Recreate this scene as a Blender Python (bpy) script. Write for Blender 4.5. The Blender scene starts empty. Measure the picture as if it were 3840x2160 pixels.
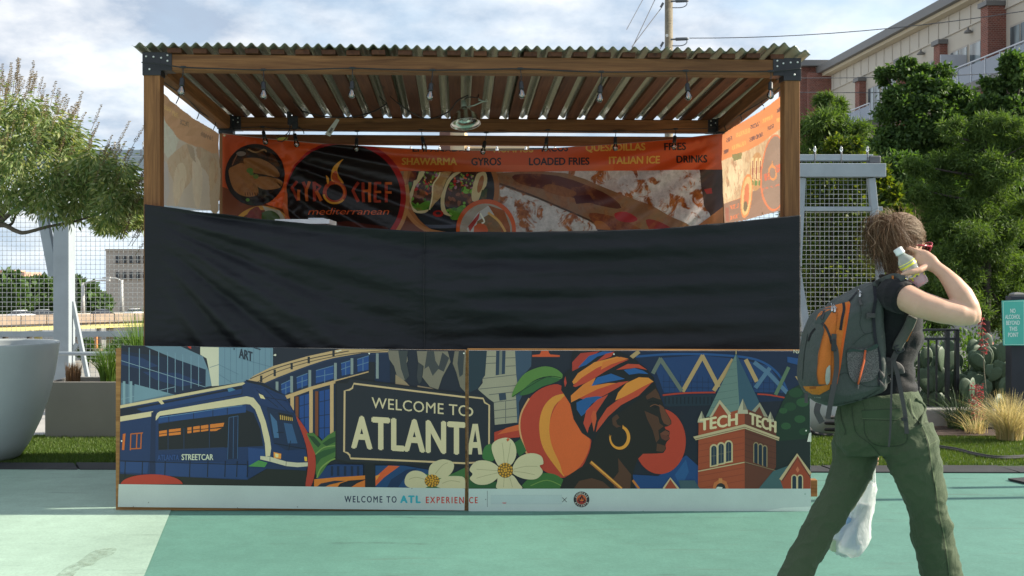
import bpy, bmesh, math, random
from math import sin, cos, pi, radians, sqrt, atan2, exp
from mathutils import Vector, Matrix, noise as mnoise
from mathutils.geometry import tessellate_polygon
from mathutils.bvhtree import BVHTree
import numpy as np

S = bpy.context.scene
COL = S.collection
random.seed(7)
# ---------------------------------------------------------------- camera
FPX, CX, CY, CH = 4300.0, 1920.0, 1052.0, 1.38     # focal length and horizon in photo pixels, eye height
cam = bpy.data.objects.new('camera', bpy.data.cameras.new('camera'))
COL.objects.link(cam)
cam.location = (0, 0, CH)
cam.rotation_euler = (radians(90), 0, 0)
cam.data.sensor_width = 36.0
cam.data.lens = 36.0 * FPX / 3840.0
cam.data.shift_y = -(1080.0 - CY) / 3840.0
cam.data.clip_start = 0.05
cam.data.clip_end = 2000
cam.data.dof.use_dof = True
cam.data.dof.focus_distance = 6.3
cam.data.dof.aperture_fstop = 14.0
S.camera = cam
# ---------------------------------------------------------------- light
SUN_EL, SUN_AZ = 30.0, 4.6          # azimuth: degrees from +X (right) towards +Y (away from the camera)
sd = Vector((cos(radians(SUN_EL)) * cos(radians(SUN_AZ)), cos(radians(SUN_EL)) * sin(radians(SUN_AZ)), sin(radians(SUN_EL))))
sun = bpy.data.objects.new('sun', bpy.data.lights.new('sun', 'SUN'))
COL.objects.link(sun)
sun.data.energy = 4.8
sun.data.angle = radians(0.6)
sun.data.color = (1.0, 0.91, 0.76)
sun.rotation_euler = sd.to_track_quat('Z', 'Y').to_euler()
W = bpy.data.worlds.new('World')
S.world = W
W.use_nodes = True
nt = W.node_tree
bg = nt.nodes['Background']
bg.inputs[1].default_value = 0.082
sky = nt.nodes.new('ShaderNodeTexSky')
sky.sky_type = 'NISHITA'
sky.sun_disc = False
sky.sun_elevation = radians(SUN_EL)
sky.sun_rotation = radians(90 - SUN_AZ)
sky.air_density = 1.2
sky.dust_density = 0.4
sky.ozone_density = 1.5
def wnode(t, **kw):
    n = nt.nodes.new(t)
    for k, v in kw.items():
        setattr(n, k, v)
    return n
L = nt.links.new
tc = wnode('ShaderNodeTexCoord')
sep = wnode('ShaderNodeSeparateXYZ'); L(tc.outputs['Generated'], sep.inputs[0])
mz = wnode('ShaderNodeMath', operation='MAXIMUM'); L(sep.outputs[2], mz.inputs[0]); mz.inputs[1].default_value = 0.0
az = wnode('ShaderNodeMath', operation='ADD'); L(mz.outputs[0], az.inputs[0]); az.inputs[1].default_value = 0.34
dx = wnode('ShaderNodeMath', operation='DIVIDE'); L(sep.outputs[0], dx.inputs[0]); L(az.outputs[0], dx.inputs[1])
dy = wnode('ShaderNodeMath', operation='DIVIDE'); L(sep.outputs[1], dy.inputs[0]); L(az.outputs[0], dy.inputs[1])
cmb = wnode('ShaderNodeCombineXYZ'); L(dx.outputs[0], cmb.inputs[0]); L(dy.outputs[0], cmb.inputs[1])
n1 = wnode('ShaderNodeTexNoise'); L(cmb.outputs[0], n1.inputs['Vector'])
n1.inputs['Scale'].default_value = 1.5; n1.inputs['Detail'].default_value = 8; n1.inputs['Roughness'].default_value = 0.52
n1.inputs['Distortion'].default_value = 0.25
r1 = wnode('ShaderNodeValToRGB'); L(n1.outputs[0], r1.inputs[0])
r1.color_ramp.elements[0].position = 0.34; r1.color_ramp.elements[1].position = 0.56
mp2 = wnode('ShaderNodeMapping'); L(cmb.outputs[0], mp2.inputs[0]); mp2.inputs['Location'].default_value = (3.1, 1.7, 4.0)
n2 = wnode('ShaderNodeTexNoise'); L(mp2.outputs[0], n2.inputs['Vector'])
n2.inputs['Scale'].default_value = 3.2; n2.inputs['Detail'].default_value = 9; n2.inputs['Roughness'].default_value = 0.56
r2 = wnode('ShaderNodeValToRGB'); L(n2.outputs[0], r2.inputs[0])
r2.color_ramp.elements[0].position = 0.41; r2.color_ramp.elements[0].color = (2.9, 3.55, 4.5, 1)
r2.color_ramp.elements[1].position = 0.59; r2.color_ramp.elements[1].color = (6.9, 6.95, 7.0, 1)
hz = wnode('ShaderNodeMapRange'); L(sep.outputs[2], hz.inputs[0])
hz.inputs[1].default_value = 0.0; hz.inputs[2].default_value = 0.14; hz.inputs[3].default_value = 0.55; hz.inputs[4].default_value = 1.0
cf = wnode('ShaderNodeMath', operation='MULTIPLY'); L(r1.outputs[0], cf.inputs[0]); L(hz.outputs[0], cf.inputs[1])
hb = wnode('ShaderNodeMapRange'); L(sep.outputs[2], hb.inputs[0])       # pale blue air low over the horizon
hb.inputs[1].default_value = 0.0; hb.inputs[2].default_value = 0.35; hb.inputs[3].default_value = 0.85; hb.inputs[4].default_value = 0.25
mxh = wnode('ShaderNodeMix', data_type='RGBA'); L(hb.outputs[0], mxh.inputs[0]); L(sky.outputs[0], mxh.inputs[6]); mxh.inputs[7].default_value = (5.0, 6.6, 8.2, 1)
mxs = wnode('ShaderNodeMix', data_type='RGBA')
L(cf.outputs[0], mxs.inputs[0]); L(mxh.outputs[2], mxs.inputs[6]); L(r2.outputs[0], mxs.inputs[7])
L(mxs.outputs[2], bg.inputs[0])
S.view_settings.view_transform = 'Standard'
S.view_settings.look = 'None'
S.view_settings.gamma = 1.0
S.view_settings.exposure = 1.02
S.render.engine = 'CYCLES'
S.cycles.use_denoising = True
S.cycles.max_bounces = 8
S.cycles.transparent_max_bounces = 16
S.cycles.sample_clamp_indirect = 6.0
# ================================================================ helpers
def U(px, py, Y):
    """the point at distance Y that the photograph shows at pixel (px, py)"""
    return Vector(((px - CX) / FPX * Y, Y, CH + (CY - py) / FPX * Y))
def on_plane(px, py, p0, n):
    d = Vector(((px - CX) / FPX, 1.0, (CY - py) / FPX))
    o = Vector((0, 0, CH))
    return o + d * ((p0 - o).dot(n) / d.dot(n))
def ground_Y(py): return CH * FPX / (py - CY)
def lin(c):
    return tuple(((x / 255.0) / 12.92 if x <= 10 else (((x / 255.0) + 0.055) / 1.055) ** 2.4) for x in c)

WM = {}
def put(o, parent, M):
    COL.objects.link(o)
    WM[o.name] = M
    if parent is not None:
        o.parent = parent
        o.matrix_basis = WM[parent.name].inverted() @ M
    else:
        o.matrix_basis = M
    return o
def tag(o, label, cat, group=None):
    o['label'] = label; o['category'] = cat
    if group: o['group'] = group
    return o
def thing(name, label, cat, loc=(0, 0, 0), group=None):
    o = bpy.data.objects.new(name, None)
    o.empty_display_size = 0.1
    put(o, None, Matrix.Translation(Vector(loc)))
    return tag(o, label, cat, group)
def struct(o):
    o['kind'] = 'structure'; return o
def stuff(o):
    o['kind'] = 'stuff'; return o

class MB:
    """collects faces; build() links them as one mesh object"""
    def __init__(self):
        self.v = []; self.f = []; self.m = []; self.c = []
    def add(self, vs, fs, mi=0, col=None):
        b = len(self.v)
        self.v.extend([tuple(x) for x in vs])
        for f in fs:
            self.f.append(tuple(i + b for i in f)); self.m.append(mi)
            self.c.append(col)
    def box(self, c, s, rot=None, mi=0, col=None):
        c = Vector(c); hx, hy, hz_ = s[0] / 2, s[1] / 2, s[2] / 2
        vs = [Vector((x, y, z)) for z in (-hz_, hz_) for y in (-hy, hy) for x in (-hx, hx)]
        if rot is not None: vs = [rot @ v for v in vs]
        self.add([c + v for v in vs], [(0, 2, 3, 1), (4, 5, 7, 6), (0, 1, 5, 4), (1, 3, 7, 5), (3, 2, 6, 7), (2, 0, 4, 6)], mi, col)
    def beam(self, p0, p1, w, h, up=(0, 0, 1), mi=0, col=None):
        p0, p1 = Vector(p0), Vector(p1)
        x = (p1 - p0); ln = x.length; x.normalize()
        y = Vector(up).cross(x); y.normalize(); z = x.cross(y)
        self.box((p0 + p1) / 2, (ln, w, h), Matrix((x, y, z)).transposed(), mi, col)
    def tube(self, pts, r, n=8, mi=0, caps=True, col=None):
        pts = [Vector(p) for p in pts]
        rs = r if isinstance(r, (list, tuple)) else [r] * len(pts)
        t0 = (pts[1] - pts[0]).normalized()
        a = Vector((0, 0, 1)) if abs(t0.z) < 0.9 else Vector((1, 0, 0))
        nrm = t0.cross(a).normalized()
        vs = []
        for i, p in enumerate(pts):
            t = (pts[min(i + 1, len(pts) - 1)] - pts[max(i - 1, 0)])
            if t.length < 1e-9: t = t0
            t.normalize()
            nrm = (nrm - t * nrm.dot(t))
            if nrm.length < 1e-6: nrm = t.orthogonal()
            nrm.normalize()
            b = t.cross(nrm)
            for k in range(n):
                an = 2 * pi * k / n
                vs.append(p + (nrm * cos(an) + b * sin(an)) * rs[i])
        fs = []
        for i in range(len(pts) - 1):
            for k in range(n):
                k2 = (k + 1) % n
                fs.append((i * n + k, i * n + k2, (i + 1) * n + k2, (i + 1) * n + k))
        if caps:
            fs.append(tuple(range(n - 1, -1, -1)))
            fs.append(tuple((len(pts) - 1) * n + k for k in range(n)))
        self.add(vs, fs, mi, col)
    def lathe(self, prof, c, n=24, M=None, mi=0, col=None):
        """prof: list of (radius, z)"""
        c = Vector(c); vs = []
        for r, z in prof:
            for k in range(n):
                v = Vector((r * cos(2 * pi * k / n), r * sin(2 * pi * k / n), z))
                if M is not None: v = M @ v
                vs.append(c + v)
        fs = []
        for i in range(len(prof) - 1):
            for k in range(n):
                k2 = (k + 1) % n
                fs.append((i * n + k, i * n + k2, (i + 1) * n + k2, (i + 1) * n + k))
        if prof[0][0] > 1e-6: fs.append(tuple(range(n - 1, -1, -1)))
        if prof[-1][0] > 1e-6: fs.append(tuple((len(prof) - 1) * n + k for k in range(n)))
        self.add(vs, fs, mi, col)
    def loft(self, rings, mi=0, caps=True, col=None):
        n = len(rings[0]); vs = [p for r in rings for p in r]; fs = []
        for i in range(len(rings) - 1):
            for k in range(n):
                k2 = (k + 1) % n
                fs.append((i * n + k, i * n + k2, (i + 1) * n + k2, (i + 1) * n + k))
        if caps:
            fs.append(tuple(range(n - 1, -1, -1)))
            fs.append(tuple((len(rings) - 1) * n + k for k in range(n)))
        self.add(vs, fs, mi, col)
    def grid(self, P, mi=0, col=None):
        h, w = len(P), len(P[0])
        self.add([p for r in P for p in r],
                 [(j * w + i, j * w + i + 1, (j + 1) * w + i + 1, (j + 1) * w + i) for j in range(h - 1) for i in range(w - 1)], mi, col)
    def mesh(self, name, mats, smooth=False, origin=(0, 0, 0), bevel=0):
        me = bpy.data.meshes.new(name)
        o = Vector(origin)
        me.from_pydata([(a[0] - o.x, a[1] - o.y, a[2] - o.z) for a in self.v], [], self.f)
        if not isinstance(mats, (list, tuple)): mats = [mats]
        for m in mats: me.materials.append(m)
        if len(mats) > 1: me.polygons.foreach_set('material_index', self.m)
        if any(c is not None for c in self.c):
            at = me.color_attributes.new('Col', 'FLOAT_COLOR', 'CORNER')
            buf = []
            for f, c in zip(self.f, self.c):
                c = c or (1, 1, 1, 1)
                buf.extend(list(c) * len(f))
            at.data.foreach_set('color', buf)
        if smooth: me.polygons.foreach_set('use_smooth', [True] * len(me.polygons))
        me.update()
        return me
    def build(self, name, mats, parent=None, smooth=False, bevel=0, origin=None, weld=False, auto=None):
        vs = np.array(self.v)
        if origin is None:
            lo, hi = vs.min(0), vs.max(0)
            origin = Vector(((lo + hi) / 2).tolist())
            if parent is None: origin.z = float(lo[2])
        me = self.mesh(name, mats, smooth, origin)
        if weld:
            bm = bmesh.new(); bm.from_mesh(me)
            bmesh.ops.remove_doubles(bm, verts=bm.verts, dist=1e-5)
            bmesh.ops.recalc_face_normals(bm, faces=bm.faces)
            bm.to_mesh(me); bm.free()
        o = bpy.data.objects.new(name, me)
        put(o, parent, Matrix.Translation(Vector(origin)))
        if bevel:
            b = o.modifiers.new('bevel', 'BEVEL'); b.width = bevel; b.segments = 2; b.limit_method = 'ANGLE'; b.angle_limit = radians(40)
        return o

def beam_obj(name, p0, p1, w, h, mat, parent, up=(0, 0, 1), bevel=0.004):
    """a squared timber with its own axis along local X so that the grain runs with it"""
    p0, p1 = Vector(p0), Vector(p1)
    x = p1 - p0; ln = x.length; x.normalize()
    y = Vector(up).cross(x).normalized(); z = x.cross(y)
    m = MB(); m.box((0, 0, 0), (ln, w, h))
    me = m.mesh(name, mat)
    o = bpy.data.objects.new(name, me)
    put(o, parent, Matrix.Translation((p0 + p1) / 2) @ Matrix((x, y, z)).transposed().to_4x4())
    if bevel:
        b = o.modifiers.new('bevel', 'BEVEL'); b.width = bevel; b.segments = 2
    return o

def smooth_curve(pts, n=6, closed=False):
    """Catmull-Rom through 2-D or 3-D points"""
    P = [tuple(p) for p in pts]; out = []
    N = len(P); rng = N if closed else N - 1
    for i in range(rng):
        if closed: a, b, c, d = P[(i - 1) % N], P[i], P[(i + 1) % N], P[(i + 2) % N]
        else: a, b, c, d = P[max(i - 1, 0)], P[i], P[i + 1], P[min(i + 2, N - 1)]
        for k in range(n):
            t = k / n; t2 = t * t; t3 = t2 * t
            out.append(tuple(0.5 * (2 * q + (r - p) * t + (2 * p - 5 * q + 4 * r - s_) * t2 + (3 * q - p - 3 * r + s_) * t3)
                             for p, q, r, s_ in zip(a, b, c, d)))
    if not closed: out.append(P[-1])
    return out
def lerp_list(tab, x):
    if x <= tab[0][0]: return tab[0][1]
    for (a, va), (b, vb) in zip(tab, tab[1:]):
        if x <= b: return va + (vb - va) * (x - a) / (b - a)
    return tab[-1][1]
def pl_interp(f, step):
    """f sampled on a square grid, linear inside the grid's triangles, so that every printed layer bends alike"""
    memo = {}
    def s_(i, j):
        if (i, j) not in memo: memo[(i, j)] = f(i * step, j * step)
        return memo[(i, j)]
    def g(x, y):
        i, j = math.floor(x / step), math.floor(y / step)
        a, b = x / step - i, y / step - j
        if a + b <= 1: return s_(i, j) * (1 - a - b) + s_(i + 1, j) * a + s_(i, j + 1) * b
        return s_(i + 1, j + 1) * (a + b - 1) + s_(i + 1, j) * (1 - b) + s_(i, j + 1) * (1 - a)
    return g
def sstep(a, b, x):
    t = min(1, max(0, (x - a) / (b - a))); return t * t * (3 - 2 * t)

# ---------------------------------------------------------------- materials
class NT:
    def __init__(self, name):
        self.m = bpy.data.materials.new(name); self.m.use_nodes = True
        self.t = self.m.node_tree; self.bsdf = self.t.nodes['Principled BSDF']; self.out = self.t.nodes['Material Output']
    def n(self, t, ins=None, **kw):
        x = self.t.nodes.new(t)
        for k, v in kw.items(): setattr(x, k, v)
        for k, v in (ins or {}).items():
            if hasattr(v, 'is_linked') or isinstance(v, bpy.types.NodeSocket): self.t.links.new(v, x.inputs[k])
            else: x.inputs[k].default_value = v
        return x
    def link(self, a, b): self.t.links.new(a, b)
    def noise(self, scale, detail=4, rough=0.5, vec=None, stretch=None, dist=0.0, coord='Object'):
        if vec is None: vec = self.n('ShaderNodeTexCoord').outputs[coord]
        if stretch is not None:
            vec = self.n('ShaderNodeMapping', {'Vector': vec, 'Scale': stretch}).outputs[0]
        return self.n('ShaderNodeTexNoise', {'Vector': vec, 'Scale': scale, 'Detail': detail, 'Roughness': rough, 'Distortion': dist}).outputs[0]
    def ramp(self, fac, stops):
        r = self.n('ShaderNodeValToRGB', {0: fac}); e = r.color_ramp.elements
        while len(e) < len(stops): e.new(0.5)
        for el, (p, c) in zip(e, stops):
            el.position = p; el.color = (c[0], c[1], c[2], 1) if isinstance(c, (tuple, list)) else (c, c, c, 1)
        return r.outputs[0]
    def mix(self, fac, a, b, mode='MIX'):
        x = self.t.nodes.new('ShaderNodeMix'); x.data_type = 'RGBA'; x.blend_type = mode
        for i, v in ((0, fac), (6, a), (7, b)):
            if isinstance(v, bpy.types.NodeSocket): self.t.links.new(v, x.inputs[i])
            elif i == 0: x.inputs[0].default_value = v
            else: x.inputs[i].default_value = (v[0], v[1], v[2], 1)
        return x.outputs[2]
    def bump(self, h, strength=0.3, dist=0.01):
        b = self.n('ShaderNodeBump', {'Height': h, 'Strength': strength, 'Distance': dist})
        self.link(b.outputs[0], self.bsdf.inputs['Normal']); return b.outputs[0]
    def set(self, **kw):
        for k, v in kw.items():
            k = {'base': 'Base Color', 'rough': 'Roughness', 'metal': 'Metallic', 'spec': 'Specular IOR Level', 'trans': 'Transmission Weight',
                 'sheen': 'Sheen Weight', 'coat': 'Coat Weight', 'alpha': 'Alpha', 'ior': 'IOR'}[k]
            i = self.bsdf.inputs[k]
            if isinstance(v, bpy.types.NodeSocket): self.link(v, i)
            elif k == 'Base Color': i.default_value = (v[0], v[1], v[2], 1)
            else: i.default_value = v

def mat(name, col, rough=0.6, var=0.12, scale=6.0, bump=0.0, bscale=60.0, metal=0.0, spec=0.5, sheen=0.0, fine=0.0):
    """painted / plain surface: colour broken up by two sizes of noise, optional fine relief"""
    t = NT(name)
    a = t.noise(scale, 5, 0.6)
    k = t.ramp(a, [(0.25, 1 - var), (0.75, 1 + var)])
    c = t.mix(1.0, col, k, 'MULTIPLY')
    if fine:
        f = t.ramp(t.noise(bscale * 2, 3, 0.7), [(0.3, 1 - fine), (0.7, 1 + fine)])
        c = t.mix(1.0, c, f, 'MULTIPLY')
    t.set(base=c, rough=rough, metal=metal, spec=spec, sheen=sheen)
    if bump: t.bump(t.noise(bscale, 4, 0.6), bump, 0.004)
    return t.m

def wood_mat(name, dark, light, rough=0.65, bump=0.25):
    t = NT(name)
    oi = t.n('ShaderNodeObjectInfo')
    tcn = t.n('ShaderNodeTexCoord')
    off = t.n('ShaderNodeVectorMath', {0: tcn.outputs['Object']}, operation='ADD')
    sc = t.n('ShaderNodeVectorMath', {0: (13.0, 7.0, 5.0)}, operation='SCALE')
    t.link(oi.outputs['Random'], sc.inputs['Scale']); t.link(sc.outputs[0], off.inputs[1])
    g = t.noise(14, 6, 0.6, off.outputs[0], (0.10, 1.6, 1.6), 1.2)
    f = t.noise(120, 3, 0.7, off.outputs[0], (0.03, 1, 1))
    big = t.noise(1.6, 3, 0.5, off.outputs[0], (0.6, 1, 1))
    c = t.ramp(g, [(0.3, dark), (0.52, tuple((a + b) / 2 for a, b in zip(dark, light))), (0.72, light)])
    c = t.mix(1.0, c, t.ramp(f, [(0.3, 0.8), (0.7, 1.12)]), 'MULTIPLY')
    c = t.mix(1.0, c, t.ramp(big, [(0.3, 0.78), (0.7, 1.15)]), 'MULTIPLY')
    rv = t.n('ShaderNodeMapRange', {0: oi.outputs['Random'], 3: 0.82, 4: 1.15})
    c2 = t.n('ShaderNodeVectorMath', {0: c}, operation='SCALE'); t.link(rv.outputs[0], c2.inputs['Scale'])
    # knots
    vo = t.n('ShaderNodeTexVoronoi', {'Vector': t.n('ShaderNodeMapping', {'Vector': off.outputs[0], 'Scale': (2.2, 9, 9)}).outputs[0], 'Scale': 1.0})
    kn = t.ramp(vo.outputs['Distance'], [(0.06, 0.35), (0.16, 1.0)])
    c3 = t.mix(0.8, c2.outputs[0], kn, 'MULTIPLY')
    t.set(base=c3, rough=rough, spec=0.3)
    t.bump(t.mix(0.5, g, f), bump, 0.003)
    return t.m

def leaf_mat(name, cols, rough=0.5, transl=0.35, tcol=None):
    """leaf: colour varies per leaf (random per island) and lets light through"""
    t = NT(name)
    geo = t.n('ShaderNodeNewGeometry')
    c = t.ramp(geo.outputs['Random Per Island'], [(i / max(1, len(cols) - 1), x) for i, x in enumerate(cols)])
    t.set(base=c, rough=rough, spec=0.35)
    tr = t.n('ShaderNodeBsdfTranslucent')
    t.link(t.mix(1.0, c, tcol or (1.5, 1.5, 0.55), 'MULTIPLY'), tr.inputs[0])
    ms = t.n('ShaderNodeMixShader', {0: transl})
    t.link(t.bsdf.outputs[0], ms.inputs[1]); t.link(tr.outputs[0], ms.inputs[2]); t.link(ms.outputs[0], t.out.inputs[0])
    return t.m

def print_mat(name, rough=0.45, transl=0.0, wash=0.0, grain=0.06, bumpf=0.0):
    """flat print: colours come with the printed shapes; alpha below 1 marks photo-like mottled areas"""
    t = NT(name)
    a = t.n('ShaderNodeVertexColor', layer_name='Col')
    c = a.outputs['Color']
    inv = t.n('ShaderNodeMath', {0: 1.0, 1: a.outputs['Alpha']}, operation='SUBTRACT')
    mo = t.ramp(t.noise(9, 6, 0.62, dist=0.8), [(0.50, 0.0), (0.58, 1.0)])
    mf = t.n('ShaderNodeMath', {0: mo, 1: inv.outputs[0]}, operation='MULTIPLY')
    br = t.ramp(t.noise(30, 4, 0.6), [(0.3, lin((120, 52, 16))), (0.7, lin((196, 120, 60)))])
    c = t.mix(mf.outputs[0], c, br)
    mott = t.n('ShaderNodeMath', {0: inv.outputs[0], 1: 0.8}, operation='MULTIPLY')
    c = t.mix(mott.outputs[0], c, t.ramp(t.noise(24, 5, 0.7), [(0.3, 0.62), (0.7, 1.25)]), 'MULTIPLY')
    if grain:
        c = t.mix(1.0, c, t.ramp(t.noise(260, 2, 0.6), [(0.3, 1 - grain), (0.7, 1 + grain)]), 'MULTIPLY')
        c = t.mix(1.0, c, t.ramp(t.noise(3.2, 4, 0.6), [(0.3, 1 - grain), (0.7, 1 + grain)]), 'MULTIPLY')
    if wash: c = t.mix(wash, c, (0.75, 0.70, 0.62))
    t.set(base=c, rough=rough, spec=0.4)
    if bumpf: t.bump(t.noise(14, 5, 0.6, stretch=(1, 1, 2.5)), bumpf, 0.01)
    if transl:
        tr = t.n('ShaderNodeBsdfTranslucent'); t.link(c, tr.inputs[0])
        ms = t.n('ShaderNodeMixShader', {0: transl})
        t.link(t.bsdf.outputs[0], ms.inputs[1]); t.link(tr.outputs[0], ms.inputs[2]); t.link(ms.outputs[0], t.out.inputs[0])
    return t.m

# ---------------------------------------------------------------- flat printed artwork
def text_tris(s, bold=0.0, shear=0.0, spacing=1.0):
    """letters as triangles, cap height 1, baseline 0, x from 0; returns (verts, tris, width)"""
    cu = bpy.data.curves.new('t', 'FONT'); cu.body = s; cu.size = 1.0; cu.offset = bold; cu.shear = shear
    cu.space_character = spacing; cu.resolution_u = 3; cu.fill_mode = 'FRONT'
    ob = bpy.data.objects.new('t', cu); COL.objects.link(ob)
    dg = bpy.context.evaluated_depsgraph_get(); dg.update()
    me = ob.evaluated_get(dg).to_mesh()
    me.calc_loop_triangles()
    vs = [(v.co.x, v.co.y) for v in me.vertices]; ts = [tuple(t.vertices) for t in me.loop_triangles]
    ob.evaluated_get(dg).to_mesh_clear()
    bpy.data.objects.remove(ob); bpy.data.curves.remove(cu)
    if not vs: return [], [], 0
    x0 = min(v[0] for v in vs); x1 = max(v[0] for v in vs)
    H = 0.729
    return [((x - x0) / H, y / H) for x, y in vs], ts, (x1 - x0) / H

class Art:
    """2-D shapes in painter's order, in photograph pixels; later mapped onto the printed sheet"""
    def __init__(self, crop=(0, 0, 1.0), gain=1.0):
        self.x0, self.y0, self.s = crop; self.gain = gain
        self.v = []; self.t = []; self.c = []; self.lay = []; self.n = 0
    def P(self, p): return (self.x0 + p[0] * self.s, self.y0 + p[1] * self.s)
    def col(self, c):
        a = 1.0 if len(c) < 4 else c[3]
        g = lin(c[:3]); k = self.gain if isinstance(self.gain, tuple) else (self.gain,) * 3; return (min(g[0] * k[0], 0.9), min(g[1] * k[1], 0.9), min(g[2] * k[2], 0.9), a)
    def raw(self, vs, ts, c):
        b = len(self.v)
        for p in vs: self.v.append(self.P(p)); self.lay.append(self.n)
        for t in ts: self.t.append((t[0] + b, t[1] + b, t[2] + b)); self.c.append(c)
        self.n += 1
    def poly(self, pts, c, sm=0):
        if sm: pts = smooth_curve(pts, sm, True)
        pts = [tuple(p) for p in pts]
        ts = tessellate_polygon([[Vector((p[0], p[1], 0)) for p in pts]])
        self.raw(pts, ts, self.col(c))
    def rect(self, x0, y0, x1, y1, c): self.poly([(x0, y0), (x1, y0), (x1, y1), (x0, y1)], c)
    def ell(self, cx, cy, rx, ry, c, n=40, a0=0.0):
        self.poly([(cx + rx * cos(2 * pi * k / n) * cos(a0) - ry * sin(2 * pi * k / n) * sin(a0),
                    cy + rx * cos(2 * pi * k / n) * sin(a0) + ry * sin(2 * pi * k / n) * cos(a0)) for k in range(n)], c)
    def ring(self, cx, cy, r0, r1, c, n=48, ry=1.0, a=(0, 360)):
        vs = []; ts = []
        for k in range(n + 1):
            an = radians(a[0] + (a[1] - a[0]) * k / n)
            vs += [(cx + r0 * cos(an), cy + r0 * ry * sin(an)), (cx + r1 * cos(an), cy + r1 * ry * sin(an))]
        for k in range(n): i = 2 * k; ts += [(i, i + 1, i + 3), (i, i + 3, i + 2)]
        self.raw(vs, ts, self.col(c))
    def line(self, pts, w, c, sm=0, w1=None):
        if sm: pts = smooth_curve(pts, sm)
        vs = []; ts = []; N = len(pts)
        for i, p in enumerate(pts):
            a = pts[max(i - 1, 0)]; b = pts[min(i + 1, N - 1)]
            dx_, dy_ = b[0] - a[0], b[1] - a[1]; l = sqrt(dx_ * dx_ + dy_ * dy_) or 1
            ww = (w if w1 is None else w + (w1 - w) * i / (N - 1)) / 2
            vs += [(p[0] - dy_ / l * ww, p[1] + dx_ / l * ww), (p[0] + dy_ / l * ww, p[1] - dx_ / l * ww)]
        for i in range(N - 1): k = 2 * i; ts += [(k, k + 1, k + 3), (k, k + 3, k + 2)]
        self.raw(vs, ts, self.col(c))
    def lines(self, segs, w, c):
        for (ax, ay, bx, by) in segs:
            vs = []; ts = []
            l = sqrt((bx - ax) ** 2 + (by - ay) ** 2) or 1
            nx, ny = -(by - ay) / l * w / 2, (bx - ax) / l * w / 2; b = len(vs)
            vs += [(ax + nx, ay + ny), (bx + nx, by + ny), (bx - nx, by - ny), (ax - nx, ay - ny)]
            ts += [(b, b + 1, b + 2), (b, b + 2, b + 3)]
            self.raw(vs, ts, self.col(c))
    def dots(self, pts, r, c, n=8):
        for i, (x, y) in enumerate(pts):
            self.raw([(x + r * cos(2 * pi * k / n), y + r * sin(2 * pi * k / n)) for k in range(n)], [(0, k, k + 1) for k in range(1, n - 1)], self.col(c))
            if i % 3: self.n -= 1
    def text(self, s, x0, x1, yb, h, c, slope=0.0, bold=0.012, spacing=1.0, mirror=False, shear=0.0):
        """letters fitted between x0 and x1 with baseline yb at x0, cap height h"""
        vs, ts, w = text_tris(s, 0.0, shear, spacing)
        k = (x1 - x0) / w; d = max(bold, 0) * h * 1.25
        for ox, oy in ((-d, 0), (d, 0), (0, -d * .7), (0, d * .7)) if d > 0 else ((0, 0),):      # heavier letters: the same shape laid down again, slightly shifted
            out = []
            for x, y in vs:
                X = x0 + ((w - x) if mirror else x) * k
                out.append((X + ox, yb + oy + slope * (X - x0) - y * h))
            self.raw(out, ts, self.col(c))
    def arc_text(self, s, cx, cy, r, h, c, a0, a1, inward=False, bold=0.02):
        n = len(s)
        for i, ch in enumerate(s):
            vs, ts, w = text_tris(ch, bold)
            an = radians(a0 + (a1 - a0) * i / (n - 1)); k = h
            px, py = cx + r * cos(an), cy + r * sin(an)
            rot = an + pi / 2 if not inward else an - pi / 2
            out = []
            for x, y in vs:
                lx, ly = (x - w / 2) * k * 0.8, -(y - 0.5) * k
                out.append((px + lx * cos(rot) - ly * sin(rot), py + lx * sin(rot) + ly * cos(rot)))
            self.raw(out, ts, self.col(c)); self.n -= 1
        self.n += 1
    def build_single(self, name, material, parent, fmap, cell=2.4):
        """one thin sheet of small faces, each with the colour of the topmost shape (for vinyl that light shines through)"""
        V = np.array(self.v); lo = V.min(0); hi = V.max(0); W_c, H_c = int((hi[0] - lo[0]) / cell) + 1, int((hi[1] - lo[1]) / cell) + 1
        C = np.zeros((H_c, W_c, 4)); K_ = np.zeros((H_c, W_c), bool)
        for t, c in zip(self.t, self.c):
            p = (V[list(t)] - lo) / cell - .5; a, b, d = p
            i0, i1 = max(0, int(p[:, 0].min())), min(W_c - 1, int(p[:, 0].max()) + 1); j0, j1 = max(0, int(p[:, 1].min())), min(H_c - 1, int(p[:, 1].max()) + 1)
            if i1 < i0 or j1 < j0: continue
            X, Y = np.meshgrid(np.arange(i0, i1 + 1), np.arange(j0, j1 + 1))
            e = lambda u, v: (v[0] - u[0]) * (Y - u[1]) - (v[1] - u[1]) * (X - u[0])
            s1, s2, s3 = e(a, b), e(b, d), e(d, a); m = ((s1 >= 0) & (s2 >= 0) & (s3 >= 0)) | ((s1 <= 0) & (s2 <= 0) & (s3 <= 0))
            C[j0:j1 + 1, i0:i1 + 1][m] = c; K_[j0:j1 + 1, i0:i1 + 1] |= m
        mb = MB(); ix = {}
        def vid(i, j):
            if (i, j) not in ix: ix[(i, j)] = len(mb.v); mb.v.append(tuple(fmap(lo[0] + i * cell, lo[1] + j * cell)[0]))
            return ix[(i, j)]
        for j in range(H_c):
            for i in range(W_c):
                if K_[j, i]: mb.f.append((vid(i, j), vid(i + 1, j), vid(i + 1, j + 1), vid(i, j + 1))); mb.m.append(0); mb.c.append(tuple(C[j, i]))
        return mb.build(name, material, parent, smooth=True)
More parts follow.
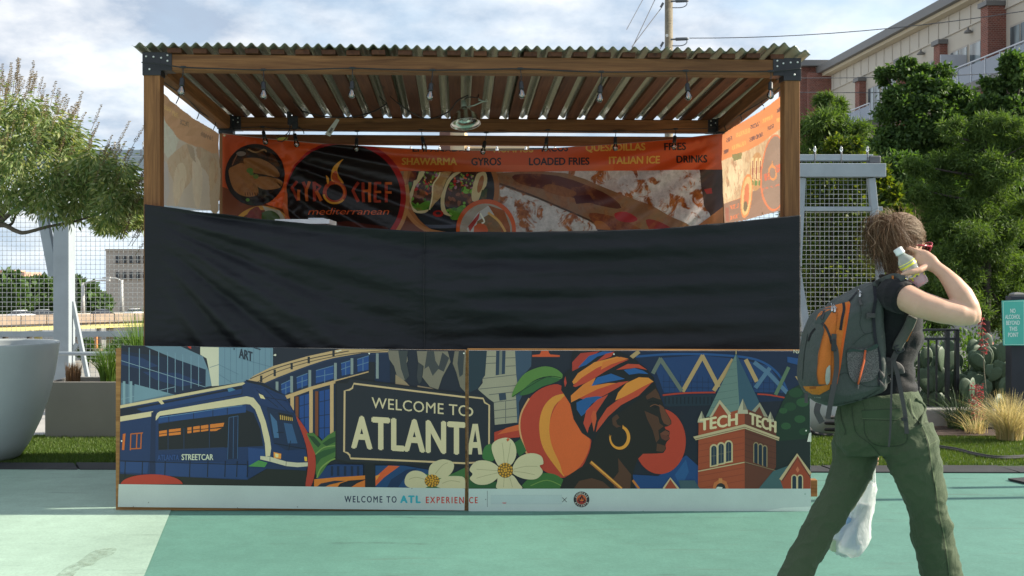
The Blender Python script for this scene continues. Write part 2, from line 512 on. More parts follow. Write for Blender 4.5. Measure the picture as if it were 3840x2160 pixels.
    def build(self, name, material, parent, fmap, step=None, dz=0.00004, clip=None, origin=None):
        """fmap(px, py) -> (point, normal towards the viewer). step: cut the shapes so that they can bend"""
        bm = bmesh.new(); cl = bm.loops.layers.float_color.new('Col')
        bv = [bm.verts.new((v[0], v[1], l * 1e-3)) for v, l in zip(self.v, self.lay)]
        for t, c in zip(self.t, self.c):
            try: f = bm.faces.new((bv[t[0]], bv[t[1]], bv[t[2]]))
            except ValueError: continue
            for lp in f.loops: lp[cl] = c
        def cut(co, no, clear=False):
            bmesh.ops.bisect_plane(bm, geom=bm.verts[:] + bm.edges[:] + bm.faces[:], dist=1e-4, plane_co=co, plane_no=no, clear_outer=clear)
        if clip:
            x0, y0, x1, y1 = clip
            for co, no in (((x0, 0, 0), (-1, 0, 0)), ((x1, 0, 0), (1, 0, 0)), ((0, y0, 0), (0, -1, 0)), ((0, y1, 0), (0, 1, 0))): cut(co, no, True)
        if step:
            xs = [v.co.x for v in bm.verts]; ys = [v.co.y for v in bm.verts]
            x = math.floor(min(xs) / step) * step + step
            while x < max(xs): cut((x, 0, 0), (1, 0, 0)); x += step
            y = math.floor(min(ys) / step) * step + step
            while y < max(ys): cut((0, y, 0), (0, 1, 0)); y += step
            d = math.floor((min(xs) + min(ys)) / step) * step + step
            while d < max(xs) + max(ys): cut((d, 0, 0), (1, 1, 0)); d += step
        nrm = []
        bm.verts.index_update()
        for v in bm.verts:
            q_ = fmap(v.co.x, v.co.y); p, n = q_[0], q_[1]
            v.co = p + (q_[2] if len(q_) > 2 else n) * (0.0004 + dz * round(v.co.z * 1e3)); nrm.append(n)
        bm.normal_update()
        flip = [f for f in bm.faces if f.normal.dot(nrm[f.verts[0].index]) < 0]
        bmesh.ops.reverse_faces(bm, faces=flip)
        me = bpy.data.meshes.new(name); bm.to_mesh(me); bm.free()
        o3 = Vector((0, 0, 0))
        if len(me.vertices):
            co = np.empty(len(me.vertices) * 3); me.vertices.foreach_get('co', co); co = co.reshape(-1, 3)
            cc = (co.min(0) + co.max(0)) / 2; o3 = Vector(cc.tolist())
            me.vertices.foreach_set('co', (co - cc).ravel())
        me.materials.append(material)
        if step:
            me.polygons.foreach_set('use_smooth', [True] * len(me.polygons))
            me.normals_split_custom_set_from_vertices([tuple(n) for n in nrm])
        me.update()
        o = bpy.data.objects.new(name, me)
        return put(o, parent, Matrix.Translation(o3))
# ================================================================ the setting
def sheet(name, pts, z, m, th=0.0):
    b = MB()
    if th:
        n = len(pts)
        b.add([(x, y, z) for x, y in pts] + [(x, y, z - th) for x, y in pts],
              [tuple(range(n)), tuple(range(2 * n - 1, n - 1, -1))] + [(i, n + i, n + (i + 1) % n, (i + 1) % n) for i in range(n)])
    else:
        b.add([(x, y, z) for x, y in pts], [tuple(range(len(pts)))])
    return struct(b.build(name, m))
def floor_paint(name, col, crack=True, wear=0.75):
    t = NT(name)
    big = t.noise(0.9, 6, 0.6); mid = t.noise(7, 5, 0.65); fine = t.noise(55, 6, 0.8)
    c = t.mix(1.0, col, t.ramp(big, [(0.3, 0.84), (0.7, 1.12)]), 'MULTIPLY')
    c = t.mix(1.0, c, t.ramp(mid, [(0.3, 0.92), (0.7, 1.08)]), 'MULTIPLY')
    c = t.mix(1.0, c, t.ramp(fine, [(0.3, 0.82), (0.7, 1.15)]), 'MULTIPLY')
    # hairline cracks that run along the slab joints, broken and uneven
    tcn = t.n('ShaderNodeTexCoord').outputs['Object']
    wob = t.noise(0.7, 4, 0.6, tcn, (0.5, 0.2, 1))
    sx = t.n('ShaderNodeSeparateXYZ', {0: tcn})
    y2 = t.n('ShaderNodeMath', {0: sx.outputs[1], 1: 1.55}, operation='MULTIPLY')
    yy = t.n('ShaderNodeMath', {0: y2.outputs[0], 1: wob}, operation='ADD')
    fr = t.n('ShaderNodeMath', {0: yy.outputs[0]}, operation='FRACT')
    d = t.n('ShaderNodeMath', {0: fr.outputs[0], 1: 0.5}, operation='SUBTRACT')
    ab = t.n('ShaderNodeMath', {0: d.outputs[0]}, operation='ABSOLUTE')
    ln = t.ramp(ab.outputs[0], [(0.006, 1.0), (0.040, 0.0)])
    brk = t.ramp(t.noise(2.2, 5, 0.75), [(0.50, 0.0), (0.66, 0.8)])
    cr = t.n('ShaderNodeMath', {0: ln, 1: brk}, operation='MULTIPLY')
    crs = t.n('ShaderNodeMath', {0: cr.outputs[0], 1: wear}, operation='MULTIPLY')
    c = t.mix(crs.outputs[0], c, (0.05, 0.08, 0.07))
    sc = t.ramp(t.noise(5, 6, 0.7, tcn, (0.25, 3.0, 1), 0.6), [(0.58, 0.0), (0.70, 0.40)])
    c = t.mix(sc, c, (0.09, 0.105, 0.085))
    t.set(base=c, rough=0.62, spec=0.35)
    t.bump(t.mix(0.5, fine, t.noise(60, 4, 0.7)), 0.5, 0.004)
    return t.m
M_conc = mat('concrete', (0.36, 0.35, 0.33), 0.85, 0.15, 1.5, 0.4, 40, fine=0.1)
M_asph = mat('asphalt', (0.11, 0.11, 0.11), 0.9, 0.2, 0.6, 0.5, 80, fine=0.15)
M_terr = mat('lot', (0.30, 0.29, 0.26), 0.95, 0.2, 0.05)
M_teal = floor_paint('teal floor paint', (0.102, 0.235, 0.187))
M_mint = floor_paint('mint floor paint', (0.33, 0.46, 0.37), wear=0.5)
sheet('terrain', [(-1200, -200), (1200, -200), (1200, 1500), (-1200, 1500)], -12.0, M_terr)
sheet('deck', [(-14, -8), (3.2, -8), (3.2, 13.2), (-14, 13.2)], -0.008, M_conc, 0.5)
sheet('pavement', [(3.2, -8), (60, -8), (60, 70), (3.2, 70)], -0.010, M_asph, 0.5)
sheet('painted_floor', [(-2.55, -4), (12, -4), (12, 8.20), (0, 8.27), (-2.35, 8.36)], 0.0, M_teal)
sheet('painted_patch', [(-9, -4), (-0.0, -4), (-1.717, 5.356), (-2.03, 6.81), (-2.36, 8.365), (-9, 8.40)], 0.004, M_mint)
# olive stain on the pale paint
st = [(U(x, y, ground_Y(y)).x, ground_Y(y)) for x, y in smooth_curve([(360, 2068), (432, 2060), (425, 2082), (378, 2100), (350, 2122), (300, 2138), (262, 2175), (205, 2175), (246, 2135), (292, 2112), (318, 2092)], 5, True)]
M_stain = NT('damp stain'); M_stain.set(base=M_stain.mix(M_stain.ramp(M_stain.noise(30, 4, 0.7), [(0.35, 0.0), (0.65, 1.0)]), (0.20, 0.24, 0.165), (0.26, 0.33, 0.25)), rough=0.6, alpha=M_stain.ramp(M_stain.noise(16, 6, 0.75), [(0.40, 0.0), (0.66, 0.6)]))
sheet('floor_stain', st, 0.007, M_stain.m)

# --- artificial turf and its rubber edging
M_turfb = mat('turf base', (0.045, 0.085, 0.015), 0.9, 0.25, 4, 0.3, 120)
M_blade = leaf_mat('turf blades', [(0.045, 0.095, 0.016), (0.08, 0.14, 0.022), (0.12, 0.165, 0.04), (0.06, 0.11, 0.02)], 0.5, 0.3)
M_rub = mat('black rubber', (0.028, 0.028, 0.030), 0.75, 0.25, 8, 0.3, 60)
sheet('turf_bed', [(-5.5, 8.55), (-2.0, 8.52), (-2.0, 10.15), (-5.5, 10.15)], 0.012, M_turfb, 0.02)
sheet('turf_strip', [(1.8, 8.45), (8, 8.38), (8, 10.05), (1.8, 10.25)], 0.012, M_turfb, 0.02)
def blades(name, label, x0, x1, y0, y1, n, skip=None):
    rng = np.random.default_rng(3 + n)
    x = rng.uniform(x0, x1, n); y = rng.uniform(y0, y1, n); a = rng.uniform(0, 2 * pi, n)
    h = rng.uniform(0.012, 0.034, n); w = 0.0035; ln = rng.uniform(0, 0.016, n); b = rng.uniform(0, 2 * pi, n)
    z = np.full(n, 0.010)
    A = np.stack([x - w * np.cos(a), y - w * np.sin(a), z], 1); B = np.stack([x + w * np.cos(a), y + w * np.sin(a), z], 1)
    C = np.stack([x + ln * np.cos(b), y + ln * np.sin(b), z + h], 1)
    vs = np.stack([A, B, C], 1).reshape(-1, 3)
    me = bpy.data.meshes.new(name)
    me.from_pydata(vs.tolist(), [], np.arange(3 * n).reshape(-1, 3).tolist()); me.materials.append(M_blade)
    o = bpy.data.objects.new(name, me); put(o, None, Matrix.Identity(4))
    tag(o, label, 'turf'); return stuff(o)
blades('turf_blades', 'short green artificial grass in front of the grey box planter', -4.2, -2.15, 8.56, 10.1, 38000)
blades('turf_blades', 'short sunlit artificial grass before the cactus bed', 2.2, 5.0, 8.47, 10.0, 52000)
def edging(name, label, p0, p1, n):
    t = thing(name, label, 'edging', ((p0[0] + p1[0]) / 2, (p0[1] + p1[1]) / 2, 0))
    p0, p1 = Vector((p0[0], p0[1], 0)), Vector((p1[0], p1[1], 0)); d = (p1 - p0) / n; w = Vector((0, 0.155, 0)); sk = Vector((0.09, 0, 0))
    for i in range(n):
        a, b = p0 + d * i + d * 0.012, p0 + d * (i + 1) - d * 0.012
        z1 = 0.016 + 0.003 * (i % 3); z0 = 0.010
        m = MB()
        q = [a, b, b + w - sk, a + w - sk]
        m.add([(v.x, v.y, 0.0) for v in q] + [(q[0].x, q[0].y, z0), (q[1].x, q[1].y, z0), (q[2].x, q[2].y, z1 + .012), (q[3].x, q[3].y, z1 + .012)],
              [(3, 2, 1, 0), (4, 5, 6, 7), (0, 1, 5, 4), (1, 2, 6, 5), (2, 3, 7, 6), (3, 0, 4, 7)])
        m.build('edging_strip', M_rub, t, bevel=0.002)
edging('rubber_edging', 'black ramped rubber edging along the left turf', (-4.6, 8.37), (-1.7, 8.31), 4)
edging('rubber_edging', 'black ramped rubber edging along the right turf', (1.7, 8.24), (6.2, 8.16), 7)
# ================================================================ the food stall
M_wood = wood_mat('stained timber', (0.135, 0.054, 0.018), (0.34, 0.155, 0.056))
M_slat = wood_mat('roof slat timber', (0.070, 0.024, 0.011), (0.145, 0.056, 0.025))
M_steel = mat('black powder coat', (0.012, 0.013, 0.016), 0.45, 0.2, 20, 0.1, 200)
M_bolt = mat('zinc bolt', (0.72, 0.72, 0.70), 0.35, 0.05, 30, metal=0.6)
M_cable = mat('black cable', (0.012, 0.012, 0.013), 0.5, 0.1, 30)
PW = 0.099
FL, FR = Vector((-2.243, 6.98, 0)), Vector((1.801, 7.17, 0))       # outer front corners
BL, BR = Vector((-2.303, 9.02, 0)), Vector((1.741, 9.21, 0))       # outer corners of the back posts (front faces)
ex = (FR - FL).normalized(); ey = Vector((-ex.y, ex.x, 0))
ZT = 2.760; ZB = 2.668                                              # top of front beam / back beam
stall = thing('food_stall', 'open wooden food stall with corrugated roof and black steel corner brackets', 'food stall', ((FL.x + BR.x) / 2, 8.0, 0))
def post(c, z1):
    beam_obj('post', c + Vector((0, 0, 0)), c + Vector((0, 0, z1)), PW, PW, M_wood, stall, up=ey)
h = PW / 2
cFL, cFR = FL + ex * h + ey * h, FR - ex * h + ey * h
cBL, cBR = BL + ex * h + ey * h, BR - ex * h + ey * h
post(cFL, ZT - PW); post(cFR, ZT - PW); post(cBL, ZB - PW); post(cBR, ZB - PW)
zt = Vector((0, 0, ZT - h)); zb = Vector((0, 0, ZB - h))
beam_obj('beam', cFL - ex * h + zt, cFR + ex * h + zt, PW, PW, M_wood, stall)
beam_obj('beam', cBL - ex * h + zb, cBR + ex * h + zb, PW, PW, M_wood, stall)
beam_obj('beam', cFL + ey * h + zt - Vector((0, 0, .002)), cBL - ey * h + zb - Vector((0, 0, .002)), PW - .004, PW, M_wood, stall)
beam_obj('beam', cFR + ey * h + zt - Vector((0, 0, .002)), cBR - ey * h + zb - Vector((0, 0, .002)), PW - .004, PW, M_wood, stall)
rz = Vector((0, 0, 2.497))
beam_obj('rail', cBL + ex * h + rz + ey * 0.0, cBR - ex * h + rz, 0.05, 0.078, M_wood, stall)
# counter behind the cloth
beam_obj('counter_top', cFL + ex * 0.1 + ey * .30 + Vector((0, 0, 1.62)), cFR - ex * .1 + ey * .30 + Vector((0, 0, 1.62)), 0.42, 0.035, M_wood, stall)
for tt in (0.02, 0.34, 0.66, 0.98):
    q = cFL.lerp(cFR, tt) + ey * .30
    beam_obj('counter_leg', q, q + Vector((0, 0, 1.60)), 0.07, 0.07, M_wood, stall, up=ey)
def bracket(c, z, sx, front=True):
    """steel sleeve at a corner: post part, beam part, side part"""
    s = 1 if front else 1
    m = MB(); R_ = Matrix((ex, ey, Vector((0, 0, 1)))).transposed()
    e = 0.006
    L1 = 0.072 if front else 0.07
    pz = z - PW - 0.030
    m.box(c + Vector((0, 0, z - PW / 2)), (PW + 2 * e, PW + 2 * e, PW + 2 * e), R_)                    # cube
    m.box(c + Vector((0, 0, z - PW - 0.018)), (PW + 2 * e, PW + 2 * e, 0.036), R_)
    m.box(c + ex * sx * (h + L1 / 2) + Vector((0, 0, z - PW / 2)), (L1, PW + 2 * e, PW + 2 * e), R_)
    m.box(c + ey * (1 if front else -1) * (h + 0.03) + Vector((0, 0, z - PW / 2)), (PW + 2 * e, 0.06, PW + 2 * e), R_)
    b = m.build('bracket', M_steel, stall, weld=False, bevel=0.002)
    fp = c - ey * (h + e)
    for (dx_, dz_) in ((-.032, -.020), (.012, -.022), (.058, -.028), (.096, -.012), (.096, -.046), (-.012, -.098)):
        k = MB(); k.lathe([(0.0065, 0), (0.0065, 0.002), (0.0035, 0.0045), (0, 0.005)], fp + ex * sx * dx_ + Vector((0, 0, z + dz_)), 10,
                          Matrix((ex, Vector((0, 0, 1)), -ey)).transposed())
        k.build('bolt', M_bolt, b, smooth=True)
bracket(cFL, ZT + .004, 1); bracket(cFR, ZT + .004, -1); bracket(cBL, ZB + .004, 1, False); bracket(cBR, ZB + .004, -1, False)
# roof slats (front to back) and the corrugated sheet on them
W_ = (FR - FL).length; D_ = (BL - FL).length + PW
slope = atan2(ZT - ZB, D_ - PW)
def roof_pt(u, v, w):
    """u along the front, v front to back, w above the beam tops"""
    return FL + ex * u + ey * v + Vector((0, 0, ZT - (ZT - ZB) * v / (D_ - PW) + w))
smesh = None
for i in range(25):
    u = 0.193 + 0.1545 * i
    p0, p1 = roof_pt(u + random.uniform(-.006, .006), -0.018 + random.uniform(-.012, .008), 0.0175), roof_pt(u, D_ + .02, 0.0175)
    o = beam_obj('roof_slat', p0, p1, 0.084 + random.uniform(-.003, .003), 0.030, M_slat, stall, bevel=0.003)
tS = NT('corrugated plastic')
gl = tS.n('ShaderNodeBsdfGlossy', {0: (0.85, 0.86, 0.80, 1), 'Roughness': 0.14})
trn = tS.n('ShaderNodeBsdfTranslucent', {0: (0.50, 0.50, 0.42, 1)})
dif = tS.n('ShaderNodeBsdfDiffuse', {0: (0.36, 0.37, 0.29, 1)})
trp = tS.n('ShaderNodeBsdfTransparent', {0: (0.62, 0.66, 0.56, 1)})
m1 = tS.n('ShaderNodeMixShader', {0: 0.45}); tS.link(dif.outputs[0], m1.inputs[1]); tS.link(trn.outputs[0], m1.inputs[2])
m2 = tS.n('ShaderNodeMixShader', {0: 0.12}); tS.link(m1.outputs[0], m2.inputs[1]); tS.link(trp.outputs[0], m2.inputs[2])
fre = tS.n('ShaderNodeFresnel', {0: 1.75})
stk = tS.noise(40, 5, 0.6, stretch=(1.5, 0.06, 1), dist=0.8)
bmp = tS.n('ShaderNodeBump', {'Height': stk, 'Strength': 0.5, 'Distance': 0.01})
tS.link(bmp.outputs[0], gl.inputs['Normal']); tS.link(bmp.outputs[0], fre.inputs['Normal'])
m3 = tS.n('ShaderNodeMixShader'); tS.link(fre.outputs[0], m3.inputs[0]); tS.link(m2.outputs[0], m3.inputs[1]); tS.link(gl.outputs[0], m3.inputs[2])
tS.link(m3.outputs[0], tS.out.inputs[0])
def roof_sheet(u0, u1, lift, v0=-0.055):
    P = []; n = int((u1 - u0) / 0.0668 * 10)
    for v in (v0, -0.01, 0.35, 0.8, 1.3, 1.8, D_ + .06):
        row = []
        for i in range(n + 1):
            u = u0 + (u1 - u0) * i / n
            w = 0.032 + 0.013 + 0.0125 * cos(2 * pi * (u - 0.193) / 0.0668) + lift(u, v) + 0.0025 * mnoise.noise((u * 3, v * 2, 4))
            row.append(roof_pt(u, v, w))
        P.append(row)
    m = MB(); m.grid(P)
    o = m.build('roof_sheet', tS.m, stall, smooth=True)
    md = o.modifiers.new('thick', 'SOLIDIFY'); md.thickness = 0.0012
    return o
roof_sheet(-0.055, 2.36, lambda u, v: 0.004 * sin(u * 2))
roof_sheet(2.30, W_ + 0.05, lambda u, v: 0.003 + 0.035 * sstep(W_ - .32, W_ - .14, u) * sstep(.9, 0, v) - 0.05 * sstep(W_ - .12, W_ + .05, u))
roof_sheet(1.05, 1.55, lambda u, v: 0.0035 + 0.004 * sin(u * 2), -0.045)

# ---------------------------------------------------------------- string lights
tG = NT('bulb glass')
gg = tG.n('ShaderNodeBsdfGlossy', {0: (0.9, 0.9, 0.9, 1), 'Roughness': 0.03}); gt = tG.n('ShaderNodeBsdfTransparent', {0: (0.95, 0.95, 0.93, 1)})
lw = tG.n('ShaderNodeLayerWeight', {0: 0.62}); gm = tG.n('ShaderNodeMixShader'); tG.link(lw.outputs['Fresnel'], gm.inputs[0])
tG.link(gt.outputs[0], gm.inputs[1]); tG.link(gg.outputs[0], gm.inputs[2]); tG.link(gm.outputs[0], tG.out.inputs[0])
M_glass = tG.m
M_fil = mat('filament', (0.75, 0.30, 0.06), 0.4, 0.05)
M_sock = mat('rubber socket', (0.016, 0.017, 0.019), 0.5, 0.15, 40)
def hang_bulb(parent, top, tilt=(0, 0), lead=0.06, sc=1.0, fil=True):
    top = Vector(top); ax = Vector((tilt[0], tilt[1], -1)).normalized()
    M_ = ax.to_track_quat('Z', 'Y').to_matrix()
    q = top + ax * lead
    s_ = MB()
    s_.tube([top + Vector((0, 0, .004)), top + ax * lead * .5 + Vector((.003, 0, 0)), q + ax * .005], 0.0028 * sc, 6)
    s_.tube([top - Vector((.022, 0, 0)), top - Vector((.01, 0, -.001)), top + Vector((.01, 0, .001)), top + Vector((.022, 0, 0))], [.004, .008, .008, .004], 8)
    s_.lathe([(0.005, 0), (0.012, .006), (0.0145, .012), (0.0145, .04), (0.016, .042), (0.016, .052), (0.013, .054)], q, 14, M_ @ Matrix.Scale(sc, 3))
    so = s_.build('socket', M_sock, parent, smooth=True)
    b = MB()
    b.lathe([(0.010, 0), (0.0125, .006), (0.018, .018), (0.0225, .033), (0.0225, .040), (0.019, .051), (0.011, .058), (0, .061)], q + ax * .052 * sc, 18, M_ @ Matrix.Scale(sc, 3))
    bo = b.build('bulb', M_glass, so, smooth=True)
    if fil:
        f = MB(); e0 = q + ax * .060 * sc
        sd_ = ax.orthogonal().normalized()
        f.tube([e0, e0 + ax * .012 + sd_ * .003, e0 + ax * .034 * sc + sd_ * .003], 0.0016, 5)
        f.tube([e0, e0 + ax * .012 - sd_ * .003, e0 + ax * .034 * sc - sd_ * .003], 0.0016, 5)
        f.build('filament', M_fil, bo)
def cable(parent, pts, r=0.003, name='cable', m=None, n=6):
    k = MB(); k.tube(smooth_curve([tuple(p) for p in pts], 5), r, n)
    return k.build(name, m or M_cable, parent, smooth=True)
def fY(px):                                     # distance of the stall front at a pixel column
    t = (px - 538) / (3000 - 538.); return 6.98 + t * 0.19
fs = thing('string_light', 'string of eight clear bulbs along the front beam of the stall', 'string lights', U(1760, 262, 6.9))
bulbs = [(686, 252, 290), (987, 262, 305), (1321, 256, 303), (1622, 263, 311), (1951, 258, 304), (2255, 270, 318), (2572, 266, 312), (2890, 268, 306)]
cp = [U(531, 234, 6.93), U(600, 240, 6.93)]
for i, (x, y0, ys) in enumerate(bulbs):
    yy = fY(x) - .025
    cp.append(U(x, y0, yy))
    if i < 7: x2 = bulbs[i + 1][0]; cp.append(U((x + x2) / 2, (y0 + bulbs[i + 1][1]) / 2 + 1, fY((x + x2) / 2) - .025))
    hang_bulb(fs, U(x, y0, yy), (random.uniform(-.12, .12), random.uniform(-.08, .05)), (ys - y0) / 615.)
cp += [U(2960, 262, 7.13), U(3003, 257, 7.13)]
cable(fs, cp, 0.0042)
bs = thing('string_light', 'sagging string of small clear bulbs along the back of the stall', 'string lights', U(1760, 475, 8.9))
bb = [(984, 476, 490), (1102, 482, 500), (1339, 492, 516), (1578, 488, 511), (1824, 497, 528), (2055, 488, 515), (2308, 492, 512), (2534, 484, 508)]
cp = [U(858, 480, 8.93), U(920, 478, 8.93)]
for i, (x, y0, ys) in enumerate(bb):
    cp.append(U(x, y0, 8.93))
    if i < 7: x2 = bb[i + 1][0]; cp.append(U((x + x2) / 2, (y0 + bb[i + 1][1]) / 2 + 3, 8.93))
    hang_bulb(bs, U(x, y0, 8.93), (random.uniform(-.25, .25), random.uniform(-.1, .1)), (ys - y0) / 480., fil=False)
cp += [U(2640, 482, 9.0), U(2710, 470, 9.1)]
cable(bs, cp, 0.0032)
# side runs: cable with the ties that hold the side banners
def side_run(label, pts, ties, inner):
    t = thing('string_cable', label, 'cable', pts[len(pts) // 2])
    cable(t, pts, 0.0042)
    for a, b in ties:
        cable(t, [a, (a + b) / 2 + Vector((.012 * inner, 0, .01)), b], 0.0032, 'tie')
def onL(px, py): return on_plane(px, py, FL + ex * .06, ex)
def onR(px, py): return on_plane(px, py, FR - ex * .06, ex)
side_run('black cable with ties above the left side banner', [onL(598, 300), onL(640, 326), onL(700, 368), onL(745, 415), onL(790, 445), onL(822, 466)],
         [(onL(668, 352), onL(660, 388)), (onL(742, 413), onL(738, 447)), (onL(804, 455), onL(800, 486))], 1)
side_run('black cable with ties above the right side banner', [onR(2936, 316), onR(2900, 350), onR(2857, 382), onR(2785, 424), onR(2745, 452), onR(2718, 468)],
         [(onR(2857, 380), onR(2864, 398)), (onR(2785, 424), onR(2783, 452)), (onR(2722, 466), onR(2724, 492))], -1)
# ================================================================ the two printed boards in front
M_ply = wood_mat('plywood edge', (0.22, 0.095, 0.028), (0.42, 0.22, 0.075))
M_print = print_mat('board print', 0.42, grain=0.05)
YB = 6.87
PG = (1.16, 1.08, 0.92)
def board_map(px, py): return U(px, py, YB), Vector((0, -1, 0))
CREAM, NAVY, INK = (206, 186, 150), (30, 34, 50), (24, 26, 32)
RED, ORG, YEL = (172, 58, 42), (206, 92, 40), (218, 150, 58)
BLU, LBLU, DBLU = (36, 72, 128), (98, 130, 158), (26, 44, 84)
GRN, DGRN = (88, 128, 62), (42, 84, 50)

def mural_left():
    A = Art((430, 1280, 1330 / 2576.0), PG)
    A.poly([(48, 30), (2550, 65), (2540, 1225), (30, 1200)], (32, 36, 52))
    # glass building
    A.poly([(48, 70), (480, 130), (662, 205), (662, 338), (440, 388), (45, 470)], (28, 40, 68))
    A.poly([(48, 300), (45, 470), (440, 388)], (96, 124, 146))
    A.poly([(220, 35), (480, 37), (640, 108), (690, 230), (708, 322), (660, 332), (662, 205), (440, 128)], (104, 132, 156))
    A.poly([(48, 90), (200, 120), (320, 180), (180, 200), (48, 170)], (36, 56, 98))
    A.poly([(200, 220), (460, 230), (640, 300), (480, 330), (300, 280)], (32, 52, 96))
    A.lines([(x, 45 + k * 8, x, 440 - k * 14) for k, x in enumerate((105, 180, 255, 320, 385, 440, 495, 555, 610))], 5, (118, 150, 176))
    A.lines([(48, 140, 660, 332), (48, 420, 440, 330)], 4, (130, 158, 180))
    for x in (60, 110): A.rect(x, 290, x + 18, 462, (128, 158, 176))
    A.poly([(145, 310), (410, 380), (140, 440)], (110, 142, 164))
    A.poly([(528, 37), (556, 37), (556, 56), (540, 48)], (190, 62, 48))
    # pale tower and blue block with lettering
    A.poly([(622, 40), (757, 43), (757, 322), (706, 326), (690, 232), (668, 124), (622, 96)], (206, 204, 188))
    A.poly([(757, 43), (1150, 48), (1150, 215), (965, 292), (757, 322)], (112, 142, 166))
    A.lines([(x, 44, x, 320 - (x - 757) * .25) for x in range(800, 1150, 42)], 3, (84, 112, 138))
    A.lines([(690, 190, 757, 168), (757, 168, 900, 240), (757, 240, 860, 305), (900, 120, 1150, 190)], 3, (84, 112, 138))
    A.text('ART', 905, 1000, 118, 72, (38, 48, 66), 0.30, 0.03)
    A.lines([(868, 48, 868, 62), (1010, 45, 1060, 60)], 8, (38, 48, 66))
    # curved stadium front
    A.poly([(1060, 318), (1180, 260), (1420, 168), (1640, 105), (1850, 78), (2000, 70), (2000, 300), (1610, 300), (1608, 720), (1400, 665), (1320, 540), (1250, 410)], (26, 40, 72))
    A.poly([(958, 290), (1010, 250), (1150, 180), (1400, 108), (1640, 56), (1990, 60), (1990, 78), (1800, 84), (1640, 112), (1420, 172), (1180, 262), (1075, 318)], (196, 164, 124))
    A.line([(985, 272), (1170, 196), (1420, 126), (1700, 70)], 7, (70, 62, 60), 6)
    A.line([(1030, 300), (1170, 226), (1420, 148), (1700, 92), (1985, 66)], 6, (92, 80, 70), 6)
    A.line([(1060, 322), (1180, 270), (1420, 178), (1640, 118), (1990, 84)], 12, (38, 52, 84), 6)
    A.lines([(x, y, x, y + 48) for x, y in ((1065, 248), (1163, 205), (1286, 156), (1410, 112), (1590, 60))], 17, (40, 42, 50))
    for q in ([(1210, 312), (1278, 280), (1278, 365), (1214, 392)], [(1322, 262), (1402, 232), (1402, 318), (1326, 346)], [(1462, 212), (1590, 176), (1590, 270), (1462, 306)],
              [(1645, 160), (1712, 140), (1712, 236), (1650, 250)], [(1762, 130), (1846, 104), (1846, 206), (1765, 222)]):
        A.poly(q, (34, 72, 140))
        x0, x1 = q[0][0], q[1][0]; ym = (q[0][1] + q[3][1]) / 2
        A.lines([(x0, ym, x1, ym - 26), ((x0 + x1) / 2, q[0][1] - 5, (x0 + x1) / 2, q[3][1] - 5), (q[0][0], q[0][1], q[1][0], q[1][1])], 5, (92, 124, 160))
    A.lines([(1180, 292, 1180, 370), (1286, 252, 1286, 372), (1418, 208, 1418, 340), (1604, 156, 1604, 290), (1724, 122, 1724, 240), (1908, 86, 1908, 270)], 20, (132, 144, 150))
    A.poly([(1215, 402), (1420, 330), (1845, 216), (1845, 252), (1620, 300), (1440, 350), (1236, 424)], (198, 164, 122))
    A.poly([(1344, 398), (1412, 380), (1412, 660), (1380, 650), (1344, 560)], (32, 70, 140)); A.poly([(1488, 362), (1562, 346), (1562, 690), (1510, 716), (1488, 690)], (32, 70, 140))
    A.lines([(1378, 392, 1378, 650), (1525, 356, 1525, 700), (1344, 470, 1412, 452), (1344, 560, 1412, 548), (1488, 440, 1562, 424), (1488, 540, 1562, 530), (1488, 630, 1562, 626)], 5, (20, 36, 70))
    A.lines([(1325, 400, 1325, 560), (1468, 362, 1468, 690)], 22, (122, 66, 38))
    A.lines([(1290, 385, 1290, 500), (1427, 345, 1427, 668), (1578, 300, 1578, 670)], 26, (200, 166, 124))
    A.poly([(1605, 290), (1845, 225), (1845, 150), (1890, 150), (1890, 300), (1610, 330)], (30, 32, 42))
    # statue legs
    A.poly([(1985, 65), (2120, 68), (2130, 140), (2100, 200), (2130, 260), (2100, 285), (2050, 250), (2030, 180), (1995, 130)], (124, 116, 106))
    A.poly([(2060, 66), (2130, 68), (2120, 150), (2140, 250), (2110, 285), (2080, 200)], (62, 66, 70))
    A.poly([(2195, 70), (2420, 72), (2440, 150), (2380, 260), (2350, 350), (2290, 330), (2235, 260), (2245, 180), (2205, 150)], (128, 120, 108))
    A.poly([(2270, 72), (2320, 72), (2330, 140), (2360, 190), (2310, 250), (2280, 180), (2250, 200)], (66, 68, 72)); A.poly([(2380, 80), (2430, 120), (2390, 220), (2350, 200)], (60, 62, 68))
    A.poly([(2205, 150), (2240, 180), (2230, 290), (2210, 310), (2195, 260)], (58, 60, 66))
    A.poly([(2470, 70), (2548, 72), (2546, 370), (2510, 330), (2480, 220), (2455, 160)], (120, 112, 100)); A.poly([(2500, 72), (2540, 72), (2530, 240), (2505, 260), (2490, 160)], (58, 62, 68))
    A.poly([(2040, 240), (2110, 290), (2150, 330), (2040, 310)], (150, 130, 106)); A.poly([(2200, 320), (2290, 335), (2380, 370), (2200, 345)], (150, 130, 106))
    # streetcar
    A.poly([(42, 955), (980, 1000), (1110, 925), (1395, 930), (1395, 1052), (38, 1038)], (34, 36, 34))
    A.poly([(42, 470), (930, 300), (960, 280), (1080, 300), (1235, 385), (1310, 520), (1380, 720), (1408, 890), (1390, 938), (1110, 920), (962, 1006), (42, 962)], (28, 50, 96))
    A.poly([(955, 278), (1080, 302), (1240, 392), (1180, 372), (1060, 318), (960, 296)], (22, 28, 44))
    A.poly([(42, 490), (300, 450), (800, 352), (928, 322), (928, 385), (300, 490), (42, 548)], (24, 30, 50))
    A.poly([(160, 490), (800, 366), (925, 345), (922, 380), (560, 445), (200, 508)], (30, 58, 112)); A.poly([(820, 345), (850, 335), (880, 352), (830, 368)], (70, 120, 160))
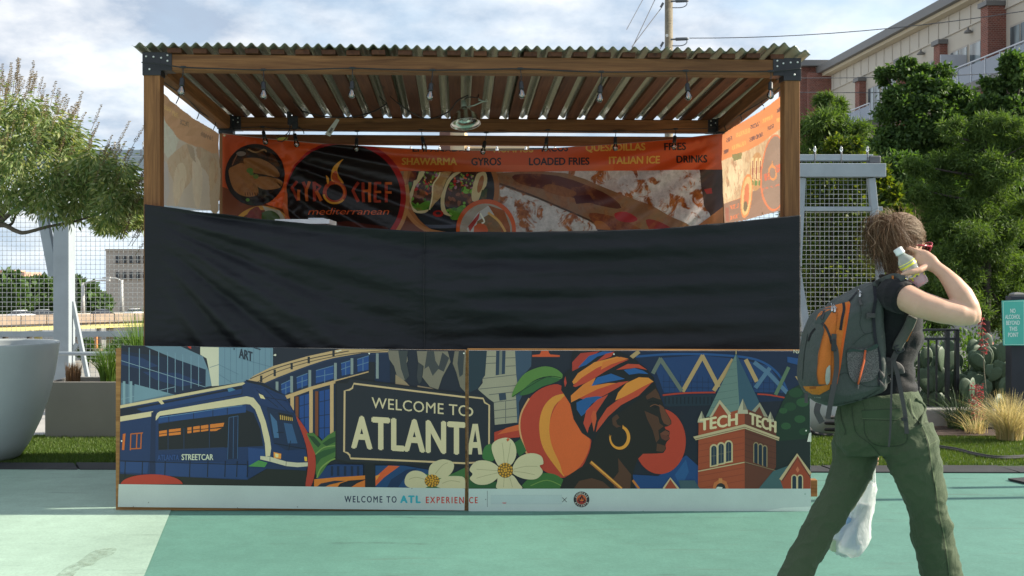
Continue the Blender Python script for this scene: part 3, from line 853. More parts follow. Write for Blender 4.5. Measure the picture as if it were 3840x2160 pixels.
    A.poly([(42, 464), (800, 322), (935, 296), (950, 304), (928, 318), (42, 486)], (206, 190, 154)); A.poly([(316, 432), (345, 428), (362, 452), (340, 458)], (206, 190, 154))
    A.poly([(42, 545), (282, 506), (270, 545), (42, 582)], (208, 194, 160))
    A.poly([(300, 545), (312, 520), (330, 508), (960, 398), (1010, 410), (1058, 470), (1098, 580), (1128, 700), (1138, 775), (1130, 832), (1098, 836), (1092, 740), (1062, 600), (1022, 495), (985, 458), (955, 455), (330, 540), (312, 562), (300, 575)], (210, 198, 166))
    A.poly([(268, 515), (300, 510), (296, 960), (255, 960)], (24, 40, 78))
    A.poly([(320, 600), (560, 560), (960, 500), (1010, 520), (1060, 640), (1080, 760), (320, 790)], (26, 28, 36))
    A.poly([(320, 550), (955, 462), (955, 515), (320, 592)], (34, 68, 128))
    A.lines([(395, 540, 395, 590), (575, 515, 575, 565), (715, 495, 715, 545), (820, 478, 820, 530)], 5, (20, 30, 58))
    A.line([(330, 552), (570, 518), (820, 478), (930, 466)], 4, (100, 140, 180))
    for q in ([(325, 652), (381, 643), (381, 664), (325, 671)], [(325, 676), (381, 668), (381, 684), (325, 690)], [(396, 640), (482, 630), (482, 650), (396, 660)], [(396, 666), (482, 656), (482, 676), (396, 684)],
              [(530, 625), (560, 621), (560, 642), (530, 646)], [(530, 650), (560, 646), (560, 664), (530, 668)], [(572, 619), (620, 612), (620, 634), (572, 640)], [(572, 646), (620, 640), (620, 655), (572, 662)],
              [(628, 612), (682, 604), (682, 630), (628, 636)], [(628, 642), (682, 635), (682, 648), (628, 656)], [(695, 602), (798, 590), (790, 618), (695, 630)], [(695, 636), (780, 628), (740, 650), (695, 652)]):
        A.poly(q, (212, 122, 48))
    A.lines([(315, 790, 800, 770), (690, 600, 690, 780), (390, 640, 390, 790), (505, 630, 505, 785)], 5, (40, 56, 92))
    A.lines([(118, 672, 208, 664), (120, 672, 116, 790), (165, 672, 160, 780), (196, 668, 192, 780), (116, 780, 196, 776)], 8, (186, 98, 40)); A.poly([(62, 672), (82, 668), (72, 788), (55, 788)], (200, 104, 42))
    A.poly([(832, 552), (898, 540), (894, 850), (822, 856)], (22, 34, 64)); A.lines([(832, 552, 898, 540), (898, 540, 894, 850), (832, 552, 822, 856), (866, 548, 862, 850)], 4, (60, 94, 140))
    A.poly([(300, 870), (800, 880), (970, 900), (966, 1000), (300, 972)], (36, 64, 118)); A.poly([(42, 870), (250, 872), (240, 960), (42, 950)], (36, 64, 118))
    A.lines([(x, 868, x - 4, 985) for x in (80, 205, 370, 550, 680, 806, 892, 968)], 7, (18, 26, 46))
    A.lines([(42, 868, 960, 895)], 6, (18, 26, 46))
    A.poly([(970, 770), (1090, 780), (1095, 835), (1050, 862), (975, 905)], (36, 66, 124))
    A.poly([(1000, 330), (1090, 345), (1250, 440), (1310, 520), (1170, 490), (1060, 460)], (30, 52, 100)); A.lines([(1030, 350, 1190, 480), (1090, 345, 1270, 520), (1060, 400, 1250, 430)], 5, (18, 30, 60))
    A.poly([(1048, 378), (1080, 392), (1096, 420), (1062, 412)], (222, 206, 160))
    A.poly([(1106, 478), (1300, 520), (1395, 775), (1250, 790), (1155, 732)], (26, 42, 76)); A.poly([(1130, 520), (1180, 580), (1195, 700), (1160, 700)], (66, 104, 148)); A.poly([(1230, 590), (1290, 600), (1330, 740), (1260, 740)], (50, 84, 130))
    A.poly([(1190, 515), (1292, 535), (1300, 580), (1200, 572)], (28, 28, 36)); A.lines([(1205 + 14 * k, 534 + 3 * k, 1208 + 14 * k, 568 + 1.5 * k) for k in range(7)], 7, (196, 160, 84))
    A.lines([(1160, 740, 1385, 780), (1280, 720, 1265, 790), (1180, 660, 1230, 660)], 5, (16, 22, 40))
    A.poly([(1110, 880), (1250, 905), (1405, 910), (1390, 935), (1110, 925)], (30, 46, 84))
    A.poly([(1156, 802), (1212, 815), (1210, 852), (1158, 846)], (228, 150, 66)); A.poly([(1168, 812), (1192, 818), (1190, 842), (1170, 840)], (244, 214, 160)); A.poly([(1378, 836), (1398, 838), (1400, 870), (1382, 868)], (232, 178, 60))
    A.poly([(1060, 832), (1130, 836), (1250, 872), (1330, 880), (1405, 878), (1405, 906), (1330, 912), (1250, 905), (1130, 872), (1060, 856)], (200, 194, 172)); A.lines([(1130, 838, 1130, 872), (1248, 872, 1246, 905)], 4, (110, 106, 96))
    A.poly([(972, 906), (1048, 862), (1112, 880), (1092, 912)], (76, 138, 76))
    A.text('ATLANTA', 315, 470, 862, 42, (48, 78, 140), 0, 0.02); A.text('STREETCAR', 490, 718, 860, 44, (206, 212, 196), 0, 0.02)
    A.poly([(46, 1038)] + [(272 + 226 * cos(radians(a)), 1040 + 76 * sin(radians(a))) for a in range(180, 361, 8)], RED)
    A.poly([(1320, 545), (1392, 640), (1446, 760), (1462, 880), (1452, 975), (1425, 1054), (1388, 1052), (1404, 920), (1400, 800), (1372, 690)], RED, 4)
    # leaves, street band
    A.poly([(1395, 668), (1445, 662), (1505, 722), (1550, 680), (1606, 648), (1606, 835), (1545, 895), (1478, 998), (1462, 960), (1464, 830), (1430, 750)], (74, 112, 56))
    A.poly([(1405, 680), (1450, 690), (1500, 745), (1480, 770), (1450, 740)], (36, 66, 40)); A.poly([(1510, 740), (1560, 705), (1604, 690), (1604, 730), (1540, 760)], (40, 74, 42)); A.poly([(1462, 820), (1520, 790), (1604, 770), (1604, 800), (1500, 850), (1466, 900)], (44, 82, 46)); A.line([(1470, 990), (1500, 920), (1560, 870), (1604, 850)], 10, (124, 150, 78), 5); A.line([(1460, 820), (1520, 770), (1604, 755)], 8, (120, 148, 80), 5)
    A.poly([(1545, 900), (1600, 892), (1805, 895), (1805, 980), (1460, 1000), (1480, 990)], (28, 54, 104)); A.lines([(x, 905, x, 975) for x in (1580, 1625, 1675, 1725, 1770)], 18, (20, 34, 64))
    A.poly([(1450, 1000), (1620, 985), (1820, 972), (1820, 1000), (1700, 1010), (1640, 1030), (1620, 1056), (1450, 1054)], (208, 120, 42)); A.poly([(1500, 1030), (1600, 1010), (1680, 1012), (1560, 1040), (1530, 1055), (1470, 1055)], (34, 40, 60)); A.poly([(1760, 1030), (1820, 1005), (1820, 1057), (1720, 1057)], (206, 112, 42))
    A.poly([(1895, 900), (2100, 900), (2300, 935), (2300, 1062), (1895, 1058)], (28, 64, 112)); A.poly([(1990, 900), (2070, 905), (1960, 985), (1895, 1050), (1895, 985)], (204, 88, 44)); A.poly([(1895, 975), (1930, 965), (1900, 1010)], (220, 140, 60)); A.poly([(2010, 1000), (2120, 930), (2200, 920), (2100, 1000), (2060, 1058), (1980, 1058)], (22, 44, 84))
    A.poly([(1822, 880), (1892, 884), (1896, 1060), (1820, 1058)], (26, 28, 36))
    # sign
    A.poly([(1605, 292), (1680, 292), (1700, 262), (2550, 378), (2548, 908), (1690, 884), (1605, 862)], (30, 30, 36))
    A.poly([(1615, 305), (1690, 305), (1712, 274), (2550, 390), (2550, 895), (1698, 872), (1615, 850)], (36, 38, 50))
    A.line([(2550, 405), (1738, 306), (1728, 338), (1705, 352), (1672, 358), (1668, 800), (1692, 808), (1708, 824), (1714, 848), (2548, 884)], 13, (204, 176, 138))
    A.text('WELCOME TO', 1868, 2575, 482, 82, (208, 192, 160), 0.088, 0.006, 1.05)
    A.text('ATLANT', 1728, 2542, 770, 242, (210, 196, 164), 0.060, 0.030, 1.06)
    # dogwood blossom
    A.poly([(2400, 985), (2545, 915), (2545, 1062), (2200, 1062), (2260, 960)], (60, 104, 56))
    for q in ([(2285, 975), (2290, 905), (2340, 866), (2400, 856), (2460, 880), (2458, 935), (2410, 985), (2345, 990)], [(2290, 1005), (2240, 950), (2170, 938), (2120, 970), (2108, 1030), (2150, 1062), (2260, 1062)], [(2330, 1030), (2390, 985), (2470, 976), (2535, 985), (2548, 1030), (2546, 1064), (2370, 1064)]):
        A.poly(q, (198, 188, 156), 4)
    A.line([(2330, 960), (2380, 900), (2420, 880)], 4, (160, 150, 120), 4); A.line([(2250, 1000), (2190, 985), (2140, 1000)], 4, (160, 150, 120), 4); A.line([(2380, 1030), (2440, 1010), (2510, 1020)], 4, (160, 150, 120), 4)
    A.ell(2306, 1012, 54, 46, (96, 74, 30)); A.dots([(2306 + r * cos(a), 1010 + r * .85 * sin(a)) for r, n in ((12, 5), (30, 9), (46, 12)) for a in [2 * pi * k / n for k in range(n)]], 8, (206, 148, 44), 6)
    # white strip
    A.poly([(33, 1035), (1390, 1052), (2545, 1066), (2541, 1226), (28, 1200)], (182, 196, 200))
    A.text('WELCOME TO', 1672, 2048, 1166, 48, (40, 46, 78), 0.008, 0.022, 1.35); A.text('ATL', 2078, 2220, 1170, 54, (52, 164, 188), 0.0, 0.06, 1.25); A.text('EXPERIEN', 2262, 2536, 1172, 48, (188, 56, 48), 0.006, 0.022, 1.35)
    A.dots([(250, 1168), (140, 1198), (895, 1206), (1330, 1200), (2160, 1066), (2512, 1175)], 4, (120, 124, 124)); A.dots([(55, 722), (1850, 88), (2537, 86)], 6, (230, 232, 228))
    A.poly([(1600, 68), (1630, 66), (1640, 60), (1655, 64), (1620, 76)], (226, 222, 212)); A.poly([(1154, 100), (1170, 90), (1178, 98), (1172, 106), (1162, 104)], (226, 222, 212))
    return A
def mural_right():
    A = Art((1740, 1280, 1340 / 2576.0), PG)
    A.poly([(35, 66), (2490, 70), (2500, 1222), (33, 1225)], (30, 34, 50))
    A.poly([(35, 66), (170, 68), (150, 240), (100, 340), (35, 370)], (38, 54, 68))
    # stone column
    A.poly([(365, 68), (488, 70), (484, 180), (425, 250), (440, 350), (395, 440), (400, 590), (370, 590)], (58, 78, 104))
    A.poly([(165, 68), (368, 68), (376, 235), (384, 300), (370, 345), (376, 425), (384, 585), (222, 602), (215, 440), (180, 415), (130, 372), (100, 345), (135, 300), (134, 270), (152, 245)], (158, 152, 136))
    A.poly([(232, 68), (300, 68), (295, 235), (228, 245)], (44, 60, 82)); A.poly([(256, 68), (276, 68), (272, 238), (252, 240)], (120, 122, 116))
    A.lines([(135, 268, 380, 240), (100, 345, 376, 318), (215, 440, 376, 420), (215, 500, 380, 480), (218, 556, 384, 540), (300, 430, 300, 590), (160, 110, 230, 108), (158, 160, 230, 156), (300, 120, 370, 118), (300, 180, 372, 176), (180, 385, 376, 362)], 5, (96, 98, 96))
    A.poly([(250, 375), (300, 370), (306, 420), (256, 428)], (50, 62, 82))
    A.poly([(492, 98), (545, 94), (552, 82), (556, 68), (610, 68), (612, 82), (622, 94), (690, 100), (690, 112), (492, 112)], (206, 84, 44))
    # sign end
    A.poly([(35, 372), (130, 386), (162, 402), (215, 440), (215, 885), (35, 888)], (36, 38, 50))
    A.line([(35, 400), (138, 412), (150, 442), (182, 460), (180, 838), (160, 858), (150, 872), (35, 876)], 12, (204, 176, 138))
    A.ring(34, 508, 20, 33, (208, 192, 160), 24, 1.0, (-88, 88))
    A.poly([(20, 815), (62, 595), (100, 595), (132, 815), (104, 815), (98, 768), (62, 768), (56, 815)], (210, 196, 164)); A.poly([(66, 726), (95, 726), (81, 640)], (36, 38, 50))
    # stadium with trusses
    A.poly([(1190, 68), (2490, 70), (2490, 420), (1430, 470), (1380, 300)], (26, 40, 72)); A.poly([(1380, 200), (1420, 120), (1700, 100), (2000, 130), (2200, 180), (2330, 370), (1820, 360), (1440, 370)], (34, 62, 112))
    A.line([(1240, 110), (1500, 92), (1800, 96), (2100, 130), (2260, 230), (2340, 380)], 16, (38, 80, 140), 6)
    A.lines([(1440 + 40 * k, 240 + (k % 3) * 12, 1440 + 40 * k, 365) for k in range(22)], 3, (24, 40, 76)); A.lines([(1430, 290, 2300, 300), (1430, 330, 2300, 345)], 3, (24, 40, 76))
    A.poly([(1430, 395), (1820, 380), (1820, 460), (1450, 470)], (32, 46, 62)); A.lines([(1450 + 28 * k, 400, 1450 + 28 * k, 450) for k in range(13)], 9, (22, 30, 44))
    TAN, GRY = (178, 150, 110), (104, 112, 106)
    A.lines([(1190, 128, 1262, 72), (1575, 362, 1722, 100), (1715, 100, 1835, 330), (1800, 356, 1940, 130), (2030, 130, 2110, 290)], 30, TAN); A.lines([(1360, 232, 1420, 120), (1412, 122, 1570, 358)], 28, GRY)
    A.lines([(2090, 150, 2200, 235), (2200, 235, 2330, 372), (2100, 335, 2205, 190)], 30, (84, 116, 150)); A.lines([(2245, 385, 2340, 185)], 26, (92, 116, 96)); A.poly([(2385, 252), (2440, 250), (2425, 310)], (178, 150, 110)); A.poly([(2330, 110), (2450, 130), (2450, 180), (2330, 150)], (36, 76, 136))
    A.line([(1432, 388), (1600, 372), (1812, 368)], 12, RED, 4); A.line([(2115, 380), (2200, 386), (2310, 406)], 11, RED, 4)
    A.text('NA', 2375, 2430, 84, 26, (206, 206, 190), 0.1, 0.02)
    # trees
    A.poly([(2240, 560), (2330, 360), (2420, 310), (2490, 330), (2495, 960), (2260, 930)], (30, 52, 40)); 
    for x, y, r in ((2390, 370, 50), (2440, 440, 46), (2350, 470, 44), (2300, 500, 30), (2420, 560, 40), (2320, 610, 36), (2450, 650, 36)): A.ell(x, y, r, r * .7, (38, 70, 46) if (x // 10) % 2 else (46, 82, 52), 16)
    A.poly([(2240, 720), (2490, 700), (2495, 1060), (2240, 1060)], (32, 40, 42))
    A.poly([(1600, 820), (1690, 900), (1690, 1060), (1230, 1060), (1215, 960), (1400, 970)], (30, 66, 122)); A.poly([(1520, 960), (1600, 850), (1620, 940), (1560, 1060)], (40, 84, 140))
    # peach
    A.poly([(218, 655), (300, 628), (398, 598), (402, 690), (300, 700), (218, 728)], RED); A.poly([(300, 625), (398, 598), (398, 640), (240, 672)], (200, 92, 48))
    A.poly([(700, 318), (590, 325), (490, 390), (420, 500), (402, 630), (430, 770), (520, 890), (620, 955), (725, 982), (850, 905), (918, 720), (860, 600), (770, 450)], (176, 60, 42), 4)
    A.line([(470, 410), (412, 520), (402, 640), (440, 780), (470, 830)], 12, (206, 150, 104), 5)
    A.poly([(730, 375), (640, 400), (570, 480), (542, 600), (560, 740), (620, 850), (722, 975), (690, 880), (640, 760), (616, 610), (650, 470), (740, 385)], (214, 140, 56), 4)
    A.poly([(742, 385), (660, 470), (616, 600), (630, 740), (690, 880), (728, 968), (840, 895), (910, 730), (850, 600), (780, 470)], (212, 96, 44), 4)
    A.poly([(345, 402), (372, 320), (440, 230), (560, 182), (650, 192), (712, 240), (690, 272), (600, 252), (500, 285), (410, 360)], GRN, 4); A.poly([(400, 385), (480, 300), (600, 258), (692, 272), (640, 302), (560, 328), (480, 375)], (54, 98, 54), 4); A.line([(350, 398), (460, 330), (600, 255), (700, 262)], 6, (36, 64, 36), 5)
    A.poly([(132, 830), (150, 760), (200, 740), (240, 800), (210, 860), (160, 860)], (60, 112, 60), 4); A.poly([(350, 740), (410, 700), (450, 790), (400, 830)], (50, 96, 52)); A.poly([(430, 1060), (480, 980), (580, 948), (680, 970), (750, 1060)], (58, 104, 50), 3); A.line([(480, 1040), (600, 1000), (720, 1050)], 6, (110, 140, 70), 4); A.poly([(33, 960), (90, 1020), (240, 1010), (260, 1060), (33, 1060)], (44, 88, 50))
    # red disc, figure
    A.ell(1412, 720, 186, 236, (178, 62, 44), 56)
    SK = (33, 29, 27)
    A.poly([(1360, 280), (1400, 360), (1432, 440), (1440, 470), (1455, 505), (1494, 572), (1494, 596), (1468, 612), (1446, 616), (1452, 632), (1480, 646), (1484, 668), (1476, 680), (1484, 700), (1462, 722), (1452, 745), (1456, 775), (1436, 804), (1380, 808), (1290, 810), (1250, 850), (1222, 930), (1212, 1000), (1240, 1062), (690, 1062), (720, 985), (860, 895), (918, 760), (940, 660), (1000, 500)], SK)
    BR1, BR2 = (104, 62, 44), (82, 52, 38)
    A.poly([(1310, 395), (1380, 340), (1400, 372), (1420, 420), (1400, 415), (1360, 402), (1318, 420)], BR2); A.poly([(1300, 500), (1345, 520), (1400, 545), (1410, 590), (1440, 612), (1400, 640), (1408, 700), (1385, 730), (1360, 640), (1320, 560)], BR2)
    A.poly([(1405, 450), (1440, 475), (1455, 510), (1490, 575), (1490, 595), (1470, 606), (1440, 590), (1425, 560), (1412, 500)], BR1); A.poly([(1412, 665), (1450, 640), (1480, 655), (1482, 672), (1440, 684)], (110, 62, 48)); A.poly([(1412, 668), (1476, 682), (1482, 700), (1452, 716), (1424, 700)], (96, 52, 42)); A.poly([(1390, 735), (1450, 752), (1452, 776), (1430, 796), (1386, 790)], BR2)
    A.line([(1325, 440), (1360, 430), (1412, 452)], 9, (20, 18, 18), 4); A.poly([(1345, 462), (1375, 452), (1412, 470), (1375, 482)], (24, 20, 20)); A.line([(1340, 470), (1375, 455), (1415, 470)], 5, (120, 76, 56), 4)
    A.poly([(1110, 840), (1160, 905), (1205, 960), (1198, 1062), (1085, 1062), (1070, 1000), (1115, 940)], BR2); A.poly([(790, 1062), (830, 1005), (920, 985), (1000, 1010), (1060, 1062)], BR2); A.line([(1215, 1000), (1262, 1062)], 16, (190, 116, 52))
    A.poly([(1065, 545), (1100, 520), (1120, 550), (1095, 570), (1105, 600), (1135, 612), (1100, 622), (1072, 600)], BR2)
    # head wrap
    A.poly([(782, 68), (1110, 68), (1190, 105), (1310, 190), (1368, 262), (1372, 330), (1240, 430), (1080, 540), (960, 660), (935, 720), (850, 660), (790, 560), (765, 450), (700, 350), (712, 240), (770, 190)], INK)
    A.poly([(780, 150), (840, 85), (980, 70), (900, 120), (830, 190), (780, 215)], (168, 56, 44)); A.poly([(820, 190), (900, 105), (1000, 72), (1080, 74), (960, 110), (880, 170)], (36, 84, 150)); A.poly([(1020, 90), (1085, 74), (1060, 110), (950, 150)], (180, 62, 46))
    A.poly([(780, 290), (820, 230), (940, 150), (1100, 110), (1160, 118), (1060, 150), (980, 200), (860, 265), (790, 310)], (214, 130, 54)); A.poly([(850, 260), (960, 190), (1060, 150), (1190, 130), (1120, 160), (1020, 215), (900, 290), (800, 330), (785, 320)], (186, 66, 46)); A.poly([(1000, 150), (1130, 112), (1185, 125), (1060, 165), (985, 205)], (212, 116, 50))
    A.poly([(1095, 205), (1180, 162), (1260, 165), (1320, 205), (1240, 190), (1150, 200)], (188, 70, 48)); A.poly([(1150, 205), (1230, 192), (1290, 210), (1330, 235), (1260, 230), (1190, 240)], (36, 88, 154))
    A.poly([(905, 330), (960, 260), (1060, 232), (1160, 270), (1050, 290), (960, 310)], (36, 90, 156)); A.poly([(770, 390), (860, 310), (950, 260), (920, 320), (1040, 300), (1110, 300), (960, 350), (850, 400), (772, 440)], (214, 122, 50)); A.poly([(830, 410), (960, 345), (1110, 296), (1190, 285), (1080, 350), (1000, 395), (880, 420)], (188, 70, 48))
    A.poly([(810, 440), (880, 405), (960, 395), (1000, 400), (920, 450), (870, 520), (845, 540), (812, 490)], (34, 86, 148)); A.poly([(860, 590), (880, 500), (960, 420), (1040, 380), (960, 500), (900, 620), (890, 660)], (186, 68, 48))
    A.poly([(1110, 370), (1170, 300), (1260, 258), (1330, 262), (1366, 290), (1290, 330), (1180, 390), (1090, 425)], (216, 138, 56)); A.poly([(1360, 290), (1260, 390), (1130, 460), (1040, 540), (950, 655), (965, 580), (1030, 480), (1110, 420), (1200, 375), (1290, 325)], (190, 72, 48)); A.poly([(915, 540), (930, 500), (950, 500), (955, 560), (935, 650)], (196, 84, 50)); A.poly([(720, 290), (730, 250), (740, 300), (728, 330)], (180, 60, 46))
    # earring, strap
    A.poly([(1143, 600)] + [(1122 + 76 * cos(radians(a)), 692 + 88 * sin(radians(a))) for a in range(-68, 200, 12)] + [(1050, 690), (1060, 672)] + [(1116 + 58 * cos(radians(a)), 690 + 70 * sin(radians(a))) for a in range(188, -70, -12)], (216, 146, 56))
    A.line([(912, 868), (1135, 1062)], 24, (168, 104, 44)); A.line([(915, 866), (1138, 1060)], 9, (220, 160, 76))
    # tower
    A.poly([(1960, 86), (1742, 545), (1986, 500)], (104, 128, 126)); A.poly([(1960, 86), (2122, 425), (2152, 545), (1986, 500)], (56, 86, 108)); A.lines([(1960, 60, 1960, 92)], 7, (170, 150, 110))
    A.lines([(1930 - 26 * k, 150 + 55 * k, 1962 + 2 * k, 146 + 50 * k) for k in range(7)], 3, (84, 108, 108))
    BRK, BRKD = (158, 74, 48), (98, 54, 42)
    A.poly([(1690, 575), (2022, 480), (2022, 1062), (1685, 1062)], BRK); A.poly([(2022, 480), (2248, 575), (2248, 905), (2125, 1062), (2022, 1062)], BRKD)
    A.lines([(1688, 700 + 45 * k, 2020, 640 + 45 * k) for k in range(9)], 3, (128, 58, 40)); A.lines([(2022, 650 + 45 * k, 2246, 720 + 42 * k) for k in range(6)], 3, (80, 44, 36))
    A.poly([(1765, 548), (1842, 420), (1925, 520), (1900, 530), (1842, 448), (1788, 540)], (184, 172, 146)); A.poly([(1788, 544), (1842, 450), (1898, 528)], (150, 66, 44)); A.poly([(2075, 500), (2130, 440), (2190, 545), (2160, 540), (2128, 468), (2098, 510)], (150, 146, 130)); A.poly([(2098, 512), (2128, 470), (2160, 542)], (110, 56, 42))
    for x, y, s in ((1712, 500, 1.0), (2008, 412, 1.3), (2208, 505, .9)): A.poly([(x, y), (x + 26 * s, y + 62 * s), (x + 30 * s, y + 84 * s), (x - 30 * s, y + 84 * s), (x - 26 * s, y + 62 * s)], (178, 172, 152)); A.poly([(x, y), (x + 26 * s, y + 62 * s), (x + 2, y + 62 * s)], (128, 124, 112))
    A.text('TECH', 1702, 1968, 642, 86, (214, 200, 164), -0.16, 0.045, 1.0); A.text('TECH', 2058, 2246, 592, 84, (206, 192, 158), 0.34, 0.045, 1.0)
    A.poly([(1650, 686), (2022, 596), (2272, 690), (2268, 716), (2022, 628), (1668, 712)], (188, 172, 140)); A.line([(1662, 704), (2022, 618), (2268, 706)], 5, (120, 92, 70))
    for x, y in ((1800, 742), (1852, 728), (1906, 714)):
        for rr, c in ((30, (196, 178, 142)), (19, (34, 52, 74))): A.poly([(x - rr, y + 165 - (30 - rr))] + [(x + rr * cos(radians(a)), y + 30 + rr * 1.1 * sin(radians(a))) for a in range(180, 361, 20)] + [(x + rr, y + 155 - (30 - rr))], c)
        A.lines([(x, y + 14, x, y + 148), (x - 18, y + 84, x + 18, y + 80)], 4, (110, 108, 96))
    for x, y in ((2102, 722), (2134, 732), (2166, 744)):
        for rr, c in ((19, (150, 132, 104)), (12, (28, 42, 60))): A.poly([(x - rr, y + 150)] + [(x + rr * cos(radians(a)), y + 25 + rr * 1.2 * sin(radians(a))) for a in range(180, 361, 20)] + [(x + rr, y + 160)], c)
    A.line([(1686, 935), (2020, 870)], 8, (190, 172, 138)); A.line([(2022, 868), (2246, 930)], 6, (130, 110, 88))
    A.poly([(1790, 1062), (1800, 1018), (1845, 990), (1890, 1008), (1908, 1062)], (190, 110, 64)); A.poly([(1812, 1062), (1822, 1032), (1848, 1016), (1876, 1032), (1886, 1062)], (36, 40, 46)); A.rect(1834, 985, 1860, 1020, (196, 128, 76))
    A.poly([(1815, 1056), (1828, 1046), (1862, 1050), (1858, 1064), (1818, 1064)], (206, 214, 212))
    # small gables
    A.poly([(2120, 1062), (2225, 935), (2335, 895), (2285, 1000), (2310, 1062)], (66, 96, 104)); A.poly([(2278, 998), (2400, 806), (2496, 948), (2496, 1062), (2300, 1062)], (150, 66, 44)); A.line([(2278, 996), (2400, 815), (2496, 955)], 20, (190, 172, 138)); A.line([(2292, 1004), (2400, 842), (2496, 980)], 6, (70, 54, 48))
    for x in (2378, 2420): 
        for rr, c in ((22, (196, 178, 142)), (14, (32, 48, 66))): A.poly([(x - rr, 1062)] + [(x + rr * cos(radians(a)), 982 + rr * 1.1 * sin(radians(a))) for a in range(180, 361, 20)] + [(x + rr, 1062)], c)
    A.poly([(2388, 922), (2402, 900), (2416, 925), (2402, 945)], (190, 110, 80))
    A.poly([(1545, 1000), (1660, 1000), (1700, 1062), (1560, 1062)], (62, 86, 100)); A.poly([(1438, 1062), (1486, 985), (1540, 1062)], (150, 66, 44)); A.line([(1436, 1060), (1486, 985), (1545, 1062)], 14, (190, 172, 138))
    # dogwood
    PT = (202, 192, 160)
    for q in ([(255, 900), (212, 820), (200, 750), (240, 708), (318, 694), (366, 740), (376, 820), (335, 892)], [(350, 905), (395, 835), (480, 804), (555, 824), (572, 880), (545, 895), (568, 940), (520, 990), (430, 988), (352, 950)], [(255, 960), (240, 1010), (245, 1062), (412, 1062), (395, 1020), (345, 960)], [(250, 905), (180, 862), (90, 862), (40, 920), (62, 955), (42, 990), (100, 1030), (190, 1022), (262, 958)]): A.poly(q, PT, 4)
    for q in ([(290, 880), (285, 800), (275, 730)], [(310, 880), (325, 800), (335, 730)], [(360, 920), (440, 900), (530, 900)], [(360, 935), (440, 945), (510, 960)], [(245, 930), (160, 925), (90, 920)], [(250, 945), (160, 965), (90, 985)], [(290, 980), (285, 1050)], [(330, 980), (350, 1050)]): A.line(q, 3, (158, 148, 118), 3)
    A.poly([(305, 705), (318, 694), (330, 708), (312, 722)], (190, 90, 50)); A.ell(298, 928, 56, 54, (104, 80, 34)); A.dots([(298 + r * cos(a), 926 + r * sin(a)) for r, n in ((10, 4), (28, 9), (46, 13)) for a in [2 * pi * k / n + r for k in range(n)]], 8, (210, 152, 50), 6)
    # white strip with marks
    A.poly([(33, 1060), (2496, 1060), (2500, 1222), (33, 1225)], (186, 204, 208))
    A.text('CE', 38, 98, 1164, 46, (188, 56, 48), 0, 0.022, 1.35); A.rect(167, 1075, 170, 1192, (90, 94, 100)); A.rect(193, 1106, 705, 1170, (178, 198, 204)); A.lines([(193, 1106, 705, 1106), (705, 1106, 705, 1170), (193, 1170, 705, 1170)], 2, (166, 184, 188)); A.poly([(272, 1160), (308, 1160), (300, 1166), (282, 1166)], (190, 60, 52))
    A.lines([(708, 1124, 740, 1156), (740, 1124, 708, 1156)], 4, (40, 40, 44))
    A.ell(846, 1137, 57, 57, (44, 40, 48)); A.ring(846, 1137, 36, 39, (150, 150, 146), 32); A.ell(846, 1137, 35, 35, (196, 92, 52)); A.poly([(812, 1140), (880, 1140), (874, 1160), (846, 1172), (818, 1160)], (150, 44, 44)); A.lines([(826, 1150, 826, 1128), (836, 1150, 836, 1120), (858, 1150, 858, 1122), (868, 1150, 868, 1130)], 7, (56, 34, 40)); A.poly([(846, 1106), (852, 1106), (868, 1160), (860, 1160), (849, 1120), (834, 1160), (826, 1160)], (40, 26, 32)); A.rect(834, 1140, 862, 1146, (230, 130, 60))
    A.arc_text('SHOWCASE', 846, 1137, 46, 15, (206, 206, 200), -158, -22); A.arc_text('ATLANTA', 846, 1137, 46, 15, (206, 206, 200), 150, 30, True)
    A.dots([(2421, 88), (1080, 92), (2463, 642)], 6, (226, 228, 226)); A.dots([(2455, 1098)], 4, (80, 150, 130)); A.poly([(2470, 722), (2484, 660), (2500, 655), (2500, 722)], (214, 216, 212)); A.dots([(157, 1137), (1135, 1224), (1290, 1222)], 4, (110, 130, 126)); A.poly([(2150, 1222), (2300, 1196), (2500, 1188), (2502, 1222)], (206, 222, 224))
    return A
def board(name, label, art, corners, back, clip):
    p = [U(x, y, YB) for x, y in corners]
    t = thing(name, label, 'printed board', ((p[0].x + p[1].x) / 2, YB, 0))
    art.build('print', M_print, t, board_map, clip=clip)
    m = MB(); q = [U(x, y, YB + .002) for x, y in corners]
    b = [v + Vector((0, .006, 0)) for v in q]
    m.add(q + b, [(3, 2, 1, 0), (4, 5, 6, 7), (0, 1, 5, 4), (1, 2, 6, 5), (2, 3, 7, 6), (3, 0, 4, 7)])
    m.build('panel_sheet', mat('sheet white', (0.74, 0.75, 0.74), 0.5), t)
    # timber backing with a kicked-out foot behind it
    k = MB(); q = [U(x, y, YB + .010) for x, y in back]; d = Vector((0, .036, 0))
    k.add(q + [v + d for v in q], [(3, 2, 1, 0), (4, 5, 6, 7), (0, 1, 5, 4), (1, 2, 6, 5), (2, 3, 7, 6), (3, 0, 4, 7)])
    k.build('backing', M_ply, t, bevel=.002)
    return t
mu1 = board('mural_board', 'printed board with blue streetcar and start of a welcome sign', mural_left(),
      [(454.8, 1295.5), (1745.5, 1313.6), (1741.5, 1913.5), (445.5, 1900)], [(434, 1306), (1751, 1312), (1751, 1916), (434, 1914)], (400, 1200, 1745.0, 2000))
mu2 = board('mural_board', 'printed board with turbaned profile, peach and brick tower', mural_right(),
      [(1758, 1314), (3036, 1316), (3041, 1915.5), (1757, 1917)], [(1752, 1307), (3020, 1312), (3036, 1914), (1752, 1917)], (1757.5, 1200, 3050, 2000))
sb = MB(); sb.box(U(3045, 1828, 6.95) , (0.05, .06, .10)); sb.build('foot_block', M_ply, mu2, bevel=.002)
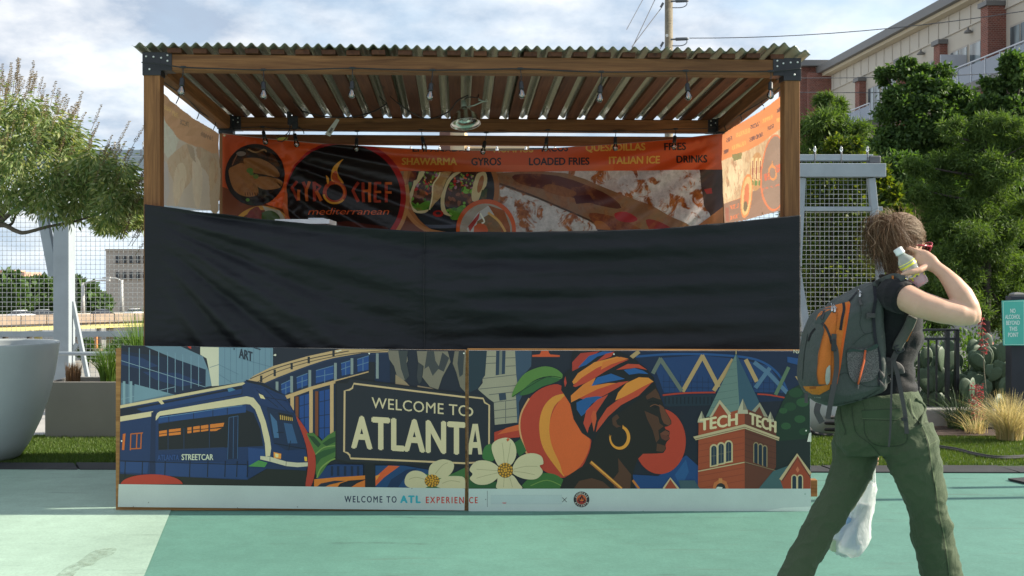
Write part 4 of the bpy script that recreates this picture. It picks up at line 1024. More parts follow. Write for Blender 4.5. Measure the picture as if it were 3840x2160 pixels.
# ================================================================ cloth and banners of the stall
tK = NT('black cloth')
kw = tK.noise(900, 2, 0.6)
kv = tK.ramp(tK.noise(2.0, 4, 0.6), [(0.3, 0.7), (0.7, 1.3)])
tK.set(base=tK.mix(1.0, (0.0052, 0.0060, 0.0092), kv, 'MULTIPLY'), rough=0.52, spec=0.34, sheen=0.02)
wr = tK.noise(7, 5, 0.6, stretch=(0.5, 1, 2.2), dist=0.6)
tK.bump(tK.mix(0.25, wr, kw), 0.35, 0.02)
top_tab = [(542, 765), (700, 787), (1029, 826), (1234, 844), (1590, 869), (1930, 870), (2242, 865), (2476, 857), (2711, 836), (3001, 806)]
def cloth_disp(px, py):
    u, v = (px - 542) / 2460.0, (py - 765) / 540.0
    th = atan2(py - 775 + 18, px - 400)
    fan = (0.027 * sin(th * 27 + 1.2 * sin(th * 7)) + 0.006 * sin(th * 71 + 1.0)) * sstep(560, 900, px) * (1 - 0.55 * sstep(1300, 2200, px))
    v2 = v + 0.22 * (u - .65) ** 2
    hor = .75 * (0.012 * sin(v2 * 24 + 1.5 * sin(u * 3)) + 0.008 * sin(v2 * 47 + u * 5 + 2)) * sstep(1450, 1900, px)
    n = 0.010 * mnoise.noise((u * 8, v * 9, 1.3)) + 0.004 * mnoise.noise((u * 30, v * 22, 5.0)) + 0.012 * mnoise.noise((u * 3.0, v * 5 + u * 3, 9.1))
    n += (1 - .6 * sstep(1500, 2100, px)) * 0.0030 * (1 - abs(mnoise.noise((u * 26 + v * 3, v * 15 - u * 10, 3.3)))) ** 4 + (1 - .6 * sstep(1500, 2100, px)) * 0.0020 * (1 - abs(mnoise.noise((u * 48, v * 26 + u * 14, 7.7)))) ** 5
    seam = -0.006 * exp(-((px - 1590) / 14.0) ** 2)
    edge = sstep(542, 640, px) * sstep(3001, 2900, px)
    return (fan + hor + n) * (0.25 + 0.75 * edge) * (1 - .6 * sstep(2200, 3000, px)) + seam
P = []; NX, NY = 420, 110
for j in range(NY + 1):
    row = []
    for i in range(NX + 1):
        px = 541 + (3003 - 541) * i / NX
        y0 = lerp_list(top_tab, px) + 2.0 * mnoise.noise((px * .01, 3, 3)); y1 = 1345
        py = y0 + (y1 - y0) * j / NY
        Yc = 6.945 + 0.06 * i / NX
        p = U(px, py, Yc); p.y -= cloth_disp(px, py) - 0.006
        row.append(p)
    P.append(row)
m = MB(); m.grid(P)
cl = m.build('black_drape', tK.m, None, smooth=True)
md = cl.modifiers.new('thick', 'SOLIDIFY'); md.thickness = 0.0015
tag(cl, 'wide wrinkled black cloth hung across the front of the stall', 'drape')
# seam stitching
m = MB(); pts = []
for j in range(0, 60):
    py = 872 + j * 8; px = 1590 + 2 * mnoise.noise((j * .15, 0, 0)); p = U(px, py, 6.945 + .06 * (px - 541) / 2462.); p.y -= cloth_disp(px, py) + .001; pts.append(p)
m.tube(pts, 0.0022, 5); m.build('seam', M_cable, cl)

# added cloth on the left flank, unseen, put there to shade the floor
P = []
for j in range(25):
    z = 1.70 - 1.68 * j / 24; row = []
    for i in range(41):
        t = i / 40; p = cFL.lerp(cBL, .03 + .94 * t); row.append(Vector((p.x - .02 + .02 * sin(t * 30 + j * .05) + .01 * mnoise.noise((t * 8, z * 2, 1)), p.y, z)))
    P.append(row)
m = MB(); m.grid(P); sdp = m.build('added_shade_cloth', tK.m, None, smooth=True); md = sdp.modifiers.new('thick', 'SOLIDIFY'); md.thickness = .0015
tag(sdp, 'unseen black cloth added on the left flank of the stall to shade the floor', 'drape')
# --- back banner
M_ban = print_mat('banner vinyl', 0.33, transl=0.22, grain=0.05)
bp0 = BL + Vector((0, -.015, 0)); bn = -ey
btop = [(834, 500), (992, 519), (1241, 540), (1600, 561), (1909, 566), (2222, 547), (2511, 524), (2708, 502)]
def ban_d(px, py):
    th = atan2(py - 480, px - 700)
    a = (0.020 * sin(th * 40) + 0.009 * sin(th * 74 + 1)) * sstep(850, 1100, px) * (1 - 0.75 * sstep(1500, 2000, px))
    th2 = atan2(py - 470, 2860 - px)
    b = 0.013 * sin(th2 * 30 + .5) * sstep(1900, 2400, px) * sstep(2709, 2600, px)
    return a + b + 0.008 * mnoise.noise((px * .004, py * .008, 2.2)) + 0.03 * sstep(834, 1700, px) * sstep(2709, 1800, px) * .6
def ban_p(px, py):
    p = on_plane(px, py, bp0, bn); return p + bn * ban_d(px, py)
ban_pl = pl_interp(ban_d, 26)
def ban_map(px, py):
    pp = on_plane(px, py, bp0, bn) + bn * ban_pl(px, py)
    p = ban_p(px, py); a = ban_p(px + 4, py) - p; b = ban_p(px, py + 4) - p
    n = b.cross(a).normalized()
    if n.dot(bn) < 0: n = -n
    return pp, n, bn
def back_art():
    A = Art((0, 0, 1.0), 1.42)
    y2 = 905
    topc = smooth_curve(btop, 6)
    OR, OR2, DK = (178, 72, 32), (190, 82, 40), (28, 20, 20)
    A.poly(topc + [(2712, y2), (834, y2)], OR)
    A.poly([(834, 700), (1010, 770), (1500, 905), (834, 905)], (112, 56, 32))
    # quesadilla photo, right
    A.poly([(1500, 643), (1909, 645), (2712, 634), (2712, y2), (1500, y2)], (178, 170, 168, 0.0))
    A.poly([(1500, 643), (1885, 645), (1890, 700), (1860, 800), (1700, 870), (1500, y2)], (150, 128, 108, .5))
    A.poly([(1872, 690), (1990, 735), (2200, 830), (2330, 905), (2010, 905), (1880, 800)], (180, 174, 174, 0))
    A.poly([(1880, 648), (2120, 650), (2330, 730), (2520, 800), (2600, 870), (2560, y2), (2330, y2), (2160, 800), (1900, 705), (1872, 668)], (128, 92, 66, .55), 3)
    A.poly([(1930, 655), (2090, 660), (2260, 720), (2330, 780), (2240, 770), (2080, 720), (1950, 690)], (84, 36, 26, .6), 3)
    A.poly([(2150, 735), (2210, 730), (2230, 760), (2160, 765)], (70, 24, 26)); A.poly([(2060, 690), (2160, 720), (2130, 740), (2040, 715)], (122, 70, 30, .6), 3)
    A.line([(1872, 690), (1990, 732), (2200, 822), (2330, 880)], 7, (60, 38, 26, .7), 4)
    A.poly([(2210, 800), (2300, 812), (2400, 858), (2440, 880), (2300, 880), (2230, 840)], (108, 50, 32, .5), 3); A.poly([(2305, 800), (2350, 795), (2390, 822), (2360, 835), (2315, 825)], (156, 34, 34), 3); A.poly([(2230, 830), (2262, 832), (2290, 862), (2240, 858)], (150, 88, 42), 3); A.poly([(2420, 825), (2470, 830), (2520, 862), (2450, 872)], (130, 34, 30, .7), 3)
    A.poly([(2330, 660), (2480, 640), (2630, 640), (2650, 760), (2690, 830), (2600, 850), (2440, 770), (2330, 712)], (184, 178, 180, 0), 2)
    A.poly([(2622, 636), (2712, 634), (2712, 782), (2670, 830), (2660, 800), (2640, 770)], (64, 44, 40)); A.poly([(2640, 710), (2668, 705), (2672, 725), (2650, 728)], (150, 40, 36)); A.poly([(2610, 850), (2712, 775), (2712, y2), (2560, y2)], (158, 96, 54)); A.poly([(2240, 860), (2330, 866), (2340, y2), (2240, y2)], (22, 22, 24))
    # taco disc
    A.ell(1690, 710, 150 + 32, 156 + 32, (150, 96, 58), 48); A.ell(1692, 710, 162, 168, (36, 34, 38), 48)
    A.ell(1650, 835, 150, 22, (78, 80, 96)); A.ell(1650, 828, 140, 16, (38, 38, 46))
    c8 = lambda pts: [(1500 + x * .3261, 600 + y * .3261) for x, y in pts]
    SH, SH2 = (190, 170, 128), (176, 140, 92, .55)
    def fill(x0, x1, y0, y1, seed, skew):
        rr = random.Random(seed)
        A.poly(c8([(x0 + 30 + skew, y0), (x1 + skew * .8, y0), (x1, y1 * .6 + y0 * .4), (x1 - 20, y1), (x0 + 40, y1 + 20), (x0, y1 * .7 + y0 * .3)]), (64, 40, 32, .5), 2)
        for c, n, s, ya, yb in (((122, 74, 54, .5), 14, 34, .5, .95), ((168, 38, 36), 9, 30, .05, .6), ((96, 132, 48), 11, 26, .0, .6), ((158, 112, 124), 8, 24, .0, .5), ((70, 40, 52), 6, 24, .3, .7), ((190, 84, 48), 5, 22, .1, .8), ((128, 150, 70), 8, 18, .0, .4), ((200, 160, 90), 4, 14, .1, .6)):
            for _ in range(n):
                t = rr.uniform(ya, yb); y = y0 + (y1 - y0) * t; x = rr.uniform(x0 + 45, x1 - 30) + skew * (1 - t); A.ell(*c8([(x, y)])[0], s * .3261 * rr.uniform(.5, 1.1), s * .3261 * rr.uniform(.3, .7), c, 8, rr.uniform(0, 3))
    def lettuce(pts, seed):
        rr = random.Random(seed); A.poly(c8(pts), (84, 130, 44, .6), 3)
        for _ in range(9): x, y = rr.choice(pts); A.ell(*c8([(x + rr.uniform(-30, 30), y + rr.uniform(-25, 25))])[0], rr.uniform(5, 12), rr.uniform(3, 7), (112, 160, 62) if rr.random() < .5 else (58, 100, 34), 8, rr.uniform(0, 3))
    fill(110, 420, 145, 480, 1, 70); lettuce([(110, 460), (200, 520), (300, 470), (350, 480), (330, 570), (220, 590), (130, 550)], 2)
    A.poly(c8([(95, 470), (110, 390), (150, 290), (160, 240), (195, 225), (225, 140), (290, 140), (240, 230), (180, 300), (150, 400), (130, 500), (200, 590), (330, 570), (290, 612), (190, 612), (120, 560)]), SH, 2)
    A.poly(c8([(350, 560), (375, 420), (380, 290), (430, 230), (460, 145), (610, 140), (545, 220), (500, 320), (475, 420), (400, 500)]), SH2, 2); A.line(c8([(340, 575), (372, 420), (380, 290), (440, 200), (462, 145)]), 5, (206, 190, 150), 4)
    fill(500, 860, 145, 520, 3, 60); lettuce([(560, 560), (640, 560), (720, 520), (740, 590), (690, 680), (600, 690), (570, 640)], 4); lettuce([(740, 340), (800, 340), (830, 370), (760, 390)], 6)
    A.poly(c8([(470, 540), (470, 430), (500, 340), (540, 240), (600, 170), (640, 145), (700, 145), (620, 200), (560, 280), (525, 380), (510, 500), (540, 600), (600, 650), (540, 640), (490, 610)]), SH, 2)
    A.poly(c8([(830, 470), (822, 380), (850, 260), (880, 170), (930, 142), (985, 145), (1002, 220), (990, 300), (940, 370), (905, 460), (870, 478)]), SH, 2); A.ell(*c8([(925, 280)])[0], 10, 34, (150, 96, 58), 14, .25); A.poly(c8([(940, 350), (1005, 330), (990, 470), (910, 470)]), (52, 66, 40, .7))
    A.ell(*c8([(440, 620)])[0], 20, 13, (150, 34, 30), 14); A.ell(*c8([(440, 615)])[0], 10, 6, (46, 40, 44), 12); A.poly(c8([(60, 280), (140, 260), (120, 340), (70, 380)]), (62, 92, 44, .6), 2); A.poly(c8([(90, 150), (190, 145), (170, 230), (110, 250)]), (96, 40, 34, .5), 2)
    A.ring(1690, 710, 160, 180, (148, 92, 56), 60, 1.05, (30, 330)); A.poly([(1480, 800), (1520, 790), (1590, 870), (1640, y2), (1480, y2)], (106, 54, 34)); A.line([(1524, 640), (1512, 730), (1530, 800), (1590, 858), (1700, 882)], 15, (168, 112, 72), 6)
    # band with dishes
    A.poly(topc[18:] + [(2712, 636), (1909, 645), (1460, 643), (1400, 560)], (184, 76, 34)); A.poly([(1700, 620), (2300, 618), (2300, 641), (1700, 646)], (190, 88, 46))
    B, G = (36, 30, 30), (198, 152, 66)
    for s, x0, x1, y, c, sl in (('EMPANADAS', 1548, 1762, 569, B, .0), ('HUMMUS', 1852, 1998, 572, G, 0.0), ('TACOS', 2024, 2128, 570, B, -.02), ('QUESADILLAS', 2196, 2418, 568, G, -.02), ('FRIES', 2490, 2570, 564, B, -.02),
                                ('SHAWARMA', 1508, 1713, 619, G, 0), ('GYROS', 1768, 1878, 620, B, 0), ('LOADED FRIES', 1984, 2208, 620, B, -.006), ('ITALIAN ICE', 2283, 2473, 616, G, -.02), ('DRINKS', 2537, 2650, 611, B, -.015)):
        A.text(s, x0, x1, y, 28, c, sl, 0.035)
    # empanada pan
    A.ell(957, 656, 112, 116, DK, 48); A.ell(957, 650, 96, 98, (44, 32, 28, .7), 40)
    A.poly([(858, 640), (880, 622), (912, 612), (940, 640), (960, 680), (970, 725), (940, 738), (900, 730), (872, 700)], (158, 104, 62, .6), 3)
    A.poly([(914, 600), (930, 592), (980, 596), (1030, 625), (1050, 655), (1040, 665), (990, 655), (930, 640)], (150, 100, 58, .6), 3); A.poly([(952, 675), (980, 662), (1030, 668), (1060, 682), (1050, 704), (1000, 712), (966, 700)], (162, 108, 66, .6), 3)
    A.lines([(920 + 9 * k, 722, 922 + 9 * k, 734) for k in range(6)], 2.5, (78, 44, 26)); A.lines([(1040 + 4 * k, 684 + 3 * k, 1052 + 2 * k, 700) for k in range(3)], 2.5, (78, 44, 26))
    for x, y, r in ((938, 640, 13), (960, 662, 11), (944, 652, 8), (930, 750, 8)): A.ell(x, y, r, r * .8, (88, 124, 56, .7), 10)
    A.ell(905, 577, 18, 9, (126, 110, 100)); A.line([(930, 560), (960, 572), (990, 562), (1000, 570)], 6, (150, 112, 74), 4); A.line([(872, 620), (880, 600), (890, 580)], 4, (130, 84, 60), 3)
    # lower-left plate
    A.ring(985, 900, 112, 128, (190, 134, 56), 40, 1.0, (190, 350)); A.ell(985, 905, 108, 108, (62, 58, 52)); A.poly([(930, 800), (970, 775), (985, 830), (940, 850)], (120, 48, 44), 3); A.poly([(985, 772), (1050, 790), (1075, 830), (1000, 800)], (168, 158, 140)); A.poly([(985, 800), (1020, 790), (1050, 815), (1040, 850), (990, 840)], (66, 84, 48), 3)
    # logo disc
    A.ell(1297, 740, 228, 216, (150, 34, 34), 64); A.ell(1288, 742, 216, 202, DK, 64); A.poly([(1060, 770), (1075, 690), (1082, 800), (1110, 905), (1088, 905)], (190, 96, 56)); A.ring(1297, 740, 226, 240, (176, 120, 74), 40, .97, (-12, 60))
    A.poly([(1130, 905), (1190, 838), (1300, 830), (1450, 850), (1500, 905)], (70, 30, 24)); A.text("TRUCK", 1300, 1420, 878, 26, (190, 86, 44), 0.06, .03)
    R1, R2 = (150, 52, 36), (190, 92, 42)
    def st(pts, w, c): A.line(pts, w, c)
    st([(1115, 680), (1097, 707), (1118, 751)], 11, R1); st([(1120, 751), (1122, 712)], 11, R2)
    st([(1137, 682), (1150, 712)], 11, R1); st([(1161, 681), (1150, 712), (1152, 755)], 11, R2)
    st([(1178, 682), (1182, 756)], 12, R1); st([(1178, 685), (1202, 700), (1188, 717)], 10, R1); st([(1186, 716), (1207, 754)], 12, R2)
    A.ring(1256, 722, 31, 45, (164, 60, 36), 40, .97); A.ring(1256, 722, 38, 46, (206, 146, 54), 30, .97, (40, 170)); A.ring(1258, 722, 31, 38, (190, 92, 42), 30, .97, (-90, 60))
    A.poly([(1246, 680), (1242, 650), (1252, 625), (1275, 606), (1290, 599), (1276, 615), (1265, 640), (1272, 660), (1284, 676), (1290, 690), (1270, 682)], (204, 138, 52), 3); A.poly([(1252, 680), (1246, 655), (1262, 640), (1268, 668), (1280, 685)], (176, 76, 42), 3); A.poly([(1230, 692), (1226, 672), (1224, 658), (1234, 668), (1236, 682)], (204, 138, 52), 3)
    st([(1345, 684), (1325, 716), (1344, 757)], 12, R1); st([(1362, 684), (1364, 759)], 11, R1); st([(1387, 684), (1387, 759)], 11, R2); st([(1362, 718), (1388, 716)], 10, R2)
    st([(1408, 684), (1408, 759)], 11, R1); 
    for y in (687, 721, 756): st([(1406, y), (1430, y)], 9, R2 if y == 721 else R1)
    st([(1448, 685), (1450, 760)], 11, R1); st([(1446, 688), (1470, 688)], 9, R2); st([(1446, 722), (1469, 722)], 9, R2)
    A.text('mediterranean', 1155, 1460, 805, 26, (198, 84, 42), 0.0, -0.008, 0.95, shear=0.25)
    # wrap disc
    A.ell(1822, 862, 112, 114, (184, 80, 36), 48); A.ell(1822, 866, 98, 102, (150, 140, 128, .8), 40); A.poly([(1750, 860), (1790, 800), (1830, 772), (1860, 800), (1800, 860), (1770, y2)], (176, 172, 170)); A.poly([(1830, 770), (1890, 790), (1912, 850), (1915, y2), (1860, y2), (1880, 850)], (140, 74, 32, .3)); A.poly([(1790, 830), (1840, 800), (1880, 850), (1880, y2), (1775, y2)], (118, 88, 52, .4)); A.poly([(1778, 850), (1810, 838), (1830, 862), (1815, 892), (1780, y2)], (184, 84, 46), 2); A.poly([(1755, 850), (1800, 795), (1795, 820), (1762, 870)], (150, 44, 36)); A.line([(1800, 800), (1816, 830), (1806, 838)], 6, (214, 206, 190), 4); A.line([(1830, 798), (1870, 830), (1895, 870)], 9, (196, 150, 84), 4)
    return A
bb_ = back_art()
# keep the letters and discs below the sagging top edge: trim each shape along it
def trim_top(A, tab):
    for i, (x, y) in enumerate(A.v):
        t = lerp_list(tab, x) + 0.5
        if y < t: A.v[i] = (x, t)
trim_top(bb_, smooth_curve(btop, 6))
bk = thing('back_banner', 'orange food banner with black logo disc hung along the back of the stall', 'banner', on_plane(1770, 700, bp0, bn))
bb_.build('print', M_ban, bk, ban_map, step=26, clip=(834, 480, 2711, 905))
M_grom = mat('brass grommet', (0.55, 0.42, 0.22), 0.35, metal=0.9)
for x, y in ((842, 508), (2702, 511)):
    g = MB(); p, n, _ = ban_map(x, y); g.lathe([(0.004, 0), (0.009, 0), (0.009, .002), (0.004, .002)], p + n * .006, 12, n.to_track_quat('Z', 'Y').to_matrix()); g.build('grommet', M_grom, bk)
# top hem roll
m = MB(); pts = []
for x, y in smooth_curve(btop, 6): p, n, _ = ban_map(x, y); pts.append(p + n * .002)
m.tube(pts, .0035, 6); m.build('hem', mat('banner hem', (0.42, 0.30, 0.24), 0.5), bk)

# --- side banners: seen from behind, thin vinyl that glows when the sun is on the far side
M_side = print_mat('side banner vinyl', 0.4, transl=0.38, wash=0.12, grain=0.05, bumpf=0.3)
rp0 = FR - ex * .05
r_pl = pl_interp(lambda px, py: 0.012 * sin(px * .035 + py * .012) + .006 * mnoise.noise((px * .02, py * .02, 0)), 40)
def r_map(px, py):
    p = on_plane(px, py, rp0, ex)
    return p - ex * r_pl(px, py), -ex
def right_art():
    A = Art((2660, 160, 400 / 828.0), 1.15)
    A.poly([(108, 712), (290, 600), (430, 500), (582, 395), (582, 1292), (430, 1335), (290, 1378), (108, 1402)], (214, 128, 70))
    A.poly([(108, 918), (300, 830), (430, 760), (582, 655), (582, 1120), (430, 1120), (340, 1160), (108, 1250)], (206, 178, 140, .6))
    A.poly([(108, 1250), (250, 1200), (430, 1110), (582, 1060), (582, 1292), (430, 1335), (290, 1378), (108, 1402)], (142, 106, 88))
    A.poly([(150, 980), (200, 900), (250, 920), (240, 1100), (130, 1220), (118, 1130)], (222, 196, 158, .35), 3); A.poly([(180, 870), (250, 850), (240, 900), (190, 920)], (120, 116, 66, .6))
    A.ell(368, 1000, 62, 150, (190, 140, 88, .8), 30); 
    for x in (330, 365, 400): A.poly([(x - 14, 900), (x + 6, 890), (x + 22, 1040), (x + 10, 1090), (x - 8, 1050)], (216, 190, 140)); A.poly([(x - 4, 920), (x + 6, 915), (x + 14, 1060), (x, 1060)], (150, 70, 54)); A.ell(x + 4, 1090, 14, 22, (92, 122, 56))
    A.ell(505, 1010, 98, 300, (206, 110, 66), 44, .06); A.ell(507, 1008, 86, 284, (140, 112, 96), 44, .06)
    A.ring(498, 1010, 20, 30, (206, 130, 70), 24, 2.0); A.poly([(490, 955), (500, 905), (505, 960)], (206, 130, 70)); A.text('GYRO', 520, 576, 1010, 62, (196, 92, 60), -.35, .03, mirror=True); A.text('CHEF', 440, 480, 1075, 56, (196, 92, 60), -.35, .03, mirror=True); A.text('mediterranean', 416, 540, 1150, 24, (190, 100, 70), -.34, .0, mirror=True)
    A.ell(288, 1190, 54, 172, (216, 128, 66), 36, .05); A.ell(288, 1190, 45, 152, (216, 180, 118, .8), 36, .05); A.poly([(270, 1120), (300, 1100), (312, 1240), (285, 1300), (265, 1230)], (206, 110, 66), 3); A.ell(285, 1270, 20, 40, (110, 90, 60), 12)
    for s, x0, x1, y, c in (('FRIES', 145, 188, 775, (110, 62, 54)), ('QUESADILLAS', 218, 312, 735, (226, 160, 84)), ('TACOS', 318, 382, 672, (110, 62, 54)), ('HUMMUS', 404, 488, 625, (226, 160, 84)), ('EMPANADAS', 528, 582, 545, (110, 62, 54)),
                            ('DRINKS', 122, 156, 868, (110, 62, 54)), ('ITALIAN ICE', 182, 274, 835, (226, 160, 84)), ('LOADED FRIES', 305, 412, 770, (110, 62, 54)), ('GYROS', 450, 505, 685, (110, 62, 54)), ('SHAWARMA', 524, 582, 625, (226, 160, 84))):
        A.text(s, x0, x1, y, 34, c, -.45, .03, mirror=True)
    A.text('CALL TODAY', 150, 220, 1300, 38, (206, 110, 66), -.28, .02, mirror=True); A.text('TO BOOK US', 154, 226, 1378, 34, (206, 110, 66), -.28, .02, mirror=True); A.rect(118, 1280, 144, 1390, (150, 84, 66))
    return A
ra = right_art()
rb = thing('side_banner', 'sunlit orange side banner with mirrored lettering at the right end', 'banner', r_map(2830, 800)[0])
ra.build_single('print', M_side, rb, r_map)
for x, y in ((2864, 408), (2783, 455), (2725, 500), (2863, 800)):
    g = MB(); p, n = r_map(x, y); g.lathe([(0.003, 0), (0.008, 0), (0.008, .002), (0.003, .002)], p + n * .006, 10, n.to_track_quat('Z', 'Y').to_matrix()); g.build('grommet', M_grom, rb)
lp0 = FL + ex * .05
l_pl = pl_interp(lambda px, py: 0.007 * sin(atan2(py - 330, px - 560) * 16), 30)
def l_map(px, py):
    p = on_plane(px, py, lp0, ex)
    return p + ex * l_pl(px, py), ex
def left_art():
    A = Art((500, 140, 1240 / 2364.0), 1.25)
    A.poly([(188, 372), (300, 480), (430, 580), (560, 655), (612, 690), (612, 1245), (188, 1196)], (176, 160, 142))
    A.poly([(188, 372), (300, 480), (430, 580), (560, 655), (612, 690), (612, 860), (480, 800), (330, 730), (230, 600), (190, 520)], (176, 130, 92))
    A.poly([(190, 540), (230, 600), (330, 730), (300, 820), (240, 860), (190, 780)], (184, 180, 162, .9)); A.poly([(240, 880), (320, 800), (400, 760), (440, 850), (430, 1000), (330, 1100), (270, 1000)], (176, 152, 124, .8), 3); A.poly([(450, 780), (560, 830), (612, 860), (612, 1240), (560, 1230), (540, 1000), (470, 900)], (164, 142, 116, .8), 3); A.poly([(300, 930), (360, 900), (380, 1000), (330, 1150), (300, 1210), (280, 1080)], (190, 170, 142, .8), 3); A.poly([(430, 860), (480, 900), (500, 1050), (470, 1220), (430, 1150)], (190, 172, 148, .9), 3); A.poly([(380, 760), (430, 790), (450, 900), (410, 850)], (150, 130, 108)); A.poly([(545, 880), (590, 870), (600, 1000), (560, 1100), (540, 1000)], (168, 142, 110, .7), 3)
    A.poly([(190, 860), (240, 900), (260, 1100), (240, 1200), (190, 1196)], (170, 160, 152))
    A.text('TACOS', 335, 398, 620, 40, (120, 90, 66), .38, .02, mirror=True); A.text('SHAWARMA', 485, 572, 705, 36, (128, 92, 64), .42, .02, mirror=True); A.text('EMPANADAS', 205, 322, 500, 38, (196, 156, 100), .7, .02, mirror=True); A.text('GYROS', 500, 560, 660, 28, (186, 148, 96), .4, .02, mirror=True)
    return A
la = left_art()
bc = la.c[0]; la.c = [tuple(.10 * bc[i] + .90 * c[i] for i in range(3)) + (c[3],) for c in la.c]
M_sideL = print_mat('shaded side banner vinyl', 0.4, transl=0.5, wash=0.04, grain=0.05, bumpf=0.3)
lb = thing('side_banner', 'washed-out pale side banner sagging at the left end', 'banner', l_map(710, 800)[0])
la.build_single('print', M_sideL, lb, l_map)
# ================================================================ mesh fence along the deck edge, planters
M_gal = mat('grey painted steel', (0.315, 0.36, 0.39), 0.45, 0.10, 5, 0.05, 60)
M_wire = mat('wire mesh', (0.36, 0.385, 0.39), 0.5, 0.1, 20)
M_cap = mat('dark end cap', (0.10, 0.10, 0.11), 0.5)
YF = 12.6
def Xf(px, Y=YF): return (px - CX) / FPX * Y
def Zf(py, Y=YF): return CH + (CY - py) / FPX * Y
def wire_panel(parent, x0, x1, z0, z1, Y, sp=0.0505, r=0.0024, tilt=0.0):
    vs = []; fs = []
    def bar(a, b, horiz):
        k = len(vs); ox = (0, 0, r) if horiz else (r, 0, 0)
        for p in (a, b):
            vs.append((p[0] - ox[0], p[1], p[2] - ox[2])); vs.append((p[0], p[1] - r, p[2])); vs.append((p[0] + ox[0], p[1], p[2] + ox[2])); vs.append((p[0], p[1] + r, p[2]))
        for q in range(4): fs.append((k + q, k + (q + 1) % 4, k + 4 + (q + 1) % 4, k + 4 + q))
    n = int((x1 - x0) / sp); rw = random.Random(int(x0 * 100))
    for i in range(n + 1):
        x = x0 + (x1 - x0) * i / n + rw.uniform(-.002, .002); bar((x, Y, z0), (x + rw.uniform(-.004, .004), Y + tilt, z1), False)
    n = int((z1 - z0) / sp)
    for i in range(n + 1):
        z = z0 + (z1 - z0) * i / n; t = (z - z0) / (z1 - z0) * tilt; bar((x0, Y + 2 * r + t, z), (x1, Y + 2 * r + t, z + rw.uniform(-.003, .003)), True)
    me = bpy.data.meshes.new('wire_mesh'); me.from_pydata(vs, [], fs); me.materials.append(M_wire)
    o = bpy.data.objects.new('wire_mesh', me); put(o, parent, Matrix.Identity(4)); return stuff(o)
def hbar(parent, name, x0, x1, zc, hh, d, Y=YF, m=None):
    b = MB(); b.box(((x0 + x1) / 2, Y, zc), (x1 - x0, d, hh)); return b.build(name, m or M_gal, parent, bevel=.006)
def c9(parent, x, z, Y):
    b = MB(); b.lathe([(0.009, 0), (0.011, .004), (0.011, .028), (0.0, .03)], (x, Y, z), 10); s_ = b.build('bulb_base', M_cap, parent, smooth=True)
    b = MB(); b.lathe([(0.009, 0), (0.0165, .018), (0.0165, .030), (0.010, .055), (0.003, .068), (0, .069)], (x, Y, z + .03), 12)
    b.build('bulb', M_c9, s_, smooth=True)
    k = MB(); k.tube([(x - .01, Y - .045, z + .005), (x - .012, Y - .052, z - .05), (x - .016, Y - .052, z - .10)], .005, 6); k.build('clip', M_cap, s_)
tC = NT('clear c9 glass'); tC.set(base=(0.9, 0.92, 0.92), rough=0.12, trans=0.75, spec=0.6); M_c9 = tC.m
# right-hand stretch
fr_ = thing('mesh_fence', 'grey steel mesh fence screen right of the stall', 'fence', (Xf(3150), YF, 0))
x0, x1 = Xf(2700), Xf(3296)
hbar(fr_, 'top_rail', Xf(1500), Xf(3270), Zf(592), .068, .09)
hbar(fr_, 'cross_beam', Xf(2600), Xf(3309), Zf(642), .148, .14, YF - .06)
hbar(fr_, 'mid_rail', Xf(2640), Xf(3301), Zf(785), .05, .07, YF - .05)
hbar(fr_, 'bottom_rail', Xf(2640), Xf(3330), Zf(1275), .07, .07, YF - .02)
wire_panel(fr_, Xf(2640), Xf(3282), Zf(1270), Zf(606), YF - .01)
b = MB(); b.box((Xf(3276), YF, Zf(600)), (.13, .12, .085)); b.build('end_cap', M_cap, fr_, bevel=.015)
def splay(parent, a, b_, w=.075, d=.09, Y=YF - .05):
    k = MB(); k.beam((Xf(a[0], Y), Y, Zf(a[1], Y)), (Xf(b_[0], Y), Y, Zf(b_[1], Y)), w, d, up=(0, 1, 0)); k.build('post', M_gal, parent, bevel=.006)
splay(fr_, (3266, 668), (3330, 1330)); splay(fr_, (3006, 668), (2990, 1000)); splay(fr_, (2985, 1000), (3040, 1330))
hbar(fr_, 'guard_rail', Xf(2700), Xf(3400), Zf(1300), .06, .06, YF - .03)
for k in range(17):
    px = 1540 + 108 * k if k < 13 else 2990 + (k - 13) * 99.5 + 63 - 99.5
    if k >= 13: px = (3056, 3155, 3253, 2957)[k - 13]
    c9(fr_, Xf(px), Zf(592) + .034, YF)
# left-hand stretch
fl_ = thing('mesh_fence', 'grey steel mesh fence screen left of the stall behind the tree', 'fence', (Xf(250), YF, 0))
hbar(fl_, 'top_rail', Xf(-200), Xf(1500), Zf(575), .075, .09)
hbar(fl_, 'cross_beam', Xf(-200), Xf(1500), Zf(615), .14, .14, YF - .06)
hbar(fl_, 'mid_rail', Xf(-200), Xf(900), Zf(778), .07, .07, YF - .05)
hbar(fl_, 'guard_rail', Xf(-200), Xf(900), Zf(1252), .060, .06, YF - .03)
wire_panel(fl_, Xf(-200), Xf(900), Zf(1500), Zf(590), YF - .01, .0505)
b = MB(); b.tube([(Xf(-200, 11.6), 11.6, Zf(1326, 11.6)), (Xf(900, 11.6), 11.6, Zf(1326, 11.6))], .021, 10); b.build('hand_rail', M_gal, fl_, smooth=True)
b = MB(); b.box((Xf(237, 11.9), 11.9, (Zf(600, 11.9) + 0) / 2), (.165, .12, Zf(600, 11.9))); b.build('post', M_gal, fl_, bevel=.008)
b = MB(); b.box((Xf(256, 12.05), 12.05, (Zf(600, 12) + 0) / 2), (.09, .16, Zf(600, 12))); b.build('post', M_gal, fl_, bevel=.008)
